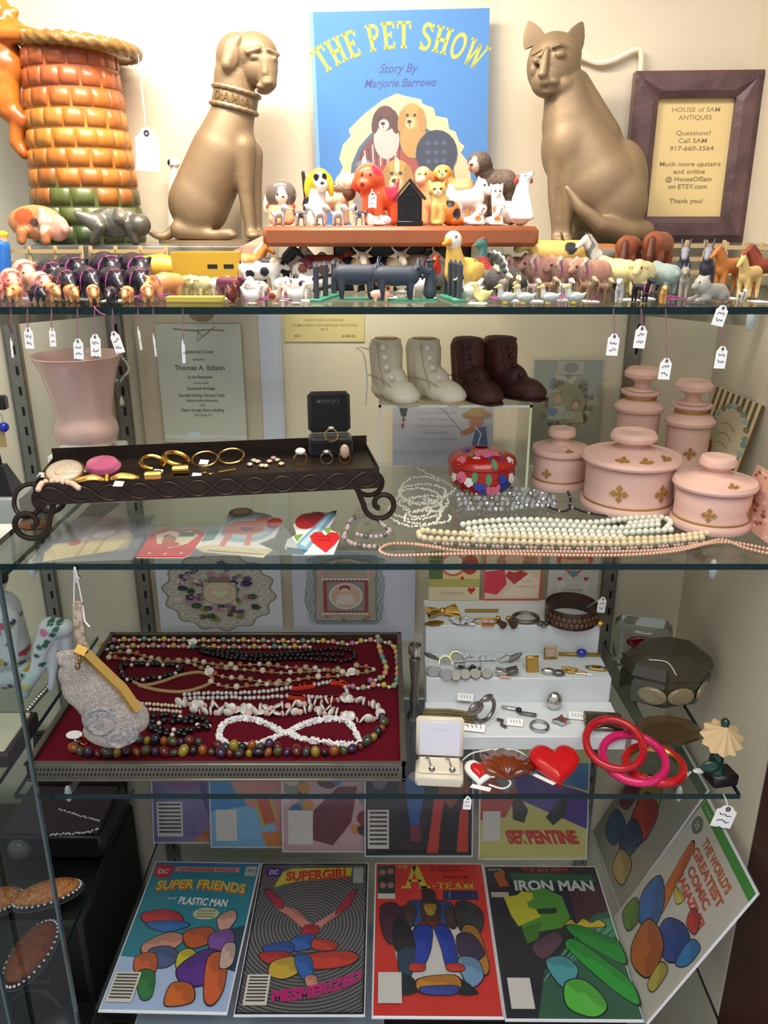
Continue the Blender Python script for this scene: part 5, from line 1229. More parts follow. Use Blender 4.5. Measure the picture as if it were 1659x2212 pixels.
# --- acrylic riser with baby shoes
pl,pr = wy(818,875,.985),wy(1150,875,.985)
zr = pl.z
ar_ = thing('acrylic_riser','clear acrylic riser lifting two pairs of baby shoes','riser',((pl.x + pr.x) / 2,.985,Z2))
w = pr.x - pl.x; hz = zr - Z2
obj('top_plate',MB().box((0,.045,hz - .0015),(w,.09,.003)).mesh('top_plate',False),M_ACRYL,ar_)
for s_ in (-1,1):
    obj('side_plate',MB().box((s_ * (w / 2 - .0015),.045,hz / 2 - .0015),(.003,.09,hz - .003)).mesh('side_plate',False),M_ACRYL,ar_)
M_ACEDGE = mat('acrylic_edge','#c9cfa8',.25,spec=.6)
obj('edge',MB().box((w / 2 - .0015,-.0004,hz / 2),(.003,.0008,hz)).mesh('edge',False),M_ACEDGE,ar_)
obj('edge',MB().box((-w / 2 + .0015,-.0004,hz / 2),(.003,.0008,hz)).mesh('edge',False),mat('acrylic_edge_pale','#cdd2cc',.25,spec=.6),ar_)
obj('edge',MB().box((0,-.0004,hz - .0015),(w,.0008,.003)).mesh('edge',False),MATS['acrylic_edge_pale'],ar_)
M_KID = mat('cream_leather',attr=True,rough=.55,bump=.35,bscale=90)
def shoe(label,x,ybase,yaw,white=True,lace=True,s_=1.0,Y=1.02):
    p = Vector((wy(x,ybase,Y).x,Y,zr + .0004))
    c,c2,sole = ('#dcd2b8','#e4dbc4','#b8a67e') if white else ('#4e241c','#3e1a16','#2c1410')
    t = thing('baby_shoe',label,'baby shoe',p,R(yaw)); t.scale = (1.06,1.08,1.0)
    # local: toe towards +X, sizes in metres
    pr_ = [('c',(-.026,0,.014),.014,(-.024,0,.062),.0185,c),('c',(-.012,0,.016),.0155,(-.016,0,.060),.0185,c),('e',(.014,0,.012),(.030,.0185,.0155),c2),('e',(-.006,0,.024),(.026,.0165,.020),c2),('e',(.028,0,.009),(.018,.018,.0115),c2),
           ('e',(-.02,0,.008),(.022,.0165,.010),c),('e',(-.019,0,.072),(.0205,.0175,.006),c)]
    me = blob(pr_,.0016,4,name='upper')
    for v in me.vertices:
        if v.co.z < 0: v.co.z = 0
        if v.co.z > .074: v.co.z = .074
    obj('upper',me,M_KID,t)
    so = [(-.037 + .082 * u,.0145 * math.sin(PI * min(1,max(0,.08 + .84 * u))) ** .5 * (1 + .25 * u)) for u in [i / 12 for i in range(13)]]
    pg = so + [(a,-b) for a,b in reversed(so)]
    obj('sole',MB().prism([(a * 1.0,b * 1.02) for a,b in pg],.0028).mesh('sole',False),mat('shoe_sole_pale' if white else 'shoe_sole_dark',sole,.7),t)
    obj('opening',MB().prism([(-.019 + .0165 * math.cos(2 * PI * i / 20),.0135 * math.sin(2 * PI * i / 20)) for i in range(20)],.0008,T(0,0,.0738)).mesh('opening',False),mat('shoe_lining' if white else 'shoe_lining_dark','#8f8468' if white else '#22100e',.8),t)
    bm = mat('shoe_button' if white else 'shoe_button_dark','#e9e4d8' if white else '#2a1310',.3)
    bt = MB().sph((0,0,0),(.0036,.0036,.0036),10,8).mesh('button')
    for i in range(4): obj('button',bt,bm,t,T(.0035 + (.016 if i == 0 else .012 - i * .0045),-.0150 + (.002 if i == 0 else 0),.032 + i * .0115) if True else None)
    obj('seam',MB().tube([(.012,-.0165,.004),(.006,-.0175,.026),(-.002,-.0178,.045),(-.006,-.0185,.072)],.0006,5).tube([(-.038,-.0145,.026),(-.02,-.0185,.0275),(.006,-.018,.027),(.022,-.0145,.02)],.0006,5).mesh('seam'),mat('shoe_seam' if white else 'shoe_seam_dark','#a89a78' if white else '#2a120e',.7),t)
    if white and lace:
        obj('lace',MB().tube(spline([(-.012,-.018,.058),(-.03,-.024,.062),(-.045,-.026,.060),(-.034,-.022,.052),(-.030,-.020,.02),(-.030,-.022,-.012)],6),.0009,6).mesh('lace'),M_STRING,t)
    return t
shoe('cream leather baby shoe with lace trailing over the riser edge',850,872,-62,True,True)
shoe('cream leather baby shoe beside the brown shoes',938,868,-48,True,False)
shoe('dark brown suede baby shoe beside the cream shoes',1026,862,-62,False,Y=1.02)
shoe('dark brown suede baby shoe at the end of the row',1104,862,-40,False,Y=1.035)
# --- painted card behind the riser
A = Art(216,128); A.rect(0,0,216,128,'#c9cad0'); A.poly([(0,96),(216,92),(216,128),(0,128)],'#b9bac4')
for i,y in enumerate((18,32,46,60,74)): A.text(('To fish for compliments','I do not care to go','I would rather wait and see','if you would be','my own true Valentine')[i],92,y,8,'#a9aab4',fit=(88,78,96,60,92)[i])
A.poly([(14,6),(32,6),(28,24),(18,22)],'#3a4440'); A.poly([(20,24),(28,30),(22,36)],'#b8342c'); A.poly([(18,38),(26,42),(20,50)],'#b8342c'); A.line([(23,20),(23,40)],1.2,'#3a3a38')
A.poly([(178,50),(200,44),(206,90),(170,92)],'#5c7a9c'); A.poly([(150,54),(176,42),(180,52),(156,64)],'#c08a64'); A.ell(150,58,5,5,'#c89070'); A.ell(178,34,15,15,'#c99272'); A.ell(180,20,32,8,'#b8935a'); A.ell(180,13,17,13,'#c4a066'); A.line([(176,44),(190,60),(182,92)],3,'#e4e2dc'); A.line([(150,56),(110,10),(96,4)],1,'#8a8a8a')
up_board('painted_card','pale card of a child in straw hat fishing, under the shoes','card',848,884,1064,1012,1.105,A,2,zbot=None,sleeve=M_SLEEVE,pad=(.002,.002,.0,.002)).location.z = Z2 + .0006
# --- red painted box
p = Vector((wy(1040,1030,1.0).x,1.0,Z2)); k = mpp(p)
rb = thing('painted_box','round red lidded box painted with pink and blue flowers','box',p)
M_REDL = mat('red_lacquer','#b01a16',.25,coat=.4)
rB,hB,hL = 71 * k,56 * k,30 * k
obj('box_body',MB().lathe([(0,0),(rB * .72,0),(rB * .92,hB * .25),(rB,hB * .6),(rB * .98,hB),(rB * .9,hB),(0,hB)],40),M_REDL,rb)
ld = obj('lid',MB().lathe([(rB * 1.0,hB),(rB * 1.04,hB + .002),(rB * 1.0,hB + hL * .45),(rB * .8,hB + hL * .8),(rB * .4,hB + hL),(0,hB + hL * 1.04)],40),M_REDL,rb)
fl = {'p': mat('pink_flower_paint','#d87088',.4),'b': mat('blue_flower_paint','#2a3f9a',.4),'w': mat('white_flower_paint','#e4dcd8',.4),'g': mat('green_leaf_paint','#5a8a5c',.4)}
def flower(par,ang,z,r,kind,rad,tilt):
    m = MB()
    n = {'g': 1,'p': 7,'b': 6,'w': 5}[kind]
    for i in range(n):
        a = 2 * PI * i / max(1,n)
        if n == 1: m.prism([(r * 1.5 * math.cos(q),r * .8 * math.sin(q)) for q in [2 * PI * j / 12 for j in range(12)]],.0003)
        else: m.prism([(r * .62 * math.cos(a) + r * .55 * math.cos(q),r * .62 * math.sin(a) + r * .55 * math.sin(q)) for q in [2 * PI * j / 10 for j in range(10)]],.0003,o=.0002 * (i % 2))
    if n > 1: m.prism([(r * .35 * math.cos(q),r * .35 * math.sin(q)) for q in [2 * PI * j / 10 for j in range(10)]],.0008)
    obj('painted_flower' if kind != 'g' else 'painted_leaf',m.mesh('f',False),fl[kind],par,Matrix.Rotation(ang,4,'Z') @ T(rad,0,z) @ RY(tilt))
bd_ = rb.children[0]
for (an,z,r,kd) in ((-75,.36,.0085,'p'),(-52,.45,.007,'b'),(-100,.52,.0065,'b'),(-118,.60,.0055,'w'),(-38,.66,.006,'w'),(-60,.72,.0055,'b'),(-92,.3,.006,'b'),(-132,.75,.0065,'p'),(-125,.3,.005,'g'),(-145,.35,.005,'g'),(-108,.82,.005,'g'),(-85,.75,.005,'g'),(-48,.25,.005,'g'),(-30,.4,.005,'g'),(-150,.65,.005,'w')):
    rr = rB * (.80 + .2 * min(1,z / .6)) if z < .6 else rB * .995
    flower(bd_,R(an),hB * z,r,kd,rr + .0006,80 if z > .5 else 100)
for (an,q,r,kd) in ((-95,.45,.0095,'p'),(-60,.5,.008,'p'),(-80,.82,.006,'b'),(-110,.8,.0055,'w'),(-55,.85,.0055,'b'),(-75,.95,.005,'g'),(-130,.7,.005,'g'),(-30,.7,.005,'g'),(-140,.9,.006,'p'),(-35,.92,.005,'w'),(90,.4,.008,'p'),(180,.5,.006,'b')):
    z = hB + hL * (1.04 - .62 * q * q); flower(ld,R(an),z + .0012,r,kd,rB * q,8 + 42 * q * q)
# --- pink lidded jars
M_PINKJAR = mat('frosted_pink_jar','#dbb3a5',.48,sss=.12,spec=.35); M_GOLDP = mat('gold_paint','#b98a4a',.4,metal=.5)
def fleur(par,ang,z,r,s_,tilt=90):
    m = MB()
    for i in range(4):
        a = PI / 2 * i
        pts = [(.10,-.12),(.35,-.16),(.5,-.34),(.68,-.30),(.78,-.14),(1.0,0),(.78,.14),(.68,.30),(.5,.34),(.35,.16),(.10,.12)]
        m.prism([(s_ * (x * math.cos(a) - y * math.sin(a)),s_ * (x * math.sin(a) + y * math.cos(a))) for x,y in pts],.0004)
    m.prism([(s_ * .16 * math.cos(q),s_ * .16 * math.sin(q)) for q in [2 * PI * j / 10 for j in range(10)]],.0005)
    obj('gold_cross',m.mesh('gold_cross',False),M_GOLDP,par,Matrix.Rotation(ang,4,'Z') @ T(r,0,z) @ RY(tilt))
def lidded_jar(label,x,py,Y,R_,hb,hl,kn,cross,lc):
    """squat jar: body height hb, domed lid hl, knob radius kn"""
    p = Vector((wy(x,py,Y).x,Y,Z2)); t = thing('lidded_jar',label,'jar',p)
    obj('jar_body',MB().lathe([(0,0),(R_ * .97,0),(R_ * 1.0,.003),(R_ * 1.0,.007),(R_ * .95,.0105),(R_ * .93,.013),(R_ * .92,hb * .5),(R_ * .93,hb - .002),(R_ * .9,hb),(0,hb)],48),M_PINKJAR,t)
    obj('gold_band',MB().lathe([(R_ * .955,.0108),(R_ * .957,.0122),(R_ * .95,.0132)],48),M_GOLDP,t)
    l = obj('lid',MB().lathe([(R_ * .95,hb),(R_ * 1.02,hb + .001),(R_ * 1.04,hb + .004),(R_ * 1.0,hb + .008),(R_ * .8,hb + hl * .55),(R_ * .5,hb + hl * .9),(kn * .75,hb + hl),(kn * .62,hb + hl + .004),(kn * .7,hb + hl + .006),(kn,hb + hl + .010),(kn * 1.02,hb + hl + .014),(kn * .9,hb + hl + .019),(kn * .4,hb + hl + .0205),(kn * .3,hb + hl + .0195),(0,hb + hl + .019)],48),M_PINKJAR,t)
    for a in cross: fleur(t.children[0],R(a),hb * .52,R_ * .925 + .0004,R_ * .2)
    for a in lc: fleur(l,R(a),hb + hl * .55 + .0012,R_ * .79,R_ * .16,24)
    return t
def bottle_jar(label,x,Y,R_,hb,kn,cross):
    p = Vector((wy(x,1000,Y).x,Y,Z2)); t = thing('stoppered_bottle',label,'bottle',p)
    obj('bottle_body',MB().lathe([(0,0),(R_ * .98,0),(R_,.004),(R_ * .92,.010),(R_ * .9,hb * .5),(R_ * .92,hb - .008),(R_ * 1.06,hb - .006),(R_ * 1.08,hb - .002),(R_ * .95,hb + .003),(R_ * .7,hb + .006),(R_ * .66,hb + .013),(R_ * .85,hb + .016),(R_ * .86,hb + .019),(0,hb + .020)],40),M_PINKJAR,t)
    obj('gold_band',MB().lathe([(R_ * .69,hb + .0065),(R_ * .685,hb + .012)],40),M_GOLDP,t)
    z = hb + .020
    obj('stopper',MB().lathe([(kn * .8,z),(kn * .42,z + .004),(kn * .4,z + .010),(kn * .55,z + .013),(kn * .98,z + .018),(kn,z + .023),(kn * .8,z + .029),(kn * .3,z + .031),(0,z + .030)],40),M_PINKJAR,t)
    for a in cross: fleur(t.children[0],R(a),hb * .55,R_ * .905 + .0004,R_ * .3)
    return t
lidded_jar('large squat pink lidded jar with gold crosses, biggest of the set',1354,1085,.935,.0565,.057,.0165,.027,(-118,-62),(-120,-85,-45))
lidded_jar('small pink lidded jar at the front corner of the set',1532,1130,.870,.0445,.046,.0155,.020,(-115,-40),(-80,))
lidded_jar('small pink lidded jar nearest the red painted box',1206,1040,1.015,.036,.044,.0135,.0175,(-130,),(-80,))
bottle_jar('tall pink stoppered bottle directly behind the big jar',1368,1.055,.030,.098,.0235,(-60,))
bottle_jar('tall pink stoppered bottle between big jar and striped card',1478,1.02,.0295,.088,.0235,(-100,))
# --- children card in clear holder, striped card, pink card at the end
A = Art(150,190); A.rect(0,0,150,190,'#a8a791'); 
rr_ = random.Random(5)
for i in range(60):
    a = rr_.uniform(0,2 * PI); q = rr_.uniform(.5,1); A.ell(75 + 58 * q * math.cos(a),75 + 52 * q * math.sin(a),rr_.uniform(5,11),None,rr_.choice(['#cfc8b0','#b8ab90','#8a8f70','#d8d0bc','#a89078','#9ca6a0']),n=8,step=False)
A.n += 1
A.ell(75,78,40,36,'#aaa488'); A.ell(56,65,10,9,'#b09468'); A.ell(56,69,8,8,'#d3b096'); A.poly([(40,82),(72,82),(78,106),(36,106)],'#cfcaba'); A.ell(96,77,10,8,'#9a7c58'); A.ell(96,81,7.5,7.5,'#d3b096'); A.poly([(82,92),(112,92),(116,112),(78,112)],'#c4b498'); A.ell(45,92,12,8,'#8fa4c0'); A.ell(82,98,14,8,'#c8c4b4'); A.rect(50,2,108,26,'#c0b79e'); A.ell(80,14,16,9,'#9a9080')
cd_ = up_board('embossed_card','embossed scrap card of two children in a flower wreath','card',1147,785,1294,1010,1.108,A,1.2,board=M_WHITE,sleeve=M_ACRYL,pad=(.003,.003,0,.003)); cd_.location.z = Z2 + .0005
def wall_card(label,P_bl,P_br,tl,art,name='greeting_card',**kw):
    w,h,M = frame_from(P_bl,P_br,tl); return sheet(name,label,'card',M,w,h,art,.0012,**kw)
A = Art(100,150); A.rect(0,0,100,150,'#cfc0a0')
for i in range(9): A.rect(i * 12,0,i * 12 + 6,150,'#6e5834',False)
A.n += 1; A.ell(52,66,40,50,'#d9cdb4'); A.ell(52,66,34,43,'#cabd9e')
for i in range(22): A.ell(52 + 38 * math.cos(i * .29),66 + 48 * math.sin(i * .29),6,5,('#7f9a8a','#9ab0a4','#8a7a58')[i % 3],step=False)
A.n += 1; A.ell(22,96,12,15,'#a85a3c'); A.line([(36,50),(50,46),(66,54)],1.5,'#a08f6c'); A.line([(36,66),(52,62),(68,70)],1.5,'#a08f6c'); A.line([(40,80),(52,78),(64,84)],1.5,'#a08f6c')
wall_card('brown striped floral card leaning by the side wall',Vector((.420,1.075,Z2 + .0005)),Vector((.430,.955,Z2 + .0005)),Vector((.446,1.078,Z2 + .118)),A)
A = Art(60,100); A.rect(0,0,60,100,'#cf9c8a')
for i in range(40): A.ell(rr_.uniform(4,56),rr_.uniform(4,96),rr_.uniform(2,4),None,rr_.choice(['#a8604c','#e0bca8','#8a5a48']),n=7,step=False)
wall_card('salmon pink patterned card at the front end by the side wall',Vector((.4085,.885,Z2 + .0005)),Vector((.414,.80,Z2 + .0005)),Vector((.425,.887,Z2 + .066)),A)
# --- price tags hanging below the animal shelf
def hang(xs,y_top_tag,y_bot,wpx,label,lines=2,roll=0,yaw=0,Y=.748,thin=False):
    zt = Z1 - .0005; lo = wy(xs,y_top_tag,Y); hi = wy(xs - 2,668,Y); k = mpp(lo)
    top = Vector((hi.x,Y + .0015,Z1 - .0005))
    return price_tag(label,top,lo,wpx * k,(y_bot - y_top_tag) * k,M_TSTRING,yaw=yaw,roll=roll,lines=lines,sr=.0003)
for a in ((24,730,772,5,'edge-on white price tag at the end of the hanging row',1,4,70),(60,708,753,19,'small white price tag hanging before the wall strip',2,3,0),(112,708,748,13,'narrow white price tag above the pink vase rim',2,3,40),(168,732,776,21,'white price tag hanging over the pink vase mouth',3,4,0),(205,722,770,22,'white price tag with capital handwriting over the vase',3,4,0),
          (244,716,764,20,'tilted white price tag before the steel standard',3,-14,0),(299,707,756,6,'edge-on white price tag beside the plastic sleeve',1,-4,70),(332,722,770,5,'thin edge-on white price tag before the mounting board',1,-3,72),(396,735,784,8,'edge-on white price tag before the old invitation',1,3,60),
          (1328,721,768,25,'scallop-ended price tag left of the second steel standard',2,3,0),(1388,704,752,25,'scallop-ended price tag before the second steel standard',2,4,0),(1441,774,820,25,'scallop-ended price tag hanging lowest over the pink bottles',2,3,0),(1562,748,796,24,'scallop-ended price tag low beside the side wall',2,2,0),(1564,660,704,26,'scallop-ended price tag touching the shelf edge',2,12,0)):
    hang(a[0],a[1],a[2],a[3],a[4],a[5],a[6],a[7])
p0 = wy(203,676,.748)
tag(obj('thread',MB().tube([Vector((wy(200,655,.75).x,.753,Z1 + .001)),wy(207,668,.7485),wy(216,676,.7485),wy(228,681,.747)],.0005,5).mesh('thread'),M_PSTRING),'magenta thread ends hanging over the shelf edge','thread')

# ================================================================== middle shelf: jewellery tray, necklaces, valentines
M_GOLD = mat('polished_gold','#d8ac5a',.22,metal=1.0); M_SILVER = mat('silver','#c9c8c4',.22,metal=1.0); M_IRON = mat('dark_bronze_iron','#3a2e28',.42,metal=.6,noise=.3,nscale=60)
M_PEARLW = mat('greenish_white_pearl','#d9dac6',.18,spec=.6,coat=.5); M_PEARLC = mat('cream_gold_pearl','#d9c79e',.18,spec=.6,coat=.5); M_PEARLP = mat('peach_pearl','#d6a88c',.22,coat=.4); M_PEARLG = mat('grey_pink_pearl','#a89a94',.2,coat=.5)
M_CRYSTAL = mat('clear_crystal','#e8ecf0',.03,trans=.75,ior=1.6,spec=.8); M_CRYSTAL2 = mat('iridescent_crystal','#d9dade',.06,metal=.5)
def bead_mesh(r,u=10,v=7,sq=1.0): return MB().sph((0,0,0),(r,r,r * sq),u,v).mesh('bead','all')
def necklace(name,label,cat_,paths,z,r,mats,step=None,closed=False,joined=False,smooth=6,jit=0.0,seed=1,cord=None,group=None,shape=None,lift=0.0):
    """paths: lists of photo pixels on the surface z; beads of radius r (or list of radii) laid along them; mats cycle"""
    rnd = random.Random(seed); rl = r if hasattr(r,'__len__') else [r]
    pts0 = on(*paths[0][0],z); t = thing(name,label,cat_,pts0,0,group)
    meshes = {}; buf = {}
    n = 0
    for pi,pa in enumerate(paths):
        w = [on(x,y,z) for x,y in pa]; sp = spline(w,smooth,closed)
        st = step or 2.02 * sum(rl) / len(rl)
        for q in resample(sp,st,closed):
            ri = n % len(rl); mi = (n if isinstance(mats,(list,tuple)) else 0); rr = rl[ri]
            mt = mats[n % len(mats)] if isinstance(mats,(list,tuple)) else mats
            p = q - pts0 + Vector((rnd.uniform(-jit,jit),rnd.uniform(-jit,jit),rr + lift + .0002 + pi * 0.0 + abs(rnd.uniform(0,jit))))
            if joined: buf.setdefault(mt.name,(mt,MB()))[1].sph(p,rr,8,6)
            else:
                key = (ri,mt.name)
                if key not in meshes: meshes[key] = shape(rr) if shape else bead_mesh(rr)
                if len(meshes[key].materials) == 0: meshes[key].materials.append(mt)
                o = bpy.data.objects.new('bead',meshes[key]); COL.objects.link(o); o.parent = t; o.location = p
                o.rotation_euler = (rnd.uniform(0,6),rnd.uniform(0,6),rnd.uniform(0,6)) if shape else (0,0,0)
            n += 1
        if cord: buf.setdefault('cord',(cord,MB()))[1].tube([q - pts0 + Vector((0,0,rl[0] * .8 + lift)) for q in sp],min(rl) * .25,5,closed)
    for kx,(mt,mb) in buf.items():
        o = obj('bead_strand' if kx != 'cord' else 'thread',mb.mesh('bead_strand','all'),mt,t)
        if kx != 'cord': o['kind'] = 'stuff'
    return t
# --- iron tray on scroll feet
zf,zrim = CAMZ - .286,CAMZ - .262
TA = 9.3; P0 = Vector((-.367,.806,0)); TL,TD = .366,.096
tM = T(P0.x,P0.y,Z2) @ RZ(TA)
ty_ = thing('iron_tray','long dark iron tray with scroll feet holding jewellery','tray',M=tM)
hf,hr = zf - Z2,zrim - Z2
obj('tray_floor',MB().box((TL / 2,TD / 2,hr - .0045),(TL,TD,.002)).mesh('tray_floor',False),M_IRON,ty_)
for (c_,d_) in (((TL / 2,0,(hf + hr) / 2),(TL,.0016,hr - hf)),((TL / 2,TD,(hf + hr) / 2 + .006),(TL,.0016,hr - hf + .012)),((0,TD / 2,(hf + hr) / 2),(.0016,TD,hr - hf)),((TL,TD / 2,(hf + hr) / 2),(.0016,TD,hr - hf))):
    obj('tray_side',MB().box(c_,d_).mesh('tray_side',False),M_IRON,ty_)
m = MB()
for ph in (0,PI):
    m.tube([(TL * i / 90,-.0024 - .0006 * math.cos(i * .35 + ph),(hf + hr) / 2 - .001 + (hr - hf) * .36 * math.sin(2 * PI * i / 90 * 6 + ph)) for i in range(91)],.0011,6)
obj('wave_scroll',m.mesh('wave_scroll'),M_IRON,ty_)
def scroll(x,y,sgn):
    pts = [Vector((x - sgn * .004,y,hf)),Vector((x,y,hf - .012))]
    cx,cz = x + sgn * .024,.0235
    for i in range(26):
        a = PI * 1.0 + sgn * 0 - 0; th = R(180 + i * 17) ; rr = .0205 * (1 - i / 34)
        pts.append(Vector((cx + sgn * rr * math.cos(th) ,y,cz + rr * math.sin(th))))
    return spline(pts,3)
for (x,y,sg) in ((TL - .02,.006,1),(TL - .02,TD - .006,1),(.012,.006,-1),(.012,TD - .006,-1)):
    obj('scroll_foot',MB().tube(scroll(x,y,sg),.0032,8).mesh('scroll_foot'),M_IRON,ty_)
obj('side_scroll',MB().tube(spline([(-.001,.03,hf + .016),(-.02,.02,hf + .014),(-.026,.014,hf - .004),(-.016,.01,hf - .016),(-.001,.02,hf - .012)],6),.0026,8).mesh('side_scroll'),M_IRON,ty_)
# jewellery in the tray
zt = zrim - .0030
def jring(name,label,x,y,rx,m,r,cat_='bracelet',tiltx=0,z=zt,gap=0,ry=None,extra=None,yaw=0,group=None):
    """metal ring lying (tiltx=0) or propped"""
    p = on(x,y,z); k = mpp(p); R_ = rx * k
    t = thing(name,label,cat_,p + Vector((0,0,r + .0003 + (R_ * math.sin(R(abs(tiltx)))))),R(yaw),group)
    a0,a1 = R(gap / 2 - 90),R(270 - gap / 2)
    pts = [(R_ * math.cos(a0 + (a1 - a0) * i / 40),(ry or 1) * R_ * math.sin(a0 + (a1 - a0) * i / 40),0) for i in range(40 if gap == 0 else 41)]
    obj('band',MB().tube(pts,r,8,gap == 0).mesh('band'),m,t,RX(tiltx))
    return t
p = on(137,1040,zt); 
t = thing('cameo_brooch','large oval cream cameo brooch in gold rim','brooch',p + Vector((0,.006,.010)),0)
obj('stone',MB().sph((0,0,0),(.0195,.0165,.005),28,10).mesh('stone','all'),mat('cream_cameo','#e2cdb2',.25,noise=.25,nscale=60,coat=.4),t,RX(28))
obj('gold_rim',MB().tube([(.0200 * math.cos(2 * PI * i / 36),.0170 * math.sin(2 * PI * i / 36),-.001) for i in range(36)],.0013,6,True).mesh('gold_rim'),M_GOLD,t,RX(28))
obj('relief',MB().sph((-.003,-.002,.0042),(.006,.008,.0016),14,8).sph((.004,.003,.0042),(.0045,.004,.0014),12,8).mesh('relief','all'),mat('cameo_relief','#d8c0a0',.35),t,RX(28))
p = on(222,1024,zt); t = thing('pink_brooch','bright pink polished stone brooch with scalloped edge','brooch',p + Vector((0,.004,.008)))
obj('stone',MB().lathe([(0,-.004),(.019,-.003),(.020,0),(.017,.005),(.008,.0075),(0,.008)],14,RX(22) @ S(1,.75,1)).mesh('stone'),mat('pink_stone','#dd6f94',.12,noise=.2,nscale=50,coat=.6),t)
necklace('pearl_bracelet','peach pearl bracelet lying at the tray corner','bracelet',[[(84,1063),(92,1050),(110,1046),(135,1047),(155,1050),(170,1060)]],zt,.0031,mat('peach_bead','#e0bda0',.25,coat=.4),cord=M_STRING)
p = on(232,1042,zt); t = thing('gold_bow_bracelet','ribbed gold mesh bracelet twisted like a bow','bracelet',p + Vector((0,0,.0005)),R(10))
for s_ in (-1,1):
    m = MB()
    for j in range(6):
        m.tube(spline([(s_ * .002,(j - 2.5) * .0011,.003),(s_ * .014,(j - 2.5) * .0028 + .001,.006),(s_ * .027,(j - 2.5) * .0022 + .001,.004),(s_ * .033,(j - 2.5) * .0008,.003)],5),.0013,6)
    obj('fan',m.mesh('fan'),M_GOLD,t)
obj('knot',MB().tube([(0,-.008,.003),(.001,-.003,.0075),(0,.004,.0075),(-.003,.012,.003)],.0022,8).mesh('knot'),M_GOLD,t)
jring('gold_hoop','thick tapered gold hoop nearest the bow bracelet',331,1014,24,M_GOLD,.0027,'earring',22,gap=50,yaw=40)
jring('gold_hoop','thick tapered gold hoop with open end',382,1006,25,M_GOLD,.0029,'earring',22,gap=44,yaw=60)
for (x,y,lb) in ((331,1037,'ribbed gold ring below the first thick hoop'),(390,1024,'ribbed gold ring below the second thick hoop')):
    p = on(x,y,zt); t = thing('gold_ring',lb,'ring',p + Vector((0,0,.0052)),R(8))
    obj('band',MB().lathe([(.0046,-.008),(.0052,-.008),(.0056,-.004),(.0052,-.003),(.0056,.001),(.0052,.002),(.0056,.006),(.0050,.009),(.0044,.009),(.0044,-.008)],20,RY(90)).mesh('band'),M_GOLD,t)
jring('gold_bangle_hoop','thin gold hoop earring with a white tag inside',443,1003,27,M_GOLD,.0011,'earring',20)
jring('gold_bangle_hoop','thin gold hoop earring nearest the charm bracelet',500,997,27,M_GOLD,.0013,'earring',20)
p = on(468,1024,zt); t = thing('gold_earring','small wavy gold earring pair on the tray floor','earrings',p)
obj('wave',MB().tube([(-.016 + .0018 * i,.0025 * math.sin(i * .9),.001) for i in range(8)],.0009,6).mesh('wave'),M_GOLD,t); obj('wave',MB().tube([(.002 + .0018 * i,.003 + .0012 * i,.0012 + .0004 * (i % 2)) for i in range(10)],.0011,6).mesh('wave'),M_GOLD,t)
t = thing('charm_bracelet','gold charm bracelet set with pastel stones','bracelet',on(570,1002,zt))
rq = random.Random(9)
for i in range(9):
    q = on(540 + i * 8.5,1006 - 8 * math.sin(i * 1.3) - i,zt) - on(570,1002,zt)
    obj('stone',MB().lathe([(0,0),(.0034,.0006),(.0036,.0022),(.0018,.0036),(0,.0038)],8).mesh('stone',False),mat('pastel_stone_%d' % (i % 3),('#c0a0c0','#a8c0a4','#d8b8c4')[i % 3],.1,coat=.5),t,T(q))
    obj('setting',MB().lathe([(.0036,.0002),(.0042,.0014),(.0036,.0018)],10).mesh('setting'),M_GOLD,t,T(q))
def ring_up(label,x,y,r,m,stone=None,sm=None,z=zt,yaw=0,name='finger_ring'):
    p = on(x,y,z); t = thing(name,label,'ring',p + Vector((0,0,r + .0008)),R(yaw))
    obj('band',MB().tube([(r * math.cos(2 * PI * i / 24),0,r * math.sin(2 * PI * i / 24)) for i in range(24)],r * .13,6,True).mesh('band'),m,t)
    if stone: obj('stone',MB().sph((0,0,r * 1.15),stone,12,8).mesh('stone','all'),sm,t)
    return t
ring_up('ring with white flower-like stone cluster',650,1006,.0075,M_GOLD,(.0060,.0055,.004),M_WHITE,yaw=20)
ring_up('silver ring with dark glittering centre before the ring box',706,1004,.0068,M_SILVER,(.005,.004,.0025),M_SILVER)
ring_up('gold ring with long oval stone at the tray end',745,1002,.0065,M_GOLD,(.0055,.003,.0085),mat('bronze_cabochon','#b89a84',.15,coat=.6))
p = on(716,985,zt); rbx = thing('ring_box','open black velvet ring box in the iron tray','ring box',p + Vector((0,0,0)),R(6))
M_VELB = mat('black_velvet','#0d0c10',.9,sheen=.3)
obj('box_base',MB().box((0,.022,.009),(.052,.042,.018),bev=.003).mesh('box_base'),M_VELB,rbx)
lid_ = obj('box_lid',MB().box((0,0,.024),(.052,.012,.05),T(0,.046,.018) @ RX(-12),bev=.005).mesh('box_lid'),M_VELB,rbx)
A = Art(100,30); A.text('\u2605macy\u2019s' if False else 'macy\'s',56,22,26,'#5c5960',fit=64); 
st = [(14 + 9 * (1 if i % 2 == 0 else .45) * math.sin(PI * i / 5),16 - 9 * (1 if i % 2 == 0 else .45) * math.cos(PI * i / 5)) for i in range(10)]; A.poly(st,'#5c5960')
obj('lettering',A.mesh(.034,'lettering'),M_PRINT,lid_,T(0,.046,.018) @ RX(-12) @ T(0,-.0062,.032))
obj('ring_slot',MB().box((0,.018,.0182),(.04,.004,.002),bev=.0008).mesh('ring_slot'),mat('velvet_roll','#17151b',.85,sheen=.4),rbx)
ring_up('gold ring with small stones standing in the black box',716,955,.0075,M_GOLD,(.004,.003,.002),M_CRYSTAL2,z=zt + .0185)
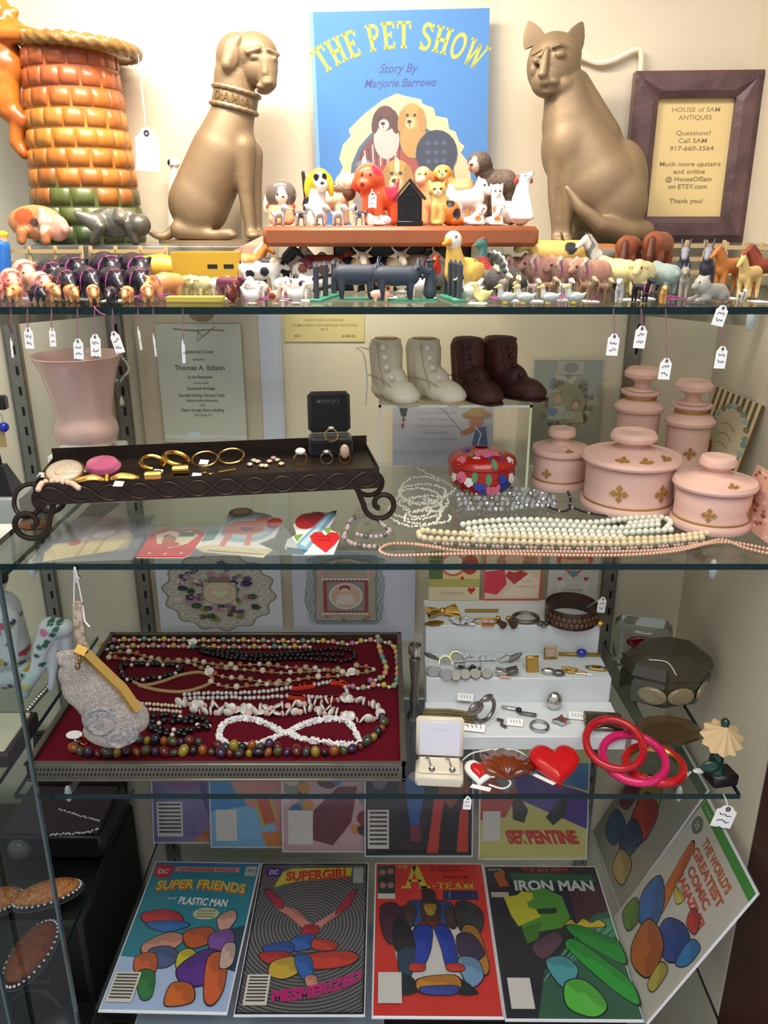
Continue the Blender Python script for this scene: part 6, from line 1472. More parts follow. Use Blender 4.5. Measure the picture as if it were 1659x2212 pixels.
for i,(x,y,lb) in enumerate(((92,1031,'small white tag beside the cameo brooch'),(192,1020,'small white tag beside the pink stone brooch'),(341,1024,'small white tag inside the thick gold hoop'),(424,1032,'small white tag on the tray floor below the thin hoop'),(440,1003,'small white tag inside the thin gold hoop'),(256,1050,'small white tag under the gold bow bracelet'))):
    p = on(x,y,zt); tag(obj('paper_tag',MB().prism([(-.005,-.0035),(.005,-.004),(.006,.003),(-.004,.004)],.0004,T(p + Vector((0,0,.0025))) @ RX(30)).mesh('paper_tag',False),M_WHITE),lb,'paper tag')
# --- pink card in a plastic bag behind the tray
A = Art(140,70); A.rect(0,0,140,70,'#ecd8d4'); A.poly([(10,60),(50,40),(80,20),(110,14),(132,22),(120,44),(80,56),(40,66)],'#dd6a64'); A.poly([(84,22),(104,6),(112,20)],'#e89a86'); A.poly([(110,18),(130,8),(128,30)],'#e4a070'); A.poly([(100,40),(126,30),(116,52)],'#e88a80'); A.poly([(16,10),(34,8),(30,22),(18,24)],'#e0948c'); A.line([(60,30),(90,36),(120,30)],1.2,'#f0e0c0')
w_,h_,M = frame_from(wy(126,1040,.935),wy(262,1040,.945),wy(146,930,.965))
M.translation.z = Z2 + .001
sheet('valentine_card','pink and white printed card in plastic bag beneath the pink vase','card',M,w_,h_,A,.001,sleeve=M_BAG,pad=(.003,.028,0,.008))
# hanging pearl necklace on the standard
hp = [wy(x,y,1.11) for x,y in ((232,766),(236,785),(242,806),(252,822))],[wy(x,y,1.11) for x,y in ((262,770),(274,785),(278,800),(262,822))]
t = thing('pearl_earring_chain','pearl loop with silver bow and teardrop hung on the steel standard','necklace',hp[0][0])
bm_ = bead_mesh(.0022)
for q in hp:
    for v in resample(spline(q,5),.0046): obj('pearl',bm_,M_PEARLW,t,T(v - hp[0][0]))
b0 = hp[0][0]
obj('silver_bow',MB().tube(spline([wy(x,y,1.108) - b0 for x,y in ((246,818),(258,832),(272,812),(258,832),(252,846),(260,858))],5),.0011,6).mesh('silver_bow'),mat('dark_silver','#7a7670',.35,metal=.9),t)
obj('teardrop',MB().lathe([(0,.009),(.0012,.006),(.0034,-.001),(.003,-.0045),(0,-.006)],14).mesh('teardrop','all'),M_PEARLW,t,T(wy(263,868,1.106) - b0))
# --- necklaces on the shelf
necklace('pearl_necklace','many-strand greenish white pearl necklace before the pink jars','necklace',
         [[(1000,1140),(1060,1132),(1160,1130),(1270,1136),(1350,1128),(1425,1124),(1447,1134),(1440,1146)],[(1012,1150),(1100,1143),(1200,1142),(1320,1148),(1420,1140)],[(1000,1160),(1100,1153),(1220,1154),(1330,1158),(1448,1151)],[(1030,1166),(1120,1162),(1240,1164),(1340,1167)],[(1360,1138),(1420,1132)]],Z2,.0037,M_PEARLW,cord=M_STRING)
necklace('pearl_necklace','cream gold pearl necklace doubled along the shelf front','necklace',
         [[(905,1158),(918,1152),(935,1156),(1020,1162),(1150,1168),(1300,1172),(1420,1170),(1500,1162),(1562,1153)],[(905,1160),(918,1170),(1010,1174),(1150,1179),(1300,1182),(1420,1178),(1515,1168)]],Z2,.0038,M_PEARLC,cord=M_STRING)
necklace('bead_necklace','thin grey and bronze bead strand between the pearl ropes','necklace',[[(940,1178),(1050,1184),(1200,1189),(1320,1190),(1440,1184),(1520,1176)]],Z2,.0022,[M_PEARLG,mat('bronze_bead','#6e5a4c',.25,metal=.4),M_PEARLG,mat('pink_bead','#c49a90',.25)],joined=True)
necklace('pearl_rope','long thin peach pearl rope looped along the shelf edge','necklace',
         [[(950,1186),(900,1180),(850,1178),(825,1186),(822,1196),(850,1204),(930,1202),(1060,1200),(1200,1203),(1350,1203),(1460,1194),(1530,1178),(1580,1176),(1640,1186),(1690,1198)],[(900,1180),(1000,1194),(1150,1195),(1300,1196),(1430,1192),(1510,1180),(1560,1170),(1610,1188),(1690,1206)]],Z2,.0019,M_PEARLP,joined=True)
necklace('bead_bracelet','grey pink bead bracelet with heart-shaped loop','bracelet',[[(742,1166),(750,1148),(758,1128),(785,1118),(812,1124),(828,1140),(842,1152),(822,1164),(790,1164),(772,1160)],[(745,1168),(762,1180),(795,1186),(820,1186)]],Z2,.0028,[M_PEARLG,mat('dusty_pink_bead','#b89a98',.22,coat=.4),M_PEARLG,mat('pewter_bead','#77716e',.25,metal=.5)])
rq = random.Random(11); loops = []
for i in range(7):
    cx,cy = 915 + rq.uniform(-18,18),1062 + i * 10; rx,ry = rq.uniform(40,58),rq.uniform(12,30)
    loops.append([(cx + rx * math.cos(a + i) * (1 + .1 * math.sin(3 * a)),cy + ry * math.sin(a + i)) for a in [R(q * 40) for q in range(9)]])
loops.append([(872,1105),(900,1110),(925,1098),(930,1112),(905,1122),(885,1118)]); loops.append([(900,1015),(930,1030),(960,1045),(980,1060),(960,1080)])
necklace('seed_bead_necklace','tangled white seed bead necklace in front of the red box','necklace',loops,Z2,.0016,mat('white_seed_bead','#d3cfbe',.35),joined=True,jit=.0012)
cl = []
for i in range(5): cl.append([(985 + i * 3,1064 + i * 10),(1030,1060 + i * 11),(1090,1062 + i * 11),(1150,1066 + i * 8),(1196,1080 + i * 5)])
def facet(r): return MB().lathe([(0,-r),(r * .9,-r * .4),(r,0),(r * .9,r * .4),(0,r)],6).mesh('bead',False)
necklace('crystal_necklace','sparkling clear crystal necklace heaped beside the pearls','necklace',cl,Z2,.0030,[M_CRYSTAL,M_CRYSTAL2,M_CRYSTAL,M_SILVER],step=.0066,jit=.0012,shape=facet)
necklace('bead_necklace','fine black bead string with pink beads before the big jar','necklace',[[(1180,1096),(1215,1108),(1236,1100),(1260,1108),(1300,1116),(1350,1118)],[(1225,1062),(1232,1080),(1230,1096)]],Z2,.0015,[M_BLACK] * 7 + [mat('rose_bead','#d8a8a0',.3)],joined=True)
# --- valentines lying at the front
def lay(name,label,px,art,wpx,hpx,z=Z2,yaw=0,sleeve=None,pad=(.004,.004,.004,.004),board=None,lift=0,poly=None,thick=.0008):
    """card lying flat; px = middle of its near edge"""
    p = on(px[0],px[1],z); k = mpp(p); w = wpx * k; far = on(px[0],px[1] - hpx,z); h = (far.y - p.y)
    return sheet(name,label,'card',T(p + Vector((0,0,thick + .0002 + lift))) @ RZ(yaw) @ RX(-90),w,h,art,thick,board,sleeve,pad,outline=poly)
def cut(art,outline):
    return art
A = Art(220,110); A.poly([(14,66),(190,44),(200,62),(196,84),(20,108),(8,88)],'#e4d39a'); A.poly([(60,60),(110,24),(170,30),(190,46),(20,70)],'#d5c6be'); A.ell(120,40,40,18,'#b8a49c',-8); A.ell(120,44,26,10,'#d8d0c4',-8); A.ell(62,64,14,8,'#d06a54'); A.line([(90,60),(88,100)],6,'#d0a860'); A.line([(130,56),(126,94)],6,'#d0a860'); A.poly([(70,40),(90,20),(150,12),(120,30)],'#cdb8b0')
lay('valentine_card','pale yellow fan-shaped valentine in clear bag at the shelf front',(178,1214),A,205,92,sleeve=M_BAG,board=clear_mat('bag_back','#f2f3f3',.05,haze=.1),yaw=5)
A = Art(130,80); A.poly([(0,16),(20,4),(45,0),(66,6),(90,0),(112,6),(128,18),(122,74),(110,80),(6,80)],'#d8342a'); A.poly([(14,18),(45,6),(66,12),(92,6),(116,20),(100,44),(66,56),(30,42)],'#ecdcc0'); A.rect(68,10,106,24,'#6a8a3a'); A.text('LOVE',87,21,11,'#2e4a1c',fit=28,bold=.03); A.ell(54,34,16,12,'#b8623c'); A.ell(46,26,8,8,'#c4744a'); A.poly([(34,24),(42,18),(44,28)],'#a04a30'); A.ell(62,46,22,7,'#c2452c'); A.ell(30,70,3,3,'#f0d8c8'); A.ell(66,72,3,3,'#f0d8c8'); A.ell(100,70,3,3,'#f0d8c8')
lay('valentine_card','red heart-topped valentine with a little brown animal and green sign',(352,1206),A,128,62,poly=[(0,16),(20,4),(45,0),(66,6),(90,0),(112,6),(128,18),(122,74),(110,80),(6,80)])
A = Art(170,110); A.poly([(0,92),(20,100),(150,110),(165,96),(30,86)],'#e4d6ac'); A.ell(95,48,62,34,'#a8c4c8'); A.ell(95,46,54,28,'#c8d8d4'); A.poly([(40,44),(60,36),(110,34),(130,40),(128,60),(110,64),(112,88),(100,88),(98,66),(66,64),(60,90),(48,88),(52,64),(40,60)],'#e08a7a'); A.ell(118,36,16,13,'#e2907c'); A.text('YOU',92,58,12,'#3a3a44',fit=30,bold=.03); A.ell(60,14,28,12,'#9a8674'); A.ell(60,12,18,8,'#cfae98'); A.ell(148,40,18,12,'#c8402e'); A.poly([(8,60),(34,52),(30,76),(6,80)],'#6f9a90'); A.line([(30,98),(150,106)],1.2,'#b09c6a')
lay('valentine_card','valentine of a pink figure over a blue oval, inside a bag',(500,1205),A,180,108,poly=[(0,92),(6,60),(32,50),(34,14),(60,2),(86,10),(130,20),(165,40),(160,70),(130,84),(165,96),(150,110),(20,100)])
tag(obj('plastic_bag',MB().prism([(-.098,0),(.105,.004),(.07,.098),(-.085,.092)],.0004,T(on(438,1208,Z2) + Vector((0,0,.0028)))).mesh('plastic_bag',False),M_BAG),'clear plastic bag over the two red and pink valentines','plastic bag')
A = Art(130,110); A.ell(40,30,28,20,'#c42c2a'); A.ell(62,22,26,16,'#a8242a'); A.poly([(6,74),(30,60),(110,66),(124,84),(118,106),(30,108),(6,94)],'#dfe2de'); A.poly([(30,84),(86,10),(104,2),(110,12),(60,96),(40,104)],'#7fa6bc'); A.poly([(38,84),(90,14),(98,12),(52,92)],'#b8d0dc'); A.poly([(98,4),(110,2),(108,14)],'#3a464e'); A.poly([(18,66),(40,62),(30,80)],'#7aa04c'); A.poly([(84,50),(104,46),(100,64)],'#7aa04c'); A.poly([(10,92),(60,98),(50,108),(14,106)],'#4a7288')
A.poly([(100,104),(66,82),(56,68),(66,58),(82,58),(92,66),(104,58),(122,60),(126,72),(118,86)],'#d02a2a'); A.line([(72,68),(110,70)],1.4,'#a01c20'); A.line([(74,76),(108,78)],1.4,'#a01c20')
lay('valentine_card','valentine with red hearts and blue rocket, uncovered',(668,1203),A,128,100,poly=[(6,94),(6,74),(24,62),(10,40),(20,12),(60,4),(84,8),(104,2),(111,14),(96,50),(124,60),(126,76),(118,106),(30,108)])
p = on(75,1138,Z2)
tag(obj('wooden_brooch',MB().lathe([(0,.001),(.016,0),(.018,.003),(.014,.0055),(0,.0065)],28,T(p) @ S(1.1,.8,1)).mesh('wooden_brooch'),mat('brown_wood_disc','#7a4a2e',.35,noise=.5,nscale=40,coat=.2)),'oval brown wooden brooch under the tray scroll','brooch')

# ================================================================== third shelf
# --- lace valentines on white boards behind the velvet tray
def lace_card(label,x0,x1,seed,cols,frame_col):
    rnd = random.Random(seed)
    A = Art(265,330); A.rect(0,0,265,330,'#d3d4dc')
    def lump(cx,cy,rx,ry,n,am,col):
        A.poly([(cx + rx * (1 + am * math.sin(n * a)) * math.cos(a),cy + ry * (1 + am * math.sin(n * a)) * math.sin(a)) for a in [2 * PI * i / 140 for i in range(140)]],col)
    lump(132,150,118,140,14,.05,'#8a8270'); lump(132,150,114,136,14,.05,frame_col)
    for i in range(26):
        a = 2 * PI * i / 26; A.ring(132 + 98 * math.cos(a),150 + 120 * math.sin(a),9,9,2.4,'#ded9cc',n=10)
    for i in range(70):
        a = rnd.uniform(0,2 * PI); q = rnd.uniform(.35,.86); x,y = 132 + 106 * q * math.cos(a),150 + 126 * q * math.sin(a)
        c = rnd.choice(cols); r = rnd.uniform(6,12)
        for j in range(5): A.ell(x + r * .6 * math.cos(j * 1.26),y + r * .6 * math.sin(j * 1.26),r * .5,r * .42,c,n=7,step=False)
        A.n += 0
    A.n += 1
    for i in range(20): A.ell(132 + rnd.uniform(-90,90),150 + rnd.uniform(-110,110),2.4,2.4,'#e2d06a',n=6,step=False)
    A.n += 1
    return A
A = lace_card('',345,610,4,['#5a4a72','#7a5a86','#8a8a44','#b88a9a','#4a5a40','#c9a6b0','#3c3a58','#e2cfc8'],'#b9b3a6')
A.rect(100,112,168,190,'#c9bca4'); A.ring(134,150,38,44,3,'#9a8f7a'); A.poly([(134,178),(112,156),(108,142),(118,132),(134,142),(150,132),(160,142),(156,156)],'#dba0a0'); A.poly([(134,172),(117,154),(114,144),(122,136),(134,146),(146,136),(154,144),(151,154)],'#c8d0a8'); A.rect(112,92,156,110,'#8a7264')
up_board('lace_valentine','paper lace valentine crowded with pansies on white board','card',345,1190,610,1460,1.112,A,.6,zbot=Z3 + .0005)
A = Art(262,330); A.rect(0,0,262,330,'#c9cad6')
A.poly([(30,30),(60,14),(170,14),(200,30),(190,60),(198,110),(192,250),(180,270),(50,270),(36,250),(24,180),(34,60)],'#8f9a9a')
for i in range(28): A.ring(38 + 3 * math.sin(i),40 + i * 8.2,6,5,1.8,'#c6ccc8',n=9); A.ring(190 + 3 * math.sin(i),40 + i * 8.2,6,5,1.8,'#c6ccc8',n=9)
A.poly([(52,60),(70,34),(114,22),(160,34),(176,60),(178,250),(50,250)],'#a89c8c'); A.ring(114,90,50,60,4,'#c9b8a4'); A.rect(66,100,162,222,'#9c4a48'); A.rect(74,108,154,214,'#8a8c84'); A.ell(114,160,32,44,'#c9a894'); A.ring(114,160,34,46,4,'#d4cfc4')
A.ell(112,132,12,12,'#8a4a3a'); A.ell(112,140,9,10,'#d8b8a4'); A.poly([(96,154),(128,152),(136,190),(92,192)],'#d4c4b8'); A.ell(60,70,8,26,'#c09a90'); A.ell(170,72,8,26,'#c09a90')
for i in range(24): A.ell(66 + (i % 12) * 8.4,98 if i < 12 else 224,4,4,'#d9d4ca',n=8,step=False)
A.n += 1
for i in range(16): A.ell(58 + rr_.uniform(0,112),rr_.choice([40,56,236,246]),5,4,rr_.choice(['#b8604a','#c9907c','#8a9a70']),n=7,step=False)
up_board('lace_valentine','grey blue paper lace valentine with red framed portrait','card',634,1190,896,1460,1.112,A,.6,zbot=Z3 + .0005)
# --- three valentines behind the white steps
A = Art(110,110); A.rect(0,0,110,110,'#cdb67e'); A.rect(0,0,30,70,'#5a6a44'); A.ell(52,30,27,26,'#c05a50'); A.ell(52,30,22,21,'#d9ccb4'); A.ell(88,30,18,22,'#a03830'); A.rect(0,62,110,80,'#a8a05a'); A.rect(0,80,110,110,'#cdbd9c'); A.poly([(92,96),(84,86),(88,80),(93,83),(98,80),(102,86)],'#c02a30'); A.ell(72,60,4,4,'#b83428'); A.text('Valentine',50,96,12,'#a89a80',fit=52)
up_board('valentine_card','yellow and green valentine with big heart behind the gold bow','card',926,1190,1036,1325,1.053,A,.4,zbot=Z3 + .0976)
A = Art(125,120); A.rect(0,0,125,120,'#c8493e'); A.rect(4,4,121,116,'#cdb49a'); A.ell(70,24,44,24,'#b0704e'); A.ell(64,20,20,18,'#d9a888'); A.poly([(4,50),(44,44),(50,80),(30,106),(4,100)],'#bf3a4a'); A.poly([(70,84),(46,60),(52,48),(66,52),(80,46),(96,56)],'#a83a3a'); A.poly([(60,86),(96,54),(118,70),(118,112),(40,112)],'#d9c4ac'); A.text('To My',92,76,10,'#b09a84',fit=24); A.text('Sweetheart',90,88,10,'#b09a84',fit=46)
up_board('valentine_card','red bordered valentine with child and scroll behind the steps','card',1044,1190,1170,1330,1.053,A,.4,zbot=Z3 + .0976)
A = Art(106,120); A.rect(0,0,106,120,'#bdb9ac')
for i in range(60): A.ell(rr_.uniform(3,103),rr_.uniform(3,117),2.4,1.8,'#d0ccc0',n=6,step=False)
A.n += 1; A.poly([(53,64),(14,26),(16,4),(90,4),(92,26)],'#c02c28'); A.ell(53,26,30,24,'#d8a47c'); A.ell(53,10,30,12,'#b07040'); A.rect(44,48,62,60,'#5a8aa0'); A.rect(20,74,88,112,'#c9c5b8'); A.text('Loving',54,84,10,'#8a8a86',fit=26); A.text('Greetings',54,96,10,'#8a8a86',fit=40)
for x,y in ((24,66),(80,66),(52,102)): A.poly([(x,y + 6),(x - 6,y),(x - 3,y - 4),(x,y - 2),(x + 3,y - 4),(x + 6,y)],'#c02a30')
up_board('valentine_card','speckled valentine with heart-framed face above the brown bangle','card',1184,1190,1291,1330,1.053,A,.4,zbot=Z3 + .0976)

# --- velvet tray
M_VEL = mat('maroon_velvet','#62091c',.9,spec=.08,sheen=.05,noise=.25,nscale=120); M_PEWTER = mat('aged_pewter','#7a7468',.38,metal=.7,noise=.25,nscale=60)
vx0,vx1,vy0,vy1 = -.412,.024,.776,1.088
vt = thing('velvet_tray','maroon velvet necklace tray with perforated pewter rim','tray',((vx0 + vx1) / 2,vy0,Z3))
wv,dv = vx1 - vx0,vy1 - vy0; hv_ = .027
obj('velvet_bed',MB().box((0,dv / 2,.009),(wv - .006,dv - .006,.017)).mesh('velvet_bed',False),M_VEL,vt)
for (cx,cy,lx,ly) in ((0,.0015,wv,.003),(0,dv - .0015,wv,.003),(-wv / 2 + .0015,dv / 2,.003,dv),(wv / 2 - .0015,dv / 2,.003,dv)):
    obj('rim_wall',MB().box((cx,cy,hv_ / 2 + .0005),(lx,ly,hv_ - .001)).mesh('rim_wall',False),M_PEWTER,vt)
    for z in (.004,hv_ - .002): obj('bead_moulding',MB().box((cx,cy,z),(lx + .004,ly + .004,.003),bev=.001).mesh('bead_moulding'),M_PEWTER,vt)
m = MB()
for j in range(2):
    for i in range(100):
        x = -wv / 2 + .006 + (wv - .012) * (i + .5 * j) / 100; z = .0105 + j * .007
        m.add([(x - .0014,-.0002,z),(x,-.0002,z - .0026),(x + .0014,-.0002,z),(x,-.0002,z + .0026)],[(0,1,2,3)])
pf = obj('perforation',m.mesh('perforation',False),M_SLOT,vt); pf['kind'] = 'stuff'
m = MB()
for j in range(2):
    for i in range(66):
        y = .008 + (dv - .016) * (i + .5 * j) / 66; z = .0105 + j * .007; x = -wv / 2 + .0032
        m.add([(x,y - .0014,z),(x,y,z - .0026),(x,y + .0014,z),(x,y,z + .0026)],[(0,1,2,3)])
pf = obj('perforation',m.mesh('perforation',False),M_SLOT,vt); pf['kind'] = 'stuff'
ZV = Z3 + .0177
def stone(name,col,rough=.2): return mat('bead_' + name,col,rough,coat=.4)
bY,bG,bP,bT,bO,bW = stone('yellow','#c9b24a'),stone('sage','#9aa27c'),stone('mauve','#a8708a'),stone('teal','#5f9484'),stone('salmon','#d08a74'),stone('white','#dcd8cc')
PASTEL = [bG,bW,bP,bW,bY,bW,bO,bW,bT,bW,bG,bW,bY,bW,bO,bW]
necklace('pastel_bead_necklace','long necklace of pastel beads running along the tray back','necklace',
         [[(228,1396),(250,1388),(330,1386),(420,1388),(520,1388),(620,1390),(700,1390),(755,1396),(790,1388),(832,1392),(852,1404),(858,1432),(858,1466),(850,1488),(815,1484),(780,1492),(752,1486)],
          [(218,1398),(222,1408),(260,1402),(340,1400),(430,1402),(520,1402),(600,1402),(670,1402)],[(816,1382),(818,1398),(824,1420),(834,1448),(826,1468),(800,1476)]],ZV,[.0043,.0027],PASTEL,step=.0075,cord=M_STRING)
M_JET = mat('black_faceted_bead','#0f0e12',.12,spec=.8)
necklace('black_bead_rope','thick black faceted bead rope doubled behind the beige chains','necklace',[[(432,1406),(500,1414),(580,1420),(660,1412),(730,1408),(762,1414),(764,1426),(735,1434),(650,1428),(560,1432),(480,1424),(436,1412)],[(440,1416),(540,1424),(640,1420),(740,1420)]],ZV,.0036,M_JET,joined=True,jit=.0012)
CH = [stone('ivory','#d9cfb4'),stone('beige','#b8a078'),stone('horn','#9a8058'),stone('ivory','#d9cfb4'),stone('rust','#a8603c'),stone('beige','#b8a078')]
necklace('stone_bead_necklace','beige thread necklace with scattered ivory and horn beads','necklace',
         [[(236,1426),(240,1416),(280,1414),(320,1424),(350,1432),(400,1430),(440,1436),(500,1442),(560,1440),(620,1446),(690,1450),(740,1458)],[(250,1426),(290,1430),(340,1436),(400,1434),(440,1450),(480,1466),(530,1472),(600,1480),(660,1470),(720,1466),(770,1460),(806,1454),(798,1446),(770,1444)],[(456,1478),(500,1490),(560,1484),(620,1484)],[(450,1446),(540,1452),(600,1458),(660,1456),(730,1452)]],ZV,[.0042,.0032,.0038,.0046],CH,step=.0135,cord=mat('beige_thread','#b09a88',.8))
necklace('black_white_necklace','black bead necklace with white spacers beside the purse','necklace',[[(262,1446),(290,1440),(330,1440),(370,1442),(392,1448),(372,1462),(330,1470),(290,1474),(272,1470),(264,1456)]],ZV,[.0042,.0042,.0028],[M_JET,M_JET,bW],step=.0074,closed=True)
tcord = thing('tan_cord_necklace','plain tan rope necklace crossing into a loop','necklace',on(290,1480,ZV))
q0 = on(290,1480,ZV)
obj('rope',MB().tube([q - q0 + Vector((0,0,.0026)) for q in spline([on(x,y,ZV) for x,y in ((285,1474),(310,1484),(350,1476),(390,1462),(430,1456),(455,1464),(458,1476),(430,1490),(390,1498),(340,1494),(300,1484))],6)],.0024,8).mesh('rope'),mat('tan_rope','#b08f5c',.5,bump=.6,bscale=400),tcord)
M_CLR = mat('clear_grey_bead','#c9c9c2',.12,coat=.5); M_CORAL = mat('coral_bead','#d8452e',.3)
necklace('coral_necklace','clear bead necklace with bright coral sections','necklace',[[(400,1506),(450,1502),(520,1502),(580,1498),(628,1490)],[(680,1484),(715,1478)],[(400,1514),(480,1512),(560,1512),(620,1508)],[(656,1510),(704,1512)],[(746,1490),(750,1500),(742,1506)]],ZV,.0030,M_CLR,joined=True,jit=.0008)
t = thing('coral_sections','coral red branch beads threaded in the clear necklace','necklace',on(650,1490,ZV)); q0 = on(650,1490,ZV)
for sg in ([(634,1489),(650,1488),(676,1484)],[(718,1478),(735,1478),(748,1488)],[(624,1508),(640,1510),(656,1512)],[(706,1512),(722,1514),(738,1510)]):
    m = MB()
    for q in resample(spline([on(x,y,ZV) for x,y in sg],4),.0024): m.box(q - q0 + Vector((0,0,.003)),(.006,.004,.006),None)
    obj('coral_beads',m.mesh('coral_beads',False),M_CORAL,t)['kind'] = 'stuff'
M_SHELL = mat('white_shell','#ddd8cc',.25,coat=.4); M_SHELLP = mat('pink_shell','#dcb4a8',.35)
def disc(r): return MB().lathe([(0,-r * .22),(r * .8,-r * .2),(r,0),(r * .8,r * .2),(0,r * .22)],10).mesh('bead','all')
necklace('shell_necklace','chunky white and pink shell disc necklace','necklace',[[(388,1528),(430,1530),(470,1534),(520,1540),(580,1538),(640,1530),(700,1524),(760,1520),(800,1530),(824,1546),(806,1560),(770,1562),(740,1552),(690,1548)],[(420,1544),(480,1548),(540,1546),(610,1550),(680,1540),(720,1538)]],ZV,[.0068,.0062,.0044],[M_SHELL,M_SHELL,M_SHELLP,M_SHELL,M_SHELL,M_SHELLP],step=.0072,shape=disc,jit=.001)
necklace('cream_bead_necklace','double row of small cream shell beads next to the purse','necklace',[[(300,1524),(340,1526),(390,1530)],[(300,1536),(340,1538),(390,1542)]],ZV,.0026,stone('cream','#d4c9ac'),joined=True,jit=.0006)
necklace('black_bead_cluster','tangled cluster of black beads with tiny pearls','necklace',[[(322,1560),(350,1552),(400,1556),(445,1562),(450,1578),(410,1586),(360,1584),(325,1576)],[(330,1568),(370,1566),(420,1570),(440,1574)],[(325,1584),(360,1592),(400,1592)]],ZV,[.0042,.0042,.0042,.0042,.0042,.003],[M_JET,M_JET,M_JET,M_JET,M_JET,bW],joined=True,jit=.002)
def chip(r): return MB().box((0,0,0),(r * 2.6,r * .7,r * 1.6)).mesh('bead',False)
necklace('white_chip_necklace','bright white chip bead necklace twisted in a figure eight','necklace',[[(474,1592),(484,1568),(520,1556),(560,1562),(596,1578),(618,1588),(650,1572),(690,1560),(735,1558),(760,1572),(772,1596),(778,1612),(740,1612),(690,1606),(650,1600),(618,1588),(580,1604),(540,1616),(500,1614),(480,1604)]],ZV,.0031,mat('white_chip','#eceae8',.4),step=.0022,closed=True,shape=chip)
ST = [stone('amber','#8a4a1c',.1),stone('olive','#4a4a2c',.1),stone('plum','#3c2440',.1),stone('brownred','#5a2018',.1),stone('smoke','#3a3c34',.1),stone('gold','#8a7a2a',.15),stone('dark','#1e1a22',.1)]
def nug(r): return MB().sph((0,0,0),(r * 1.25,r * .95,r * .9),12,8).mesh('bead','all')
necklace('stone_necklace','necklace of large amber, plum and olive stones along the tray front','necklace',[[(160,1626),(185,1634),(240,1636),(300,1632),(370,1634),(430,1630),(500,1636),(570,1634),(640,1632),(700,1634),(755,1628),(790,1612),(815,1592),(830,1572),(826,1558)],[(470,1618),(520,1622),(570,1618),(600,1622)],[(300,1606),(360,1610),(430,1612)]],ZV,[.0066,.0052,.006,.0046],ST,step=.0112,shape=nug)
for i,(x,y,lb) in enumerate(((417,1395,'round white sticker at the head of the black rope'),(453,1459,'round white sticker on the tan rope necklace'),(760,1459,'round white sticker on the beige chain necklace'))):
    t = thing('round_price_tag',lb,'price tag',on(x,y,ZV) + Vector((0,0,.006))); A = Art(20,20)
    for l in range(2): A.line([(5 + q * 2.2,8 + l * 5 + (q % 2) * 2) for q in range(5)],1,'#5a5a6a')
    obj('disc',MB().prism([(.0065 * math.cos(2 * PI * q / 24),.0065 * math.sin(2 * PI * q / 24)) for q in range(24)],.0005).mesh('disc',False),M_WHITE,t,RX(22)); obj('handwriting',A.mesh(.012),M_PRINT,t,RX(22) @ T(0,-.006,.0006) @ RX(-90))
t = thing('charm_earrings','silver charm earrings with white oval tag at the tray corner','earrings',on(178,1605,ZV))
obj('oval_tag',MB().prism([(.010 * math.cos(2 * PI * q / 20),.006 * math.sin(2 * PI * q / 20)) for q in range(20)],.0005,T(-.012,.008,.006) @ RX(20)).mesh('oval_tag',False),M_WHITE,t)
obj('charms',MB().sph((-.008,0,.003),.0022,8,6).sph((-.003,-.002,.003),.0025,8,6).sph((-.006,-.005,.002),.002,8,6).mesh('charms'),M_SILVER,t)
obj('gold_ring',MB().tube([(.004 + .006 * math.cos(2 * PI * i / 16),-.004,.0065 + .006 * math.sin(2 * PI * i / 16)) for i in range(16)],.0011,6,True).mesh('gold_ring'),M_GOLD,t)

# --- hanging evening purse
M_PURSE = mat('grey_beaded_cloth','#b3a89e',.65,noise=.5,nscale=420,bump=.7,bscale=600,col2='#8a8078'); M_PURSE2 = mat('silver_grey_embroidery','#a6a29e',.6,noise=.5,nscale=260,bump=.9,bscale=500,col2='#77736f')
dY = .752; base = wy(165,1410,dY)
pu = thing('evening_purse','grey beaded evening purse with gold frame hanging by its strap','purse',base)
g_ = '#a0968e'
prims = [('e',178,1450,0,(46,16,40),g_,30),('e',222,1510,0,(66,22,74),g_,-32),('e',250,1552,0,(70,24,60),g_,-25),('e',235,1585,0,(58,20,34),g_,10),('e',285,1545,0,(38,18,46),g_,-20),('e',152,1460,4,(30,16,32),g_,20),('e',162,1500,4,(28,16,40),g_,-25),('c',128,1414,0,10,165,1412,0,12,g_),('c',135,1425,0,14,190,1440,0,16,g_)]
obj('bag_body',pxblob(dY,base,prims,.0016,2,name='bag_body',relax=14),M_PURSE,pu)
prims = [('e',232,1545,-15,(52,8,52),g_,-30),('e',262,1572,-16,(44,7,36),g_,0)]
for i in range(9):
    a = i * .7; prims.append(('c',225 + 30 * math.cos(a),1545 + 28 * math.sin(a),-22,4,225 + 30 * math.cos(a + .6),1545 + 28 * math.sin(a + .6),-22,3.5,g_))
    prims.append(('c',262 + 20 * math.cos(a),1585 + 16 * math.sin(a),-22,3.5,262 + 20 * math.cos(a + .6),1585 + 16 * math.sin(a + .6),-22,3,g_))
obj('embroidery',pxblob(dY,base,prims,.0014,2,name='embroidery'),M_PURSE2,pu)
k = mpp(base)
fp = [wy(x,y,dY - .012) - base for x,y in ((163,1402),(185,1412),(264,1488),(296,1534))]
fr_ = obj('gold_frame',MB().tube(fp[1:],9.5 * k,4,flat=1.5).tube([fp[0],fp[1]],11 * k,4,flat=1.3).mesh('gold_frame',False),M_GOLD,pu)
obj('gold_frame',MB().tube([wy(x,y,dY + .008) - base for x,y in ((122,1410),(150,1416),(172,1408))],5 * k,6).mesh('gold_frame'),mat('antique_brass','#8a744a',.35,metal=.9),pu)
obj('clasp',MB().sph(wy(168,1440,dY - .016) - base,(6 * k,6 * k,8 * k),12,8).sph(wy(172,1426,dY - .016) - base,(5 * k,5 * k,9 * k),12,8).mesh('clasp'),mat('antique_brass','#8a744a',.35,metal=.9),pu)
pl_ = [wy(x,y,dY - .002) - base for x,y in ((168,1300),(170,1340),(174,1372),(184,1408))]
m = MB(); vs = []
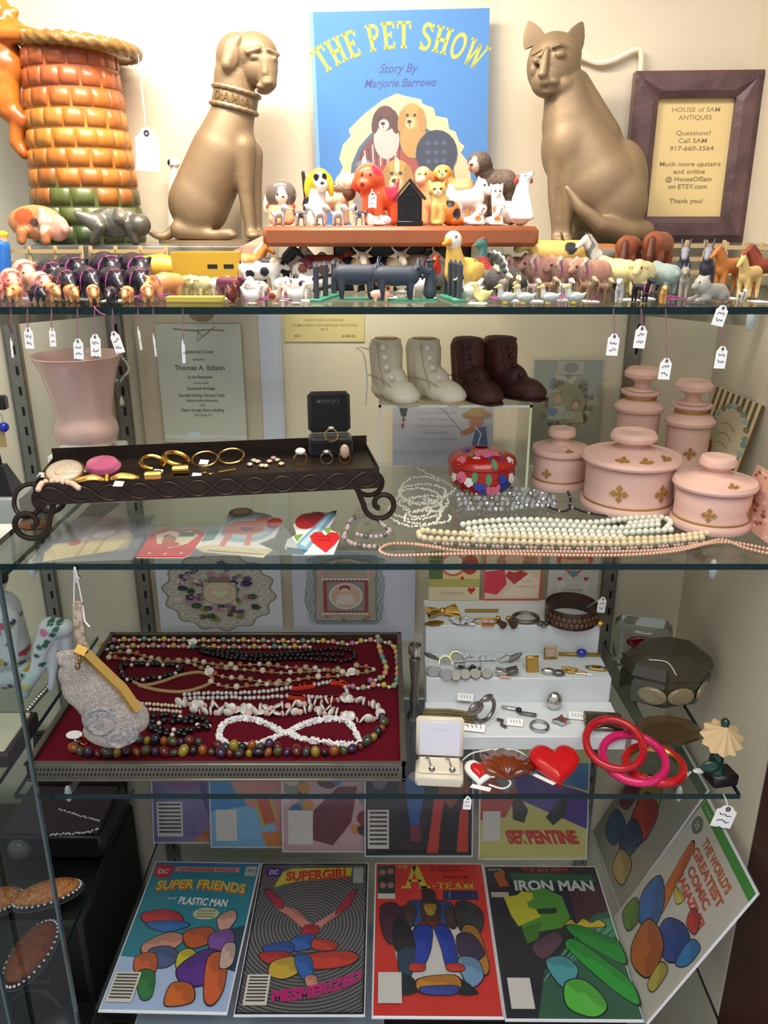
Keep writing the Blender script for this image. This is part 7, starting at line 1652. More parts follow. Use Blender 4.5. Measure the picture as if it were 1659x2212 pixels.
for q in pl_: vs += [q + Vector((-10 * k,-.002,0)),q + Vector((10 * k,-.002,0)),q + Vector((10 * k,.002,0)),q + Vector((-10 * k,.002,0))]
fs = [(i * 4 + j,i * 4 + (j + 1) % 4,i * 4 + 4 + (j + 1) % 4,i * 4 + 4 + j) for i in range(3) for j in range(4)] + [(3,2,1,0),(12,13,14,15)]
obj('strap',m.add(vs,fs).mesh('strap',False),mat('lace_strap','#b8aa9c',.7,noise=.7,nscale=180,bump=.8,bscale=300,col2='#8a6a4c'),pu)
top = Vector((wy(160,1222,dY).x,dY - .0002,Z2 - .004)) - base
obj('loop_string',MB().tube([top + Vector((0,0,.002)),pl_[0] + Vector((-8 * k,0,0))],.0006,5).tube([top + Vector((.001,0,.002)),pl_[0] + Vector((9 * k,0,0))],.0006,5).tube([pl_[0] + Vector((9 * k,0,-.004)),pl_[1] + Vector((14 * k,-.002,0)),pl_[1] + Vector((24 * k,-.003,-.006))],.0009,5).mesh('loop_string'),M_STRING,pu)
tag(obj('hook_clip',MB().tube(spline([Vector((wy(158,1215,.75).x,.757,Z2 - .0076)),Vector((wy(158,1222,.75).x,.7515,Z2 - .010)),Vector((wy(160,1238,.75).x,.7515,Z2 - .018)),Vector((wy(168,1232,.75).x,.752,Z2 - .012))],5),.0018,7).mesh('hook_clip'),M_CHROME),'small chrome hook under the shelf edge above the purse','hook')

# --- white step riser with jewellery
M_STEP = mat('white_leatherette','#d5d8da',.45)
sx0,sx1 = .053,.297
ST_ = [(.836,.912,.020),(.912,.977,.055),(.977,1.056,.097)]
sr = thing('step_riser','white three-step jewellery riser','riser',((sx0 + sx1) / 2,.836,Z3)); ws = sx1 - sx0
for i,(ya,yb,h) in enumerate(ST_):
    obj('step',MB().box((0,(ya + yb) / 2 - .836,h / 2),(ws - .004 * i,yb - ya,h),bev=.0012).mesh('step'),M_STEP,sr)
ZA,ZB,ZC = Z3 + .0973,Z3 + .0553,Z3 + .0203
M_OLDGOLD = mat('old_gold','#a8843a',.3,metal=.9); M_DKSIL = mat('dark_silver','#7a7670',.35,metal=.9); M_BRONZEJ = mat('bronze_jewel','#6a5240',.35,metal=.7)
JG = 'jewellery on the white steps'
def jw(name,label,x,y,z,mbs,yaw=0,cat_='jewellery',tilt=0):
    """small jewel of several pieces: mbs = [(part name, MB, material)], MB in pixel units (x right, y away, z up) at that place"""
    p = on(x,y,z); k = mpp(p); t = thing(name,label,cat_,p + Vector((0,0,.0004)),R(yaw),JG)
    for nm,mb,mt in mbs:
        mb.v = [(a * k,b * k,c * k) for a,b,c in mb.v]; obj(nm,mb.mesh(nm),mt,t,RX(tilt) if tilt else None)
    return t
def ngon(n,r,ry=None,a0=0): return [(r * math.cos(2 * PI * i / n + a0),(ry or r) * math.sin(2 * PI * i / n + a0)) for i in range(n)]
def loop(r,tr,n=28,ry=None,z=0): return MB().tube([(a,b,z) for a,b in ngon(n,r,ry)],tr,6,True)
def cab(rx,ry,h,n=20): return MB().sph((0,0,h * .3),(rx,ry,h),n,8)
def up(r,tr): return MB().tube([(a,0,b + r + tr) for a,b in ngon(26,r)],tr,7,True)
def gem(n,seed,sx,sy,r):
    m = MB(); q = random.Random(seed)
    for i in range(n): m.lathe([(0,0),(r,r * .4),(r * .6,r),(0,r * 1.1)],7,T(q.uniform(-sx,sx),q.uniform(-sy,sy),q.uniform(0,r * .6)))
    return m
bow = MB()
for s_ in (-1,1):
    for j in range(5): bow.tube([(0,0,10),(s_ * 18,(j - 2) * 5,16 - abs(j - 2) * 2),(s_ * 34,(j - 2) * 9,12)],4,6)
jw('gold_bow_brooch','large gold ribbon bow brooch on the top step',955,1330,ZA,[('ribbon',bow,M_GOLD),('knot',MB().sph((0,-2,12),(7,7,8),10,8),M_GOLD),('tails',MB().tube([(4,-4,8),(22,-14,5),(34,-22,3)],4,6),M_OLDGOLD)],12,'brooch')
jw('gold_leaf_brooch','flat gold leaf brooch in front of the gold bow',938,1349,ZA,[('leaf',MB().prism([(-22,0),(-10,9),(8,10),(22,3),(10,-8),(-8,-8)],4),M_OLDGOLD)],8,'brooch')
jw('rhinestone_brooch','rhinestone spray brooch beside the gold bow',1000,1345,ZA,[('stones',gem(22,1,26,14,6),M_CRYSTAL2),('mount',MB().prism(ngon(12,26,16),2),M_SILVER)],0,'brooch')
jw('gold_bar_pin','slim gold bar pin at the back of the top step',1040,1322,ZA,[('bar',MB().tube([(-36,0,3),(36,0,3)],3.5,8),M_OLDGOLD)],0,'pin')
jw('heart_chain','gold chain with pale heart pendant on the top step',1048,1344,ZA,[('chain',loop(26,1.6,24,14,2),M_GOLD),('heart',cab(10,8,5),mat('rose_bead','#d8a8a0',.3)),('links',MB().box((4,-18,3),(26,8,4)),M_GOLD)],0,'necklace')
for (x,lb) in ((1080,'bronze tassel earring nearer the heart chain'),(1103,'bronze tassel earring nearer the oval brooch')):
    jw('tassel_earring',lb,x,1348,ZA,[('knob',MB().sph((0,14,6),(6,6,6),10,8),M_GOLD),('tassel',MB().tube([(0,12,5),(0,-2,4),(2,-16,4)],[3,6,9],8),M_BRONZEJ)],12,'earring')
jw('oval_brooch','oval silver brooch with pale glass centre',1135,1338,ZA,[('rim',loop(27,4,30,22,4),M_DKSIL),('glass',cab(23,18,6),mat('frosted_glass_cabochon','#b4b6ac',.15,coat=.6))],0,'brooch')
jw('heart_charm','small grey heart charm before the brown bangle',1173,1352,ZA,[('heart',MB().sph((-5,2,4),(8,8,6),12,8).sph((5,2,4),(8,8,6),12,8).sph((0,-5,4),(7,9,5),12,8),M_DKSIL)],0,'charm')
m = MB().lathe([(53,0),(56,0),(57,20),(56,38),(53,38),(53,0)],48)
dia = MB()
for i in range(15):
    a = -PI * .92 + i * PI * .84 / 14
    for j in range(2):
        z = 13 + 12 * j; aa = a + (.09 if j else 0)
        dia.add([(57.6 * math.cos(aa + s1),57.6 * math.sin(aa + s1),z + s2) for s1,s2 in ((-.085,0),(0,-7),(.085,0),(0,7))],[(0,1,2,3)])
jw('brown_bangle','wide dark brown bangle with diamond pattern',1232,1338,ZA,[('band',m,mat('dark_brown_horn','#3a1e16',.3,coat=.3)),('diamond_inlay',dia,mat('tan_inlay','#6e5638',.4))],0,'bangle')
jw('gold_bead','small golden bead at the end of the top step',1296,1354,ZA,[('bead',MB().sph((0,0,8),(10,9,8),12,8),M_GOLD)],0,'bead')
price_tag('white price tag on string tied to the brown bangle',wy(1268,1312,1.0),wy(1303,1290,.975),.011,.023,roll=4,lines=2)
# second step
jw('silver_leaf_pin','dark silver leaf pin at the end of the middle step',932,1420,ZB,[('leaf',MB().prism([(-16,14),(-4,12),(10,-2),(16,-14),(4,-8),(-10,2)],4),M_DKSIL)],0,'pin')
for (x,y,lb) in ((936,1455,'round crystal earring at the front of the middle step'),(966,1462,'round crystal earring beside the grey discs')):
    jw('crystal_earring',lb,x,y,ZB,[('disc',MB().lathe([(0,0),(17,2),(18,8),(8,14),(0,15)],12),M_CRYSTAL),('sparkle',gem(5,x,9,9,5),M_CRYSTAL2)],0,'earring')
for (x,y,lb) in ((962,1432,'black round earring in gold setting, nearer the crystal earrings'),(985,1422,'black round earring in gold setting, nearer the step wall')):
    jw('black_earring',lb,x,y,ZB,[('disc',MB().prism(ngon(24,13),6,RX(50)),M_JET),('setting',MB().tube([(a,b * .64,b * .77 + 1) for a,b in ngon(24,13.5)],1.6,6,True),M_GOLD)],0,'earring')
for (x,y,lb) in ((993,1446,'small grey square cufflink with black dot'),(1020,1446,'larger grey square cufflink with black dot')):
    w = 11 if x < 1000 else 18
    jw('square_cufflink',lb,x,y,ZB,[('plate',MB().box((0,0,8),(2 * w,w,w * 1.1),RX(-20),bev=1),M_SILVER),('dot',MB().sph((0,-w * .55,9),(w * .36,3,w * .36),12,8),M_JET)],5,'cufflink')
jw('crystal_cluster','pinkish crystal cluster earrings by the step wall',1008,1420,ZB,[('stones',gem(12,3,16,8,6),M_CRYSTAL2)],0,'earrings')
jw('silver_cluster','round silver stone cluster earrings by the step wall',1052,1424,ZB,[('stones',gem(16,4,18,10,6),M_CRYSTAL2),('hoop',loop(16,2,20,10,4),M_SILVER)],0,'earrings')
for i,(x,y) in enumerate(((984,1466),(1005,1463),(1027,1462),(1051,1461))):
    jw('grey_disc_stud',('first dark grey disc stud along the middle step edge','second dark grey disc stud along the middle step edge','third dark grey disc stud along the middle step edge','fourth dark grey disc stud along the middle step edge')[i],x,y,ZB,[('disc',MB().prism(ngon(16,11),4,T(0,0,6) @ RX(40)),M_DKSIL),('rim',MB().tube([(a,b * .77,6 + b * .64) for a,b in ngon(16,11.5)],1.2,5,True),M_SILVER)],0,'stud')
jw('silver_clip','pair of pointed silver clips in the middle step centre',1098,1432,ZB,[('clip',MB().tube([(-20,0,4),(-4,4,10),(16,8,6)],[5,9,3],7),M_SILVER),('clip',MB().tube([(0,2,6),(20,2,16),(28,0,24)],[7,6,2],6),M_DKSIL)],0,'clip')
jw('silver_cufflink','ribbed silver fan cufflinks on the middle step',1092,1460,ZB,[('fan',MB().box((-12,0,8),(24,18,10),RY(12),bev=1),M_SILVER),('fan',MB().box((16,2,8),(26,18,10),RY(-14),bev=1),M_DKSIL),('bar',MB().tube([(-14,-10,3),(10,-12,3)],2.5,6),M_PEARLP)],0,'cufflinks')
jw('gold_square_pin','square pale gold pin on the middle step',1150,1450,ZB,[('plate',MB().box((0,0,12),(26,8,36),RX(-28),bev=1.5),M_OLDGOLD),('top_bar',MB().box((0,8,28),(28,6,8),bev=1),M_GOLD)],4,'pin')
jw('gold_frame_brooch','small square gold filigree brooch by the step wall',1189,1424,ZB,[('frame',MB().tube([(-13,0,2),(13,0,2),(13,8,24),(-13,8,24)],3,6,True),M_GOLD),('centre',MB().box((0,4,13),(18,3,18),RX(-18)),mat('bronze_cabochon','#b89a84',.15))],0,'brooch')
jw('silver_clip_earring','folded silver clip earrings below the gold frame brooch',1192,1456,ZB,[('shell',MB().sph((-8,0,6),(16,9,8),12,8),M_SILVER),('shell',MB().sph((14,-2,5),(14,9,7),12,8),M_DKSIL)],-8,'earrings')
jw('tie_bar','gold tie bar with oval blue stone',1253,1418,ZB,[('bar',MB().box((0,0,5),(92,7,6),bev=1),M_OLDGOLD),('blue_stone',MB().sph((2,-2,10),(12,9,9),14,9),mat('blue_stone','#1c2f9a',.1,coat=.6))],-2,'tie bar')
jw('gold_chain_brooch','tangled gold link brooch before the tie bar',1235,1452,ZB,[('links',loop(12,3,16,7,4).tube([(-10,6,4),(8,-2,5),(30,-12,3)],3,6).tube([(-20,10,4),(-2,2,8)],3.5,6),M_GOLD),('pin',MB().tube([(0,-6,2),(40,-16,2)],1.2,5),M_SILVER)],0,'brooch')
jw('turquoise_brooch','oval brooch with two turquoise stones',1290,1446,ZB,[('plate',MB().sph((0,0,3),(26,9,4),16,8),M_OLDGOLD),('turquoise',MB().sph((-14,-3,6),(4,4,3),8,6).sph((10,-4,6),(4,4,3),8,6),mat('turquoise_stone','#3f8fb4',.25))],-12,'brooch')
# lowest step
m = MB()
for j in range(5):
    for i in range(15): m.box((-52 + i * 7.5,(j - 2) * 11,8 - abs(i - 7) * .5),(7,9,7))
jw('gold_mesh_bracelet','wide ribbed pale gold bracelet on the lowest step',968,1556,ZC,[('band',m,mat('pale_gold','#a89a68',.3,metal=.9))],-8,'bracelet')
jw('silver_cuff','silver cuff bracelet standing on its edge',1046,1560,ZC,[('band',up(27,4.5),M_DKSIL),('wing',MB().sph((-26,0,44),(22,8,16),12,8).sph((6,0,58),(16,7,8),12,8),mat('smoky_metal','#8a827c',.3,metal=.8))],35,'bracelet')
jw('silver_bow_pin','long silver bow pin with dark knot',1120,1540,ZC,[('blade',MB().box((-18,6,5),(40,10,4),RZ(-16),bev=1),M_SILVER),('blade',MB().box((20,-6,5),(38,10,4),RZ(-16),bev=1),M_DKSIL),('knot',MB().sph((0,0,7),(7,6,6),10,8),M_JET)],0,'pin')
jw('silver_bead_charm','bright hammered silver nugget charm',1196,1530,ZC,[('nugget',MB().sph((0,0,18),(19,15,22),9,7),M_SILVER)],0,'charm')
jw('silver_band','plain silver ring lying on the lowest step',1165,1572,ZC,[('band',loop(19,3.2,28,19,4),M_SILVER)],0,'ring')
jw('star_ring','star-shaped silver ring with red stones',1212,1564,ZC,[('star',MB().prism([(a * (1 if i % 2 == 0 else .55),b * (1 if i % 2 == 0 else .55)) for i,(a,b) in enumerate(ngon(8,20,14))],8,T(0,0,4)),M_SILVER),('red_stone',MB().sph((2,10,12),4,8,6).sph((6,-8,12),4,8,6),stone('red','#a02420'))],0,'ring')
jw('small_clip','tiny dark twisted clip beside the white slip',1084,1566,ZC,[('clip',MB().tube([(-8,14,4),(2,4,8),(-2,-6,4),(8,-14,4)],3.4,6),M_DKSIL)],0,'clip')
jw('silver_case','flat polished silver compact case',1302,1564,ZC,[('shell',MB().box((0,0,7),(82,62,12),bev=5),mat('polished_compact','#9a8a74',.18,metal=1.0,noise=.3,nscale=12))],-6,'compact')
for (x,y,w,lb) in ((1005,1512,34,'white slip above the gold mesh bracelet'),(1022,1578,50,'white slip lying before the silver cuff'),(1112,1566,34,'white slip with handwriting beside the tiny clip'),(1245,1552,34,'white slip with handwriting beside the compact case')):
    p = on(x,y,ZC if y > 1515 else ZC + .006); k = mpp(p); A = Art(34,20)
    for q in range(4): A.line([(6 + q * 7,5),(9 + q * 7,15)],1.2,'#5a5a78')
    t = thing('paper_slip',lb,'paper slip',p + Vector((0,0,.004)),R(-10)); obj('slip',MB().prism([(-w / 2 * k,-9 * k),(w / 2 * k,-9 * k),(w / 2 * k,9 * k),(-w / 2 * k,9 * k)],.0004).mesh('slip',False),M_WHITE,t,RX(25)); obj('handwriting',A.mesh(w * k * .9),M_PRINT,t,RX(25) @ T(0,-8 * k,.0005) @ RX(-90))
# --- on the glass in front of the steps
p = on(948,1702,Z3); k = mpp(p)
eb = thing('earring_box','open cream earring box with white satin lid','jewellery box',p + Vector((0,0,.0003)),R(-4)); M_CREAM = mat('cream_leatherette','#d9cfb8',.5)
obj('box_base',MB().box((0,30 * k,15 * k),(104 * k,64 * k,30 * k),bev=.003).mesh('box_base'),M_CREAM,eb)
pd = obj('pad',MB().box((0,32 * k,33 * k),(92 * k,54 * k,8 * k),RX(0),bev=.002).mesh('pad'),mat('cream_pad','#e0d4bc',.7),eb)
ML = T(0,64 * k,30 * k) @ RX(-14)
ld = obj('box_lid',MB().box((0,6 * k,46 * k),(106 * k,14 * k,92 * k),bev=.003).mesh('box_lid'),M_CREAM,eb,ML)
obj('satin_lining',MB().box((0,-2 * k,44 * k),(92 * k,4 * k,78 * k),bev=.001).mesh('satin_lining'),mat('white_satin','#cfccd8',.3,sheen=.3),ld)
A = Art(80,20)
for q in range(6): A.line([(14 + q * 10,5 + (q % 2) * 3),(17 + q * 10,14 - (q % 3) * 3)],1.6,'#b4aeb2')
obj('lettering',A.mesh(56 * k),M_PRINT,ld,T(0,-4.6 * k,58 * k))
for s_ in (-1,1):
    e = obj('earring',MB().tube(spline([(s_ * 22 * k - 8 * k,46 * k,40 * k),(s_ * 22 * k - 2 * k,40 * k,46 * k),(s_ * 22 * k + 2 * k,28 * k,41 * k),(s_ * 22 * k + 5 * k,18 * k,40 * k)],5),1.4 * k,6).sph((s_ * 22 * k + 6 * k,12 * k,40 * k),(7 * k,9 * k,4 * k),12,8).mesh('earring'),M_DKSIL,eb)
    obj('pearl',MB().sph((s_ * 22 * k + 6 * k,12 * k,42 * k),(4.5 * k,5 * k,4 * k),10,8).mesh('pearl','all'),M_PEARLW,e)
def heart2(r,n=40,sy=1.0): return [(r * .95 * math.sin(a) ** 3,sy * r * (13 * math.cos(a) - 5 * math.cos(2 * a) - 2 * math.cos(3 * a) - math.cos(4 * a)) / 15) for a in [2 * PI * i / n for i in range(n)]][::-1]
def puffy(pts,h,k,lev=((1,0),(1.0,.35),(.93,.7),(.75,.93),(.4,1.0))):
    m = MB(); n = len(pts); vs = []
    for f,z in lev: vs += [(x * f * k,y * f * k,z * h * k) for x,y in pts]
    fs = [(j * n + i,j * n + (i + 1) % n,(j + 1) * n + (i + 1) % n,(j + 1) * n + i) for j in range(len(lev) - 1) for i in range(n)] + [tuple(range((len(lev) - 1) * n,len(lev) * n))]
    return m.add(vs,fs)
p = on(1200,1668,Z3); k = mpp(p)
t = thing('red_heart_box','large glossy red plastic heart on the glass shelf','heart pendant',p + Vector((0,0,.0004)))
obj('heart',puffy(heart2(58,sy=.98),20,k).mesh('heart'),mat('glossy_red_plastic','#c4161a',.2,coat=.3),t,T(0,.006,.006) @ RX(14))
obj('price_slip',MB().prism([(-52 * k,-12 * k),(-14 * k,-44 * k),(-6 * k,-38 * k),(-44 * k,-6 * k)],.0005).mesh('price_slip',False),M_WHITE,t)
obj('string',MB().tube(spline([(0,58 * k,.008),(-10 * k,80 * k,.004),(20 * k,110 * k,.002),(46 * k,90 * k,.003),(60 * k,60 * k,.002)],5),.0007,5).mesh('string'),M_STRING,t)
p = on(1036,1680,Z3); k = mpp(p)
t = thing('heart_pin','white pin with raised red heart beside the earring box','pin',p + Vector((0,0,.0004)),R(-8))
obj('white_heart',puffy(heart2(36,sy=.95),10,k).mesh('white_heart'),M_WHITE,t,T(0,.004,.004) @ RX(18)); obj('red_heart',puffy(heart2(24,sy=.95),15,k).mesh('red_heart'),MATS['glossy_red_plastic'],t,T(0,.004,.004) @ RX(18))
obj('string',MB().tube(spline([(24 * k,-10 * k,.006),(50 * k,4 * k,.003),(66 * k,-14 * k,.002),(50 * k,-34 * k,.002),(20 * k,-28 * k,.003)],6),.0011,6).mesh('string'),M_STRING,t)
obj('price_slip',MB().prism([(-20 * k,-36 * k),(22 * k,-44 * k),(26 * k,-32 * k),(-14 * k,-24 * k)],.0005).mesh('price_slip',False),M_WHITE,t)
p = on(1090,1664,Z3); k = mpp(p)
t = thing('amber_pendant','large ribbed amber brown shell pendant on white cord','pendant',p + Vector((0,.004,.0004)))
m = MB()
for i in range(7):
    a = R(-66 + i * 22); m.tube([(0,-44 * k,8 * k),(40 * k * math.sin(a),-44 * k + 60 * k * math.cos(a) * .7,18 * k),(62 * k * math.sin(a),-40 * k + 92 * k * math.cos(a) * .9,10 * k)],[6 * k,16 * k,13 * k],10,flat=.7)
obj('shell',m.mesh('shell','all'),mat('amber_resin','#8a3c10',.15,noise=.5,nscale=30,coat=.5,col2='#5a2008'),t)
obj('cord',MB().tube(spline([(-90 * k,20 * k,.002),(-60 * k,44 * k,.004),(0,50 * k,.006),(40 * k,44 * k,.005),(64 * k,8 * k,.003)],6),.001,6).mesh('cord'),M_STRING,t)
def bangle(label,x,y,rx,r,m,lift,tilt,inner=None):
    p = on(x,y,Z3); k = mpp(p); t = thing('bangle',label,'bangle',p + Vector((0,0,lift)))
    obj('ring',MB().tube([(a * k,b * k,0) for a,b in ngon(48,rx)],r * k,12,True,flat=1.1).mesh('ring'),m,t,RX(tilt))
    if inner: obj('gold_lining',MB().tube([(a * k,b * k,0) for a,b in ngon(48,rx - r * .75)],r * .5 * k,8,True,flat=1.6).mesh('gold_lining'),inner,t,RX(tilt))
    return t
bangle('red speckled bangle leaning over the pink one',1322,1652,60,8.5,mat('red_glitter','#b81420',.25,noise=.4,nscale=160,coat=.3),.030,22)
bangle('hot pink bangle in the middle of the trio',1366,1660,66,9,mat('hot_pink_plastic','#c81a5c',.22,coat=.3),.015,12)
bangle('red bangle with gold lining, last of the trio',1412,1658,60,9,mat('red_bangle_plastic','#b8161c',.22,coat=.3),.0045,2,M_GOLD)
price_tag('small white round tag with eyelet on the red bangle',None,wy(1376,1590,.86),.012,.013,ink=False,lines=1,yaw=0)
necklace('rhinestone_chain','rhinestone chain with white bow at the shelf end','necklace',[[(1415,1695),(1440,1698),(1462,1692),(1478,1682),(1490,1672)]],Z3,.0019,M_CRYSTAL2,step=.005)
t = thing('white_bow_clip','white enamel bow clip ending the rhinestone chain','bow clip',on(1492,1670,Z3)); k = mpp(on(1492,1670,Z3))
obj('petal',MB().sph((-14 * k,8 * k,.003),(8 * k,16 * k,.0025),12,8).mesh('petal','all'),M_WHITE,t); obj('petal',MB().sph((18 * k,0,.003),(15 * k,8 * k,.0025),12,8).mesh('petal','all'),M_WHITE,t); obj('wing',MB().tube(spline([(-8 * k,24 * k,.003),(-20 * k,44 * k,.004),(-40 * k,56 * k,.004)],4),.0014,6).mesh('wing'),M_WHITE,t)
# --- glass pieces by the side wall
p = on(1372,1420,Z3); k = mpp(p)
t = thing('glass_box','clear moulded glass box with ruby red windows','glass box',Vector((p.x,1.04,Z3)),R(-18)); k = .00071
M_THICK = mat('thick_clear_glass','#c9cac4',.06,trans=.85,ior=1.48)
obj('glass_shell',MB().box((0,0,50 * k),(112 * k,70 * k,98 * k),bev=.009).mesh('glass_shell'),M_THICK,t)
M_RUBY = mat('ruby_glass','#6a0414',.12,coat=.5)
obj('ruby_window',puffy(ngon(20,34,15),5,k).mesh('ruby_window'),M_RUBY,t,T(4 * k,-35.5 * k,68 * k) @ RX(90)); obj('ruby_window',puffy([(-40,10),(40,10),(34,-22),(-30,-26)],5,k).mesh('ruby_window'),M_RUBY,t,T(4 * k,-35.5 * k,30 * k) @ RX(90))
p = Vector((wy(1425,1545,.965).x,.965,Z3)); k = mpp(p)
t = thing('smoky_glass_box','smoky olive glass box with faceted octagonal lid','glass box',p,R(10)); M_SMOKE = mat('smoky_olive_glass','#4e4836',.08,trans=.35,coat=.5,ior=1.5)
oc = lambda r,z: [(r * math.cos(R(22.5 + 45 * i)),r * .72 * math.sin(R(22.5 + 45 * i)),z) for i in range(8)]
def octa(levels):
    m = MB(); vs = []
    for r,z in levels: vs += oc(r * k,z * k)
    n = len(levels); return m.add(vs,[(j * 8 + i,j * 8 + (i + 1) % 8,(j + 1) * 8 + (i + 1) % 8,(j + 1) * 8 + i) for j in range(n - 1) for i in range(8)] + [tuple(range((n - 1) * 8,n * 8)),tuple(range(8))[::-1]])
obj('box_body',octa([(84,0),(96,8),(98,50),(92,62)]).mesh('box_body',False),M_SMOKE,t); obj('lid',octa([(98,63),(102,70),(92,92),(62,112),(56,113)]).mesh('lid',False),M_SMOKE,t)
for a in (-128,-90,-52): obj('oval_lens',puffy(ngon(24,30,20),7,k).mesh('oval_lens'),mat('tan_glass_lens','#8a7c5c',.12,coat=.6),t,T(92 * k * math.cos(R(a)),67 * k * math.sin(R(a)),32 * k) @ RZ(a + 90) @ RX(90))
obj('string',MB().tube(spline([(-60 * k,-30 * k,104 * k),(-30 * k,-50 * k,106 * k),(-16 * k,-66 * k,84 * k)],5),.0008,5).mesh('string'),M_STRING,t)
p = Vector((wy(1440,1590,.872).x,.868,Z3)); k = mpp(p)
tag(obj('glass_dish',MB().lathe([(0,0),(56 * k,0),(72 * k,10 * k),(70 * k,16 * k),(52 * k,8 * k),(0,6 * k)],9,T(p) @ S(1,.72,1)).mesh('glass_dish',False),mat('brown_pressed_glass','#5c4a30',.1,trans=.4,coat=.5)),'low brown pressed glass dish before the smoky box','glass dish')
# --- cream flower bottle stopper
p = on(1545,1690,Z3); k = mpp(p); p.x = min(p.x,.392)
t = thing('flower_figurine','dark green stem figurine topped by a cream flower','figurine',p)
M_DKG = mat('dark_green_glaze','#12382c',.25,coat=.3)
obj('stem',MB().tube(spline([(0,0,.012),(-.003,0,.03),(-.002,0,.05),(0,0,.066)],5),[.010 - .00035 * i for i in range(16)],10).mesh('stem'),M_DKG,t)
obj('base_block',MB().box((.006,0,.008),(.032,.026,.016),RZ(12),bev=.003).mesh('base_block'),mat('black_base','#1a1418',.4),t)
m = MB(); n = 44; vs = [(0,0,.078)]
for i in range(n): a = 2 * PI * i / n; rr = .020 * (1 + .10 * math.cos(11 * a)); vs.append((rr * math.cos(a),rr * math.sin(a) * .9,.060 + .004 * math.sin(a)))
for i in range(n): a = 2 * PI * i / n; rr = .012; vs.append((rr * math.cos(a),rr * math.sin(a),.056))
obj('flower_head',m.add(vs,[(0,1 + i,1 + (i + 1) % n) for i in range(n)] + [(1 + i,1 + n + i,1 + n + (i + 1) % n,1 + (i + 1) % n) for i in range(n)]).mesh('flower_head'),mat('cream_flower','#cfb284',.5),t,T(0,0,.064) @ RX(24) @ S(1.15) @ T(0,0,-.064))
obj('leaf',MB().sph((-.012,-.008,.028),(.012,.004,.008),12,8).mesh('leaf'),M_DKG,t); obj('bud',MB().sph((0,0,.081),(.005,.005,.006),10,8).mesh('bud'),M_DKG,t)
price_tag('white price tag hanging over the shelf end below the flower figurine',Vector((.385,.7545,Z3 + .001)),wy(1575,1742,.752),.024,.03,roll=12,lines=3)
price_tag('white price tag hanging over the black comic',Vector((wy(1010,1716,.753).x,.7535,Z3 - .001)),wy(1011,1722,.751),.009,.017,roll=3)

t = thing('silver_candlestick','fluted silver candlestick between the velvet tray and white steps','candlestick',(.0395,.905,Z3))
obj('shaft',MB().lathe([(0,0),(.0095,0),(.0095,.006),(.005,.012),(.0062,.03),(.0045,.05),(.0066,.075),(.0075,.088),(.004,.09)],14).mesh('shaft'),M_DKSIL,t)
obj('candle_cup',MB().lathe([(.003,.09),(.0085,.096),(.009,.108),(.0075,.108),(.006,.098),(0,.098)],16).mesh('candle_cup'),M_SILVER,t)

# ================================================================== lowest shelf: comic books (lettering kept, figures left out: plain colour shapes)
def barcode(A,x,y,w,h,rows=4):
    A.rect(x,y,x + w,y + h,'#d8d2c4')
    for i in range(rows * 2): A.rect(x + 3,y + 3 + i * (h - 6) / (rows * 2),x + w - 3,y + 3 + (i + .5) * (h - 6) / (rows * 2),'#3a3a3a',False)
    A.n += 1
def blank(A,x,y,w,h): A.rect(x,y,x + w,y + h,'#d4cfc6')
def comic(label,M,w,h,art,sl=True):
    t = thing('comic_book',label,'comic book',M=M)
    obj('backing_board',MB().box((0,.0016,h / 2),(w + .004,.0012,h + .006)).mesh('backing_board',False),M_BOARD,t)
    obj('pages',MB().box((0,.0005,h / 2),(w,.001,h)).mesh('pages',False),M_WHITE,t)
    obj('cover_print',art.mesh(w,'cover_print',h),M_GLOSSPRINT,t)
    obj('plastic_sleeve',MB().box((0,-.0012 - art.n * EPS,h / 2 + .002),(w + .010,.0003,h + .014)).mesh('plastic_sleeve',False),M_SLEEVE,t)
def flat_comic(label,bl,br,tl,art):
    a,b,c = on(*bl,Z4 + .0028),on(*br,Z4 + .0028),on(*tl,Z4 + .0028)
    w,h,M = frame_from(a,b,c); comic(label,M,w,h,art)
# 1: teal cover
A = Art(170,260); A.rect(0,0,170,260,'#1f7f90'); A.poly([(0,178),(170,190),(170,260),(0,260)],'#a8bede'); A.poly([(120,140),(170,120),(170,200),(140,190)],'#123c4c'); A.rect(0,0,170,8,'#2a6a9c'); A.rect(36,9,140,19,'#c98a80'); A.text('10 FEATURE PAGES',88,17.5,9,'#b03028',fit=92,bold=.03)
A.poly([(2,8),(10,4),(20,8),(30,6),(34,18),(30,30),(16,34),(4,28)],'#c8202c'); A.ell(17,19,11,9,'#c8202c'); A.text('DC',17,24,13,'#e4c4bc',fit=17,bold=.04); A.rect(150,6,168,26,'#b4b4ac'); A.text('40\u00a2',159,18,9,'#3a3a3a',fit=13)
sw = lambda x,y,a,b: (x + a,y + b - 6 * math.sin((a + 70) / 140 * PI) + a * .03)
A.text('SUPER FRIENDS',87,62,25,'#c8682a',fit=142,bold=.05,warp=sw); A.text('SUPER FRIENDS',86,59,25,'#d6c22e',fit=142,bold=.02,warp=sw); A.text('and',46,76,8,'#d8dcd8',fit=13); A.text('PLASTIC MAN',96,86,19,'#e4e4dc',fit=76,bold=.03,rot=3)
A.ell(106,102,20,11,'#b8b88c')
for y in (97,102,107): A.line([(92,y),(120,y)],1.3,'#4a4a3c',False)
A.n += 1
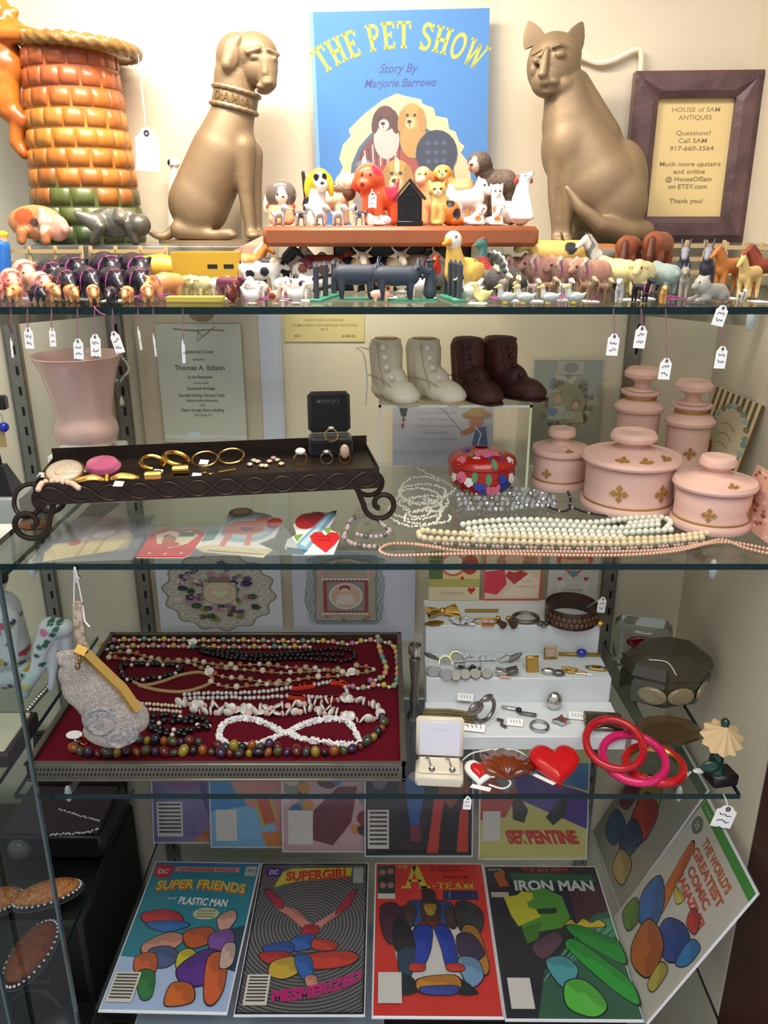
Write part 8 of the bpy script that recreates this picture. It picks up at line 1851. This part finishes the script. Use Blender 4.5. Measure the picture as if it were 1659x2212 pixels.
for pts,c in (([(10,104),(40,96),(66,104),(72,118),(40,122),(16,118)],'#c42a34'),([(20,122),(60,116),(86,124),(52,136)],'#2a6ab0'),([(28,158),(60,138),(84,146),(70,168),(36,176)],'#c88a74'),([(40,168),(66,162),(84,178),(70,196),(44,192)],'#4a5a86'),([(24,180),(48,174),(58,196),(52,212),(30,204)],'#c8602c'),([(34,206),(56,204),(64,240),(50,244)],'#2c7a3c'),([(84,172),(100,166),(112,182),(100,200),(86,196)],'#c8b832'),([(84,136),(118,128),(130,148),(104,164),(88,156)],'#b8501e'),([(126,112),(146,96),(154,112),(140,138)],'#cf9a86'),([(122,142),(150,132),(158,158),(130,168)],'#7a4a9a'),([(90,196),(120,168),(146,176),(142,214),(116,226),(96,216)],'#5a2a8c'),([(128,180),(152,176),(160,226),(150,252),(136,240)],'#d0602a'),([(88,222),(114,224),(122,248),(92,256),(84,246)],'#cf6a24'),([(146,160),(162,158),(164,190),(148,196)],'#c8a898')): A.shape(pts,c)
barcode(A,4,206,36,46)
flat_comic('teal comic book with yellow title lettering on the lowest shelf',(216,2180),(488,2186),(318,1862),A)
# 2: grey cover with fine rings
A = Art(170,260); A.rect(0,0,170,260,'#6e6d68')
for i in range(34): 
    r = 8 + i * 5.2; pts = [(85 + r * 1.02 * math.cos(a),118 + r * math.sin(a)) for a in [2 * PI * q / 56 for q in range(56)]]
    pts = [(min(169.5,max(.5,x)),min(259.5,max(.5,y))) for x,y in pts]; A.line(pts,2.3,'#35343a',False,True)
A.n += 1; A.poly([(24,48),(34,18),(50,10),(146,8),(144,26),(60,36)],'#c8c02c'); A.text('SUPERGIRL',92,32,26,'#c83222',fit=102,bold=.05,rot=-4)
A.poly([(6,10),(20,6),(36,10),(32,26),(16,30),(6,22)],'#4a2a7c'); A.text('DC',20,22,12,'#cfc4dc',fit=14,bold=.04); A.rect(148,8,164,40,'#a8a8a0')
for pts,c in (([(12,58),(22,56),(46,84),(64,92),(92,124),(84,132),(54,104),(36,92)],'#c87a6c'),([(12,56),(24,58),(44,82),(34,88)],'#a82430'),([(146,58),(154,60),(138,92),(108,120),(96,132),(90,122),(126,92)],'#c88074'),([(144,60),(154,58),(142,88),(124,98)],'#a02030'),([(80,122),(100,124),(96,142),(76,144)],'#b02026'),([(66,142),(94,138),(90,160),(62,164)],'#2a5aa8'),([(24,158),(58,150),(66,166),(34,172)],'#2452a0'),([(20,170),(50,166),(70,176),(60,190),(30,184)],'#b82a26'),([(96,146),(128,152),(124,164),(96,162)],'#c23a2a'),([(84,174),(140,166),(160,176),(142,190),(96,194)],'#c83a2a'),([(40,184),(70,176),(80,196),(60,210),(38,204)],'#c8a830'),([(70,176),(92,176),(98,206),(84,210)],'#2a62ac'),([(88,208),(102,206),(106,222),(94,224)],'#cf8a72')): A.shape(pts,c)
barcode(A,8,204,32,46); A.text('MESMERIZED',106,240,23,'#b81f6e',fit=120,bold=.06,warp=lambda x,y,a,b: (x + a - b * .002 * a,y + b + 4 - (a + 60) ** 2 * .0022))
flat_comic('grey ringed comic book with MESMERIZED lettering',(508,2190),(785,2190),(562,1866),A)
# 3: red cover
A = Art(170,260); A.rect(0,0,170,260,'#cf3124'); A.ell(86,150,58,74,'#cfcac4'); A.rect(3,3,30,68,'#24402c'); A.rect(3,60,30,70,'#d2ccc0')
for x,y in ((10,18),(23,16),(16,30),(11,44),(23,44)): A.ell(x,y,5,6,'#b07060' if (x,y) != (16,30) else '#3a2620',step=False)
A.n += 1
for s_,x,y,sz,f in (('THE',42,10,10,16),('ALL THE ACTION',110,9,7,48),('ALL THE ADVENTURE',112,16,7,54),('MARVEL COMIC',128,30,8,42)): A.text(s_,x,y,sz,'#c8b02a' if s_ == 'THE' else '#7a1814',fit=f,bold=.02)
slab_text(A,'A',62,50,46,'#c8b82c',fit=44); slab_text(A,'-TEAM',120,52,15,'#c8b82c',fit=66); A.rect(104,54,158,72,'#1c2c54'); A.text('1',114,69,16,'#3a7ab0',bold=.03)
for pts,c in (([(72,54),(84,52),(92,60),(90,78),(76,80)],'#3c2420'),([(50,80),(74,74),(96,74),(116,82),(112,118),(92,116),(76,116),(58,120)],'#2a4a86'),([(70,78),(96,78),(94,114),(74,114)],'#4a2e28'),([(74,82),(92,82),(88,100),(78,100)],'#a8862c'),([(36,92),(54,82),(62,96),(52,124),(40,116)],'#46302a'),([(108,86),(124,98),(118,124),(106,116)],'#46302a'),([(68,114),(98,114),(96,124),(70,124)],'#8a1f1c'),([(56,130),(82,122),(80,160),(66,190),(52,186)],'#1c3aa8'),([(88,122),(110,130),(118,188),(102,190),(96,160)],'#1c3aa8'),([(8,90),(30,82),(44,110),(30,150),(14,140)],'#4a2432'),([(28,116),(44,112),(58,150),(50,172),(30,160)],'#1c1a1c'),([(34,166),(56,162),(50,206),(38,206)],'#24425a'),([(122,84),(140,78),(160,96),(154,130),(126,128)],'#2e3230'),([(128,128),(150,128),(160,190),(146,196)],'#b07428'),([(120,140),(140,136),(156,166),(140,180),(122,172)],'#3a2848'),([(118,178),(144,178),(150,206),(130,220)],'#6f96b8'),([(52,186),(70,186),(68,196),(50,196)],'#c83024'),([(102,186),(122,186),(124,196),(104,196)],'#c83024'),([(36,204),(52,208),(60,226),(34,232)],'#1a1c24'),([(112,206),(130,218),(140,230),(114,230)],'#1a1c24'),([(62,210),(110,204),(118,222),(100,230),(64,230)],'#c8832a'),([(66,222),(112,220),(108,232),(70,232)],'#3a4aa0')): A.shape(pts,c)
blank(A,6,200,32,46)
flat_comic('bright red comic book with a huge yellow letter A',(806,2194),(1086,2196),(811,1866),A)
# 4: black and green cover
A = Art(170,260); A.rect(0,0,170,260,'#1c1c26'); A.rect(120,40,170,150,'#46222a'); A.text('THE ALL NEW',92,10,11,'#b83a34',fit=72,bold=.02); A.text('MARVEL',16,9,7,'#a8a8a4',fit=22,bold=.02); A.poly([(12,14),(30,8),(28,24),(34,40),(18,42)],'#a8502a'); A.rect(4,52,30,62,'#a8a8a0'); A.poly([(36,14),(160,16),(166,30),(40,34)],'#1f5a38'); A.text('IRON MAN',100,48,27,'#c4c8c4',fit=118,bold=.04)
A.poly([(50,52),(84,44),(108,60),(112,100),(96,118),(60,126),(40,118)],'#4a8a24'); A.poly([(22,62),(42,58),(50,50),(66,54),(64,66),(54,72),(56,82),(72,86),(70,98),(36,116),(28,96)],'#b8b428'); A.poly([(66,84),(96,82),(94,92),(68,94)],'#1c3018'); A.poly([(40,118),(70,108),(60,138),(44,146)],'#3a7020')
A.poly([(60,190),(150,92),(170,88),(170,260),(40,260)],'#2c5c44'); A.poly([(70,200),(150,104),(170,100),(170,130),(110,170)],'#4a8a68')
for i in range(9): A.line([(50 + i * 6,210 - i * 4),(130 + i * 5,104 + i * 2)],1.2,'#7aa890' if i % 2 else '#16342a',False)
A.n += 1
for pts,c in (([(104,116),(112,104),(118,112),(130,102),(140,110),(152,104),(156,116)],'#c8b02c'),([(104,116),(126,116),(156,134),(170,142),(170,178),(140,160),(112,134)],'#1f8a2c'),([(96,146),(112,140),(150,180),(170,208),(170,240),(140,214),(104,164)],'#289a34'),([(64,176),(90,168),(104,190),(80,216)],'#4a9aa0'),([(84,210),(110,206),(130,240),(110,258),(80,244)],'#56b83c'),([(50,150),(84,128),(92,142),(62,172)],'#5a3a4a')): A.shape(pts,c)
blank(A,8,202,30,46)
flat_comic('dark comic book with silver title lettering and green beams',(1094,2200),(1388,2202),(1066,1872),A)
# leaning back row
def lean_comic(label,xl,ybot,Y,art,lean=17,yaw=0,w=.17,h=.26):
    p = wy(xl,ybot,Y); comic(label,T(p.x + w / 2,Y,Z4 + .0015) @ RZ(yaw) @ RX(-lean),w,h,art)
A = Art(170,260); A.rect(0,0,170,260,'#7a6a9c'); A.poly([(60,80),(170,60),(170,250),(100,240),(80,180)],'#4a2484'); A.poly([(90,236),(170,226),(170,260),(60,260)],'#b8642a'); A.ell(50,120,40,50,'#8a4a8c'); A.line([(130,90),(150,130),(152,170)],8,'#c89a86'); barcode(A,6,190,42,60)
lean_comic('purple comic book at the end of the leaning row',332,1808,1.066,A,13)
A = Art(170,260); A.rect(0,0,170,260,'#2a86c0'); A.poly([(0,200),(170,170),(170,260),(0,260)],'#7ab0d0'); A.poly([(40,150),(70,130),(170,110),(170,220),(110,236),(90,200),(60,190)],'#cf8078'); A.ell(60,150,26,22,'#d08a80'); A.poly([(72,176),(92,168),(106,216),(86,224)],'#c0502c'); A.line([(72,178),(86,226)],5,'#b8a040'); A.line([(94,168),(108,216)],5,'#b8a040'); A.poly([(80,236),(170,226),(170,260),(90,260)],'#c87a30'); A.rect(20,60,90,110,'#b08a3a'); A.poly([(90,80),(170,60),(170,120),(110,110)],'#d49a90'); blank(A,8,196,34,54)
lean_comic('blue comic book with a large pink arm in the leaning row',458,1836,1.056,A,13)
A = Art(170,260); A.rect(0,0,170,260,'#c8a0a4')
for i in range(46): x,y = rr_.uniform(4,160),rr_.uniform(40,240); A.ell(x,y,rr_.uniform(6,16),rr_.uniform(5,12),rr_.choice(['#8a1f2c','#b82a38','#2a5a9c','#c8862c','#5a2430','#d0b8b4','#8a8a74','#2a78b8','#3a2a30']),rr_.uniform(0,180),9,False); A.n += .3
A.n = int(A.n) + 1; A.poly([(50,190),(90,150),(120,150),(110,210),(80,250),(46,240)],'#6a2430'); blank(A,8,190,40,58)
lean_comic('crowded red and pink comic book in the leaning row',612,1828,1.046,A,13)
A = Art(170,260); A.rect(0,0,170,260,'#17161e'); A.poly([(110,160),(130,140),(120,200),(116,256),(98,256)],'#c03a28'); A.poly([(150,190),(164,130),(164,254),(146,254)],'#c83a28'); A.poly([(112,110),(164,100),(160,150),(136,180),(118,160)],'#8a4a24'); A.poly([(60,130),(86,120),(94,150),(84,210),(72,210),(66,170)],'#2a5a9c'); A.ell(78,126,10,8,'#b0aaa8'); A.rect(72,208,88,236,'#7a1f38'); A.poly([(50,120),(62,120),(64,160),(54,160)],'#5a2438'); A.rect(0,90,20,110,'#b8452c'); A.ell(22,130,13,18,'#6a6a74'); barcode(A,3,182,34,66)
lean_comic('black and red comic book in the leaning row',790,1815,1.036,A,13)
A = Art(170,260); A.rect(0,0,170,260,'#c6bc6a'); A.poly([(0,60),(70,90),(60,150),(40,190),(0,196)],'#b0402c'); A.poly([(20,120),(60,96),(90,100),(40,152)],'#8a8a94'); A.poly([(50,110),(170,150),(170,210),(60,160)],'#4a2c84'); A.poly([(70,100),(170,100),(170,146),(90,124)],'#2a6aa0'); A.poly([(50,164),(62,156),(76,178),(70,200),(52,194)],'#3a3020'); A.poly([(104,190),(126,160),(138,158),(136,186),(116,204)],'#241e24')
A.text('SERPENTINE',100,234,30,'#c02c28',fit=120,bold=.05,shear=-.6); blank(A,4,180,28,50)
lean_comic('yellow comic book with red slanted lettering in the leaning row',1036,1858,1.030,A,13)
# against the side wall
A = Art(170,260); A.rect(0,0,170,260,'#c4beae'); A.rect(0,0,170,16,'#3f8a34'); A.text('MARVEL',28,12,9,'#9ac48a',fit=40)
for i,(s_,f) in enumerate((("THE WORLD'S",90),('GREATEST',100),('COMIC',70),('MAGAZINE!',96))): A.text(s_,92,44 + i * 22,20,('#b0622c','#b85c30','#b0583c','#c0482c')[i],fit=f,bold=.05)
A.ell(18,36,13,13,'#6a6a5c'); A.text('25',18,41,12,'#b8b8a8',bold=.03)
for pts,c in (([(30,60),(44,64),(56,110),(70,160),(50,150),(38,110)],'#c8682a'),([(60,120),(86,112),(80,130)],'#c8b43a'),([(90,150),(120,130),(150,140),(136,180),(100,190),(84,170)],'#2a4a8c'),([(140,130),(160,120),(162,150),(146,170)],'#2f7ab0'),([(24,140),(60,150),(76,190),(40,210),(16,180)],'#2f6aa8'),([(60,190),(110,180),(126,226),(90,250),(64,236)],'#b8622a'),([(126,196),(144,190),(148,226),(132,232)],'#b8a848'),([(14,200),(44,212),(40,240),(10,236)],'#6a8a3c'),([(110,104),(130,100),(140,118),(118,124)],'#b83a2c')): A.shape(pts,c)
w,h,M = frame_from(Vector((.3385,.914,Z4 + .002)),Vector((.3345,.748,Z4 + .002)),Vector((.4510,.914,Z4 + .23)))
comic('white comic book with orange lettering leaning on the side wall',M,w,.238,A)
A = Art(170,260); A.rect(0,0,170,260,'#9c9684'); A.rect(0,0,170,16,'#5a6a50')
for pts,c in (([(40,90),(90,80),(110,130),(60,140)],'#a8a04a'),([(60,110),(110,104),(120,160),(70,166)],'#b03a30'),([(70,160),(116,158),(110,210),(76,206)],'#3a4a6c'),([(20,190),(60,180),(70,220),(30,230)],'#3a5a7c'),([(90,210),(130,200),(140,236),(100,244)],'#b89a5c'),([(10,130),(40,120),(46,160),(16,170)],'#7a3034')): A.shape(pts,c)
w,h,M = frame_from(Vector((.350,1.092,Z4 + .002)),Vector((.350,.925,Z4 + .002)),Vector((.4520,1.092,Z4 + .226)))
comic('dull grey and red comic book leaning behind on the side wall',M,w,.238,A)
tag(obj('storage_box',MB().box((-.17,.87,.271),(.34,.19,.40),bev=.004).mesh('storage_box'),mat('lavender_white_box','#b9bbd0',.6)),'pale cardboard box standing under the lowest shelf','box')

# ================================================================== neighbouring bay behind the glass doors
ZL2,ZL3,ZL4 = Z2 - .045,Z3 + .004,.60
bx = Vector((-.478,.972,ZL2))
tag(obj('acrylic_block',MB().box((bx.x,bx.y,ZL2 + .0245),(.05,.05,.0488),bev=.002).mesh('acrylic_block'),mat('frosted_block','#b4b8b4',.25)),'pale block under the black earring stand','block')
zt_ = ZL2 + .0492
t = thing('earring_stand','black T-shaped earring stand with wedge foot','earring stand',(bx.x,bx.y,zt_))
obj('foot',MB().add([(-.014,-.018,0),(.016,-.018,0),(.016,.018,0),(-.014,.018,0),(-.005,-.006,.036),(.004,-.006,.036),(.004,.006,.036),(-.005,.006,.036)],[(3,2,1,0),(4,5,6,7),(0,1,5,4),(1,2,6,5),(2,3,7,6),(3,0,4,7)]).mesh('foot',False),M_VELB,t)
obj('post',MB().tube([(-.001,0,.03),(-.006,0,.108)],.0025,8).mesh('post'),M_BLACK,t); obj('crossbar',MB().box((-.006,0,.115),(.05,.012,.017),bev=.002).mesh('crossbar'),M_VELB,t)
e = thing('blue_bead_earring','royal blue bead earring with tan tag on the black stand','earring',(bx.x + .012,bx.y - .0075,zt_ + .110))
obj('bead',MB().sph((.002,0,-.024),.0062,14,10).mesh('bead','all'),mat('royal_blue_bead','#1c2aa8',.1,coat=.6),e); obj('hook',MB().tube(spline([(-.004,0,.002),(0,-.002,-.004),(.002,0,-.012),(.002,0,-.018)],5),.0006,5).mesh('hook'),M_SILVER,e); obj('tan_tag',MB().prism([(-.010,-.05),(.001,-.05),(.001,-.026),(-.010,-.026)],.0005,axis='y',o=.002).mesh('tan_tag',False),mat('tan_tag_card','#b89a68',.6),e); obj('thread',MB().tube([(-.004,.0,.012),(-.006,.001,-.027)],.0005,5).mesh('thread'),M_STRING,e)
tag(obj('white_box',MB().box((-.50,.945,ZL2 + .016),(.09,.07,.031),RZ(0),bev=.002).mesh('white_box'),M_WHITE) if False else obj('white_box',MB().box((-.472,.872,ZL2 + .016),(.08,.07,.031),bev=.002).mesh('white_box'),M_WHITE),'plain white box on the neighbouring glass shelf','box')
# porcelain figure and deer
wP = '#d4dae0'
sp = [(x,y,-40,(9,60,9),c) for x,y,c in ((24,1332,'#c8506c'),(12,1332,'#c8a83a'),(38,1334,'#c8a83a'),(8,1362,'#c8a83a'),(8,1392,'#c8a83a'),(62,1402,'#b84a5a'),(24,1408,'#c8b040'),(32,1476,'#c8b040'),(68,1440,'#c8a83a'),(2,1448,'#b84a5a'))]
sp += [(x,y,-40,(4,60,7),'#3c4a5c') for x,y in ((16,1322),(30,1318),(44,1330),(22,1346),(36,1344),(2,1354),(16,1360),(2,1380),(20,1386),(2,1404),(38,1372),(34,1412),(16,1416),(56,1424),(24,1472),(38,1466),(60,1444))]
fig('porcelain_figure','kneeling porcelain figure in white flowered robe behind the glass door','figurine',.975,5,[('e',-6,1262,0,(20,20,22),'#d8d0c8'),('e',-8,1252,4,(24,24,24),'#1c1a1c'),('c',-4,1290,0,14,0,1310,0,22,wP),('c',0,1320,0,44,10,1400,0,54,wP),('e',8,1450,0,(70,44,40),wP),('c',20,1330,-20,30,30,1410,-24,26,wP),('e',0,1424,-34,(34,16,14),wP)],.0026,3,sp,bz=ZL3)
gs = [(x,y,-20,(7,60,6),'#2f6a5c') for x,y in ((96,1402),(108,1398),(124,1376),(130,1366),(112,1390),(100,1440),(134,1356),(116,1354),(90,1420))] + [(106,1370,-30,(10,40,9),'#cf7a9c'),(68,1484,-14,(11,60,9),'#c8c07a')]
fig('porcelain_deer','white porcelain deer painted with green leaves bending its head down','figurine',.955,105,[('c',140,1372,4,20,112,1372,0,26,wP),('c',112,1372,0,26,96,1410,-4,20,wP),('c',96,1410,-4,20,86,1452,-8,15,wP),('c',84,1460,-10,15,68,1484,-14,14,'#b8ccd0'),('c',68,1484,-14,13,64,1506,-16,8,'#a4b8bc'),('c',78,1468,-14,6,52,1456,-16,4,'#9ab4b4'),('c',84,1466,-8,6,102,1456,-4,4,'#9ab4b4'),('c',142,1380,10,14,146,1500,12,7,wP),('c',124,1390,0,13,112,1500,0,7,wP)],.002,3,gs,bz=ZL3)
necklace('silver_tongs','ornate silver handle lying between deer and tray','silverware',[[(62,1540),(78,1520),(96,1500),(112,1480)]],ZL3,.0042,M_SILVER,step=.006)
# jewellery case
p = on(8,1640,ZL3); t = thing('jewellery_case','dark open jewellery case with cream satin pad','jewellery case',Vector((-.492,.80,ZL3)))
obj('case_frame',MB().box((0,.04,.010),(.10,.09,.019),bev=.002).mesh('case_frame'),mat('dark_case_leather','#2a1a1c',.5),t); obj('satin_pad',MB().box((0,.04,.020),(.088,.078,.004),bev=.0015).mesh('satin_pad'),mat('cream_satin','#cfc6ac',.4,sheen=.3,bump=.3,bscale=40),t)
tag(obj('gold_pendant',MB().sph((0,0,.003),(.009,.012,.003),12,8,T(-.51,.845,ZL3 + .0225)).tube([(-.51,.857,ZL3 + .026),(-.512,.868,ZL3 + .025),(-.52,.872,ZL3 + .025)],.0012,6).mesh('gold_pendant'),M_GOLD),'gold pendant on the cream satin pad','pendant')
price_tag('tan price tag lying before the jewellery case',None,Vector((-.447,.785,ZL3 + .003)),.008,.02,card=MATS['tan_tag_card'],roll=96,lines=1)
# lower bay: velvet case, beaded purses
t = thing('velvet_display_case','black and plum velvet display case in the shadowed lower bay','display case',Vector((-.495,1.02,ZL4 + .0003)))
M_PLUM = mat('plum_velvet','#2a0a20',.85,sheen=.4)
obj('tray',MB().box((0,0,.02),(.15,.12,.04),bev=.003).mesh('tray'),M_BLACK,t); obj('lid',MB().box((.0,.07,.06),(.15,.012,.11),T(0,0,.02) @ RX(-14),bev=.003).mesh('lid'),M_BLACK,t); obj('lining',MB().box((0,-.002,.0405),(.136,.104,.003)).box((0,.061,.062),(.136,.002,.095),T(0,0,.02) @ RX(-14)).mesh('lining',False),M_PLUM,t)
necklace('rhinestone_necklace','glittering rhinestone necklace in the velvet case','necklace',[[(130,1752),(160,1760),(190,1770),(215,1776)],[(110,1806),(150,1804),(190,1800),(212,1794)]],ZL4 + .0425,.0018,M_CRYSTAL2,joined=True,jit=.0012)
M_OBEAD = mat('orange_bead_cloth','#a8452a',.45,noise=.6,nscale=220,bump=1.0,bscale=300,col2='#c8904a'); M_AMB = mat('amber_bead_cloth','#8a3e1c',.5,noise=.5,nscale=120,bump=.8,bscale=260,col2='#5a3420')
def purse(label,x,y,rx,ry,yaw,m):
    p = on(x,y,ZL4); k = mpp(p); t = thing('beaded_purse',label,'purse',p,R(yaw))
    obj('bag_body',MB().sph((0,0,22 * k),(rx * k,ry * k,22 * k),28,16).mesh('bag_body','all'),m,t); obj('black_band',MB().tube([(a * k,b * k,14 * k) for a,b in ngon(32,rx * 1.03,ry * 1.05)],7 * k,8,True).mesh('black_band'),M_VELB,t)
    q = MB()
    for a,b in ngon(34,rx * 1.04,ry * 1.09): q.sph((a * k,b * k,20 * k),3.4 * k,7,5)
    r_ = obj('rhinestone_trim',q.mesh('rhinestone_trim'),M_CRYSTAL2,t); r_['kind'] = 'stuff'
purse('orange beaded purse with rhinestone trim in the lower bay',105,1945,66,28,24,M_OBEAD)
purse('orange beaded purse half out of view in the lower bay',-2,1962,50,28,24,M_OBEAD)
purse('round amber beaded purse below the orange one',70,2072,38,78,-8,M_AMB)
tag(obj('dark_fill_box',MB().box((-.70,.985,.325),(.56,.25,.51),bev=.006).mesh('dark_fill_box'),mat('dark_fill_black','#0c0b0f',.6)),'black box added to fill the dark space under the neighbouring bay','filler box')  # added black box that keeps the space below this bay dark
p = Vector((-.44,.80,.08)); t = thing('black_handbag','black rounded handbag in the dark beside the comics','handbag',p)
obj('bag_body',blob([('c',(-.02,0,.05),.05,(.0,0,.38),.035,'#0c0b10'),('c',(.02,.02,.06),.045,(.015,.02,.36),.03,'#0c0b10')],.006,3,name='bag_body'),mat('black_bag_leather','#0e0d12',.45),t); obj('handle',MB().tube([(-.03 + .035 * math.cos(a),.0,.40 + .05 * math.sin(a)) for a in [PI * i / 14 for i in range(15)]],.004,8).mesh('handle'),M_BLACK,t)
p = on(48,1850,ZL4); k = mpp(p)
tag(obj('crystal_ball',MB().sph((0,0,26 * k),26 * k,24,16,T(p)).mesh('crystal_ball','all'),M_THICK),'clear glass ball in the lower bay','glass ball')
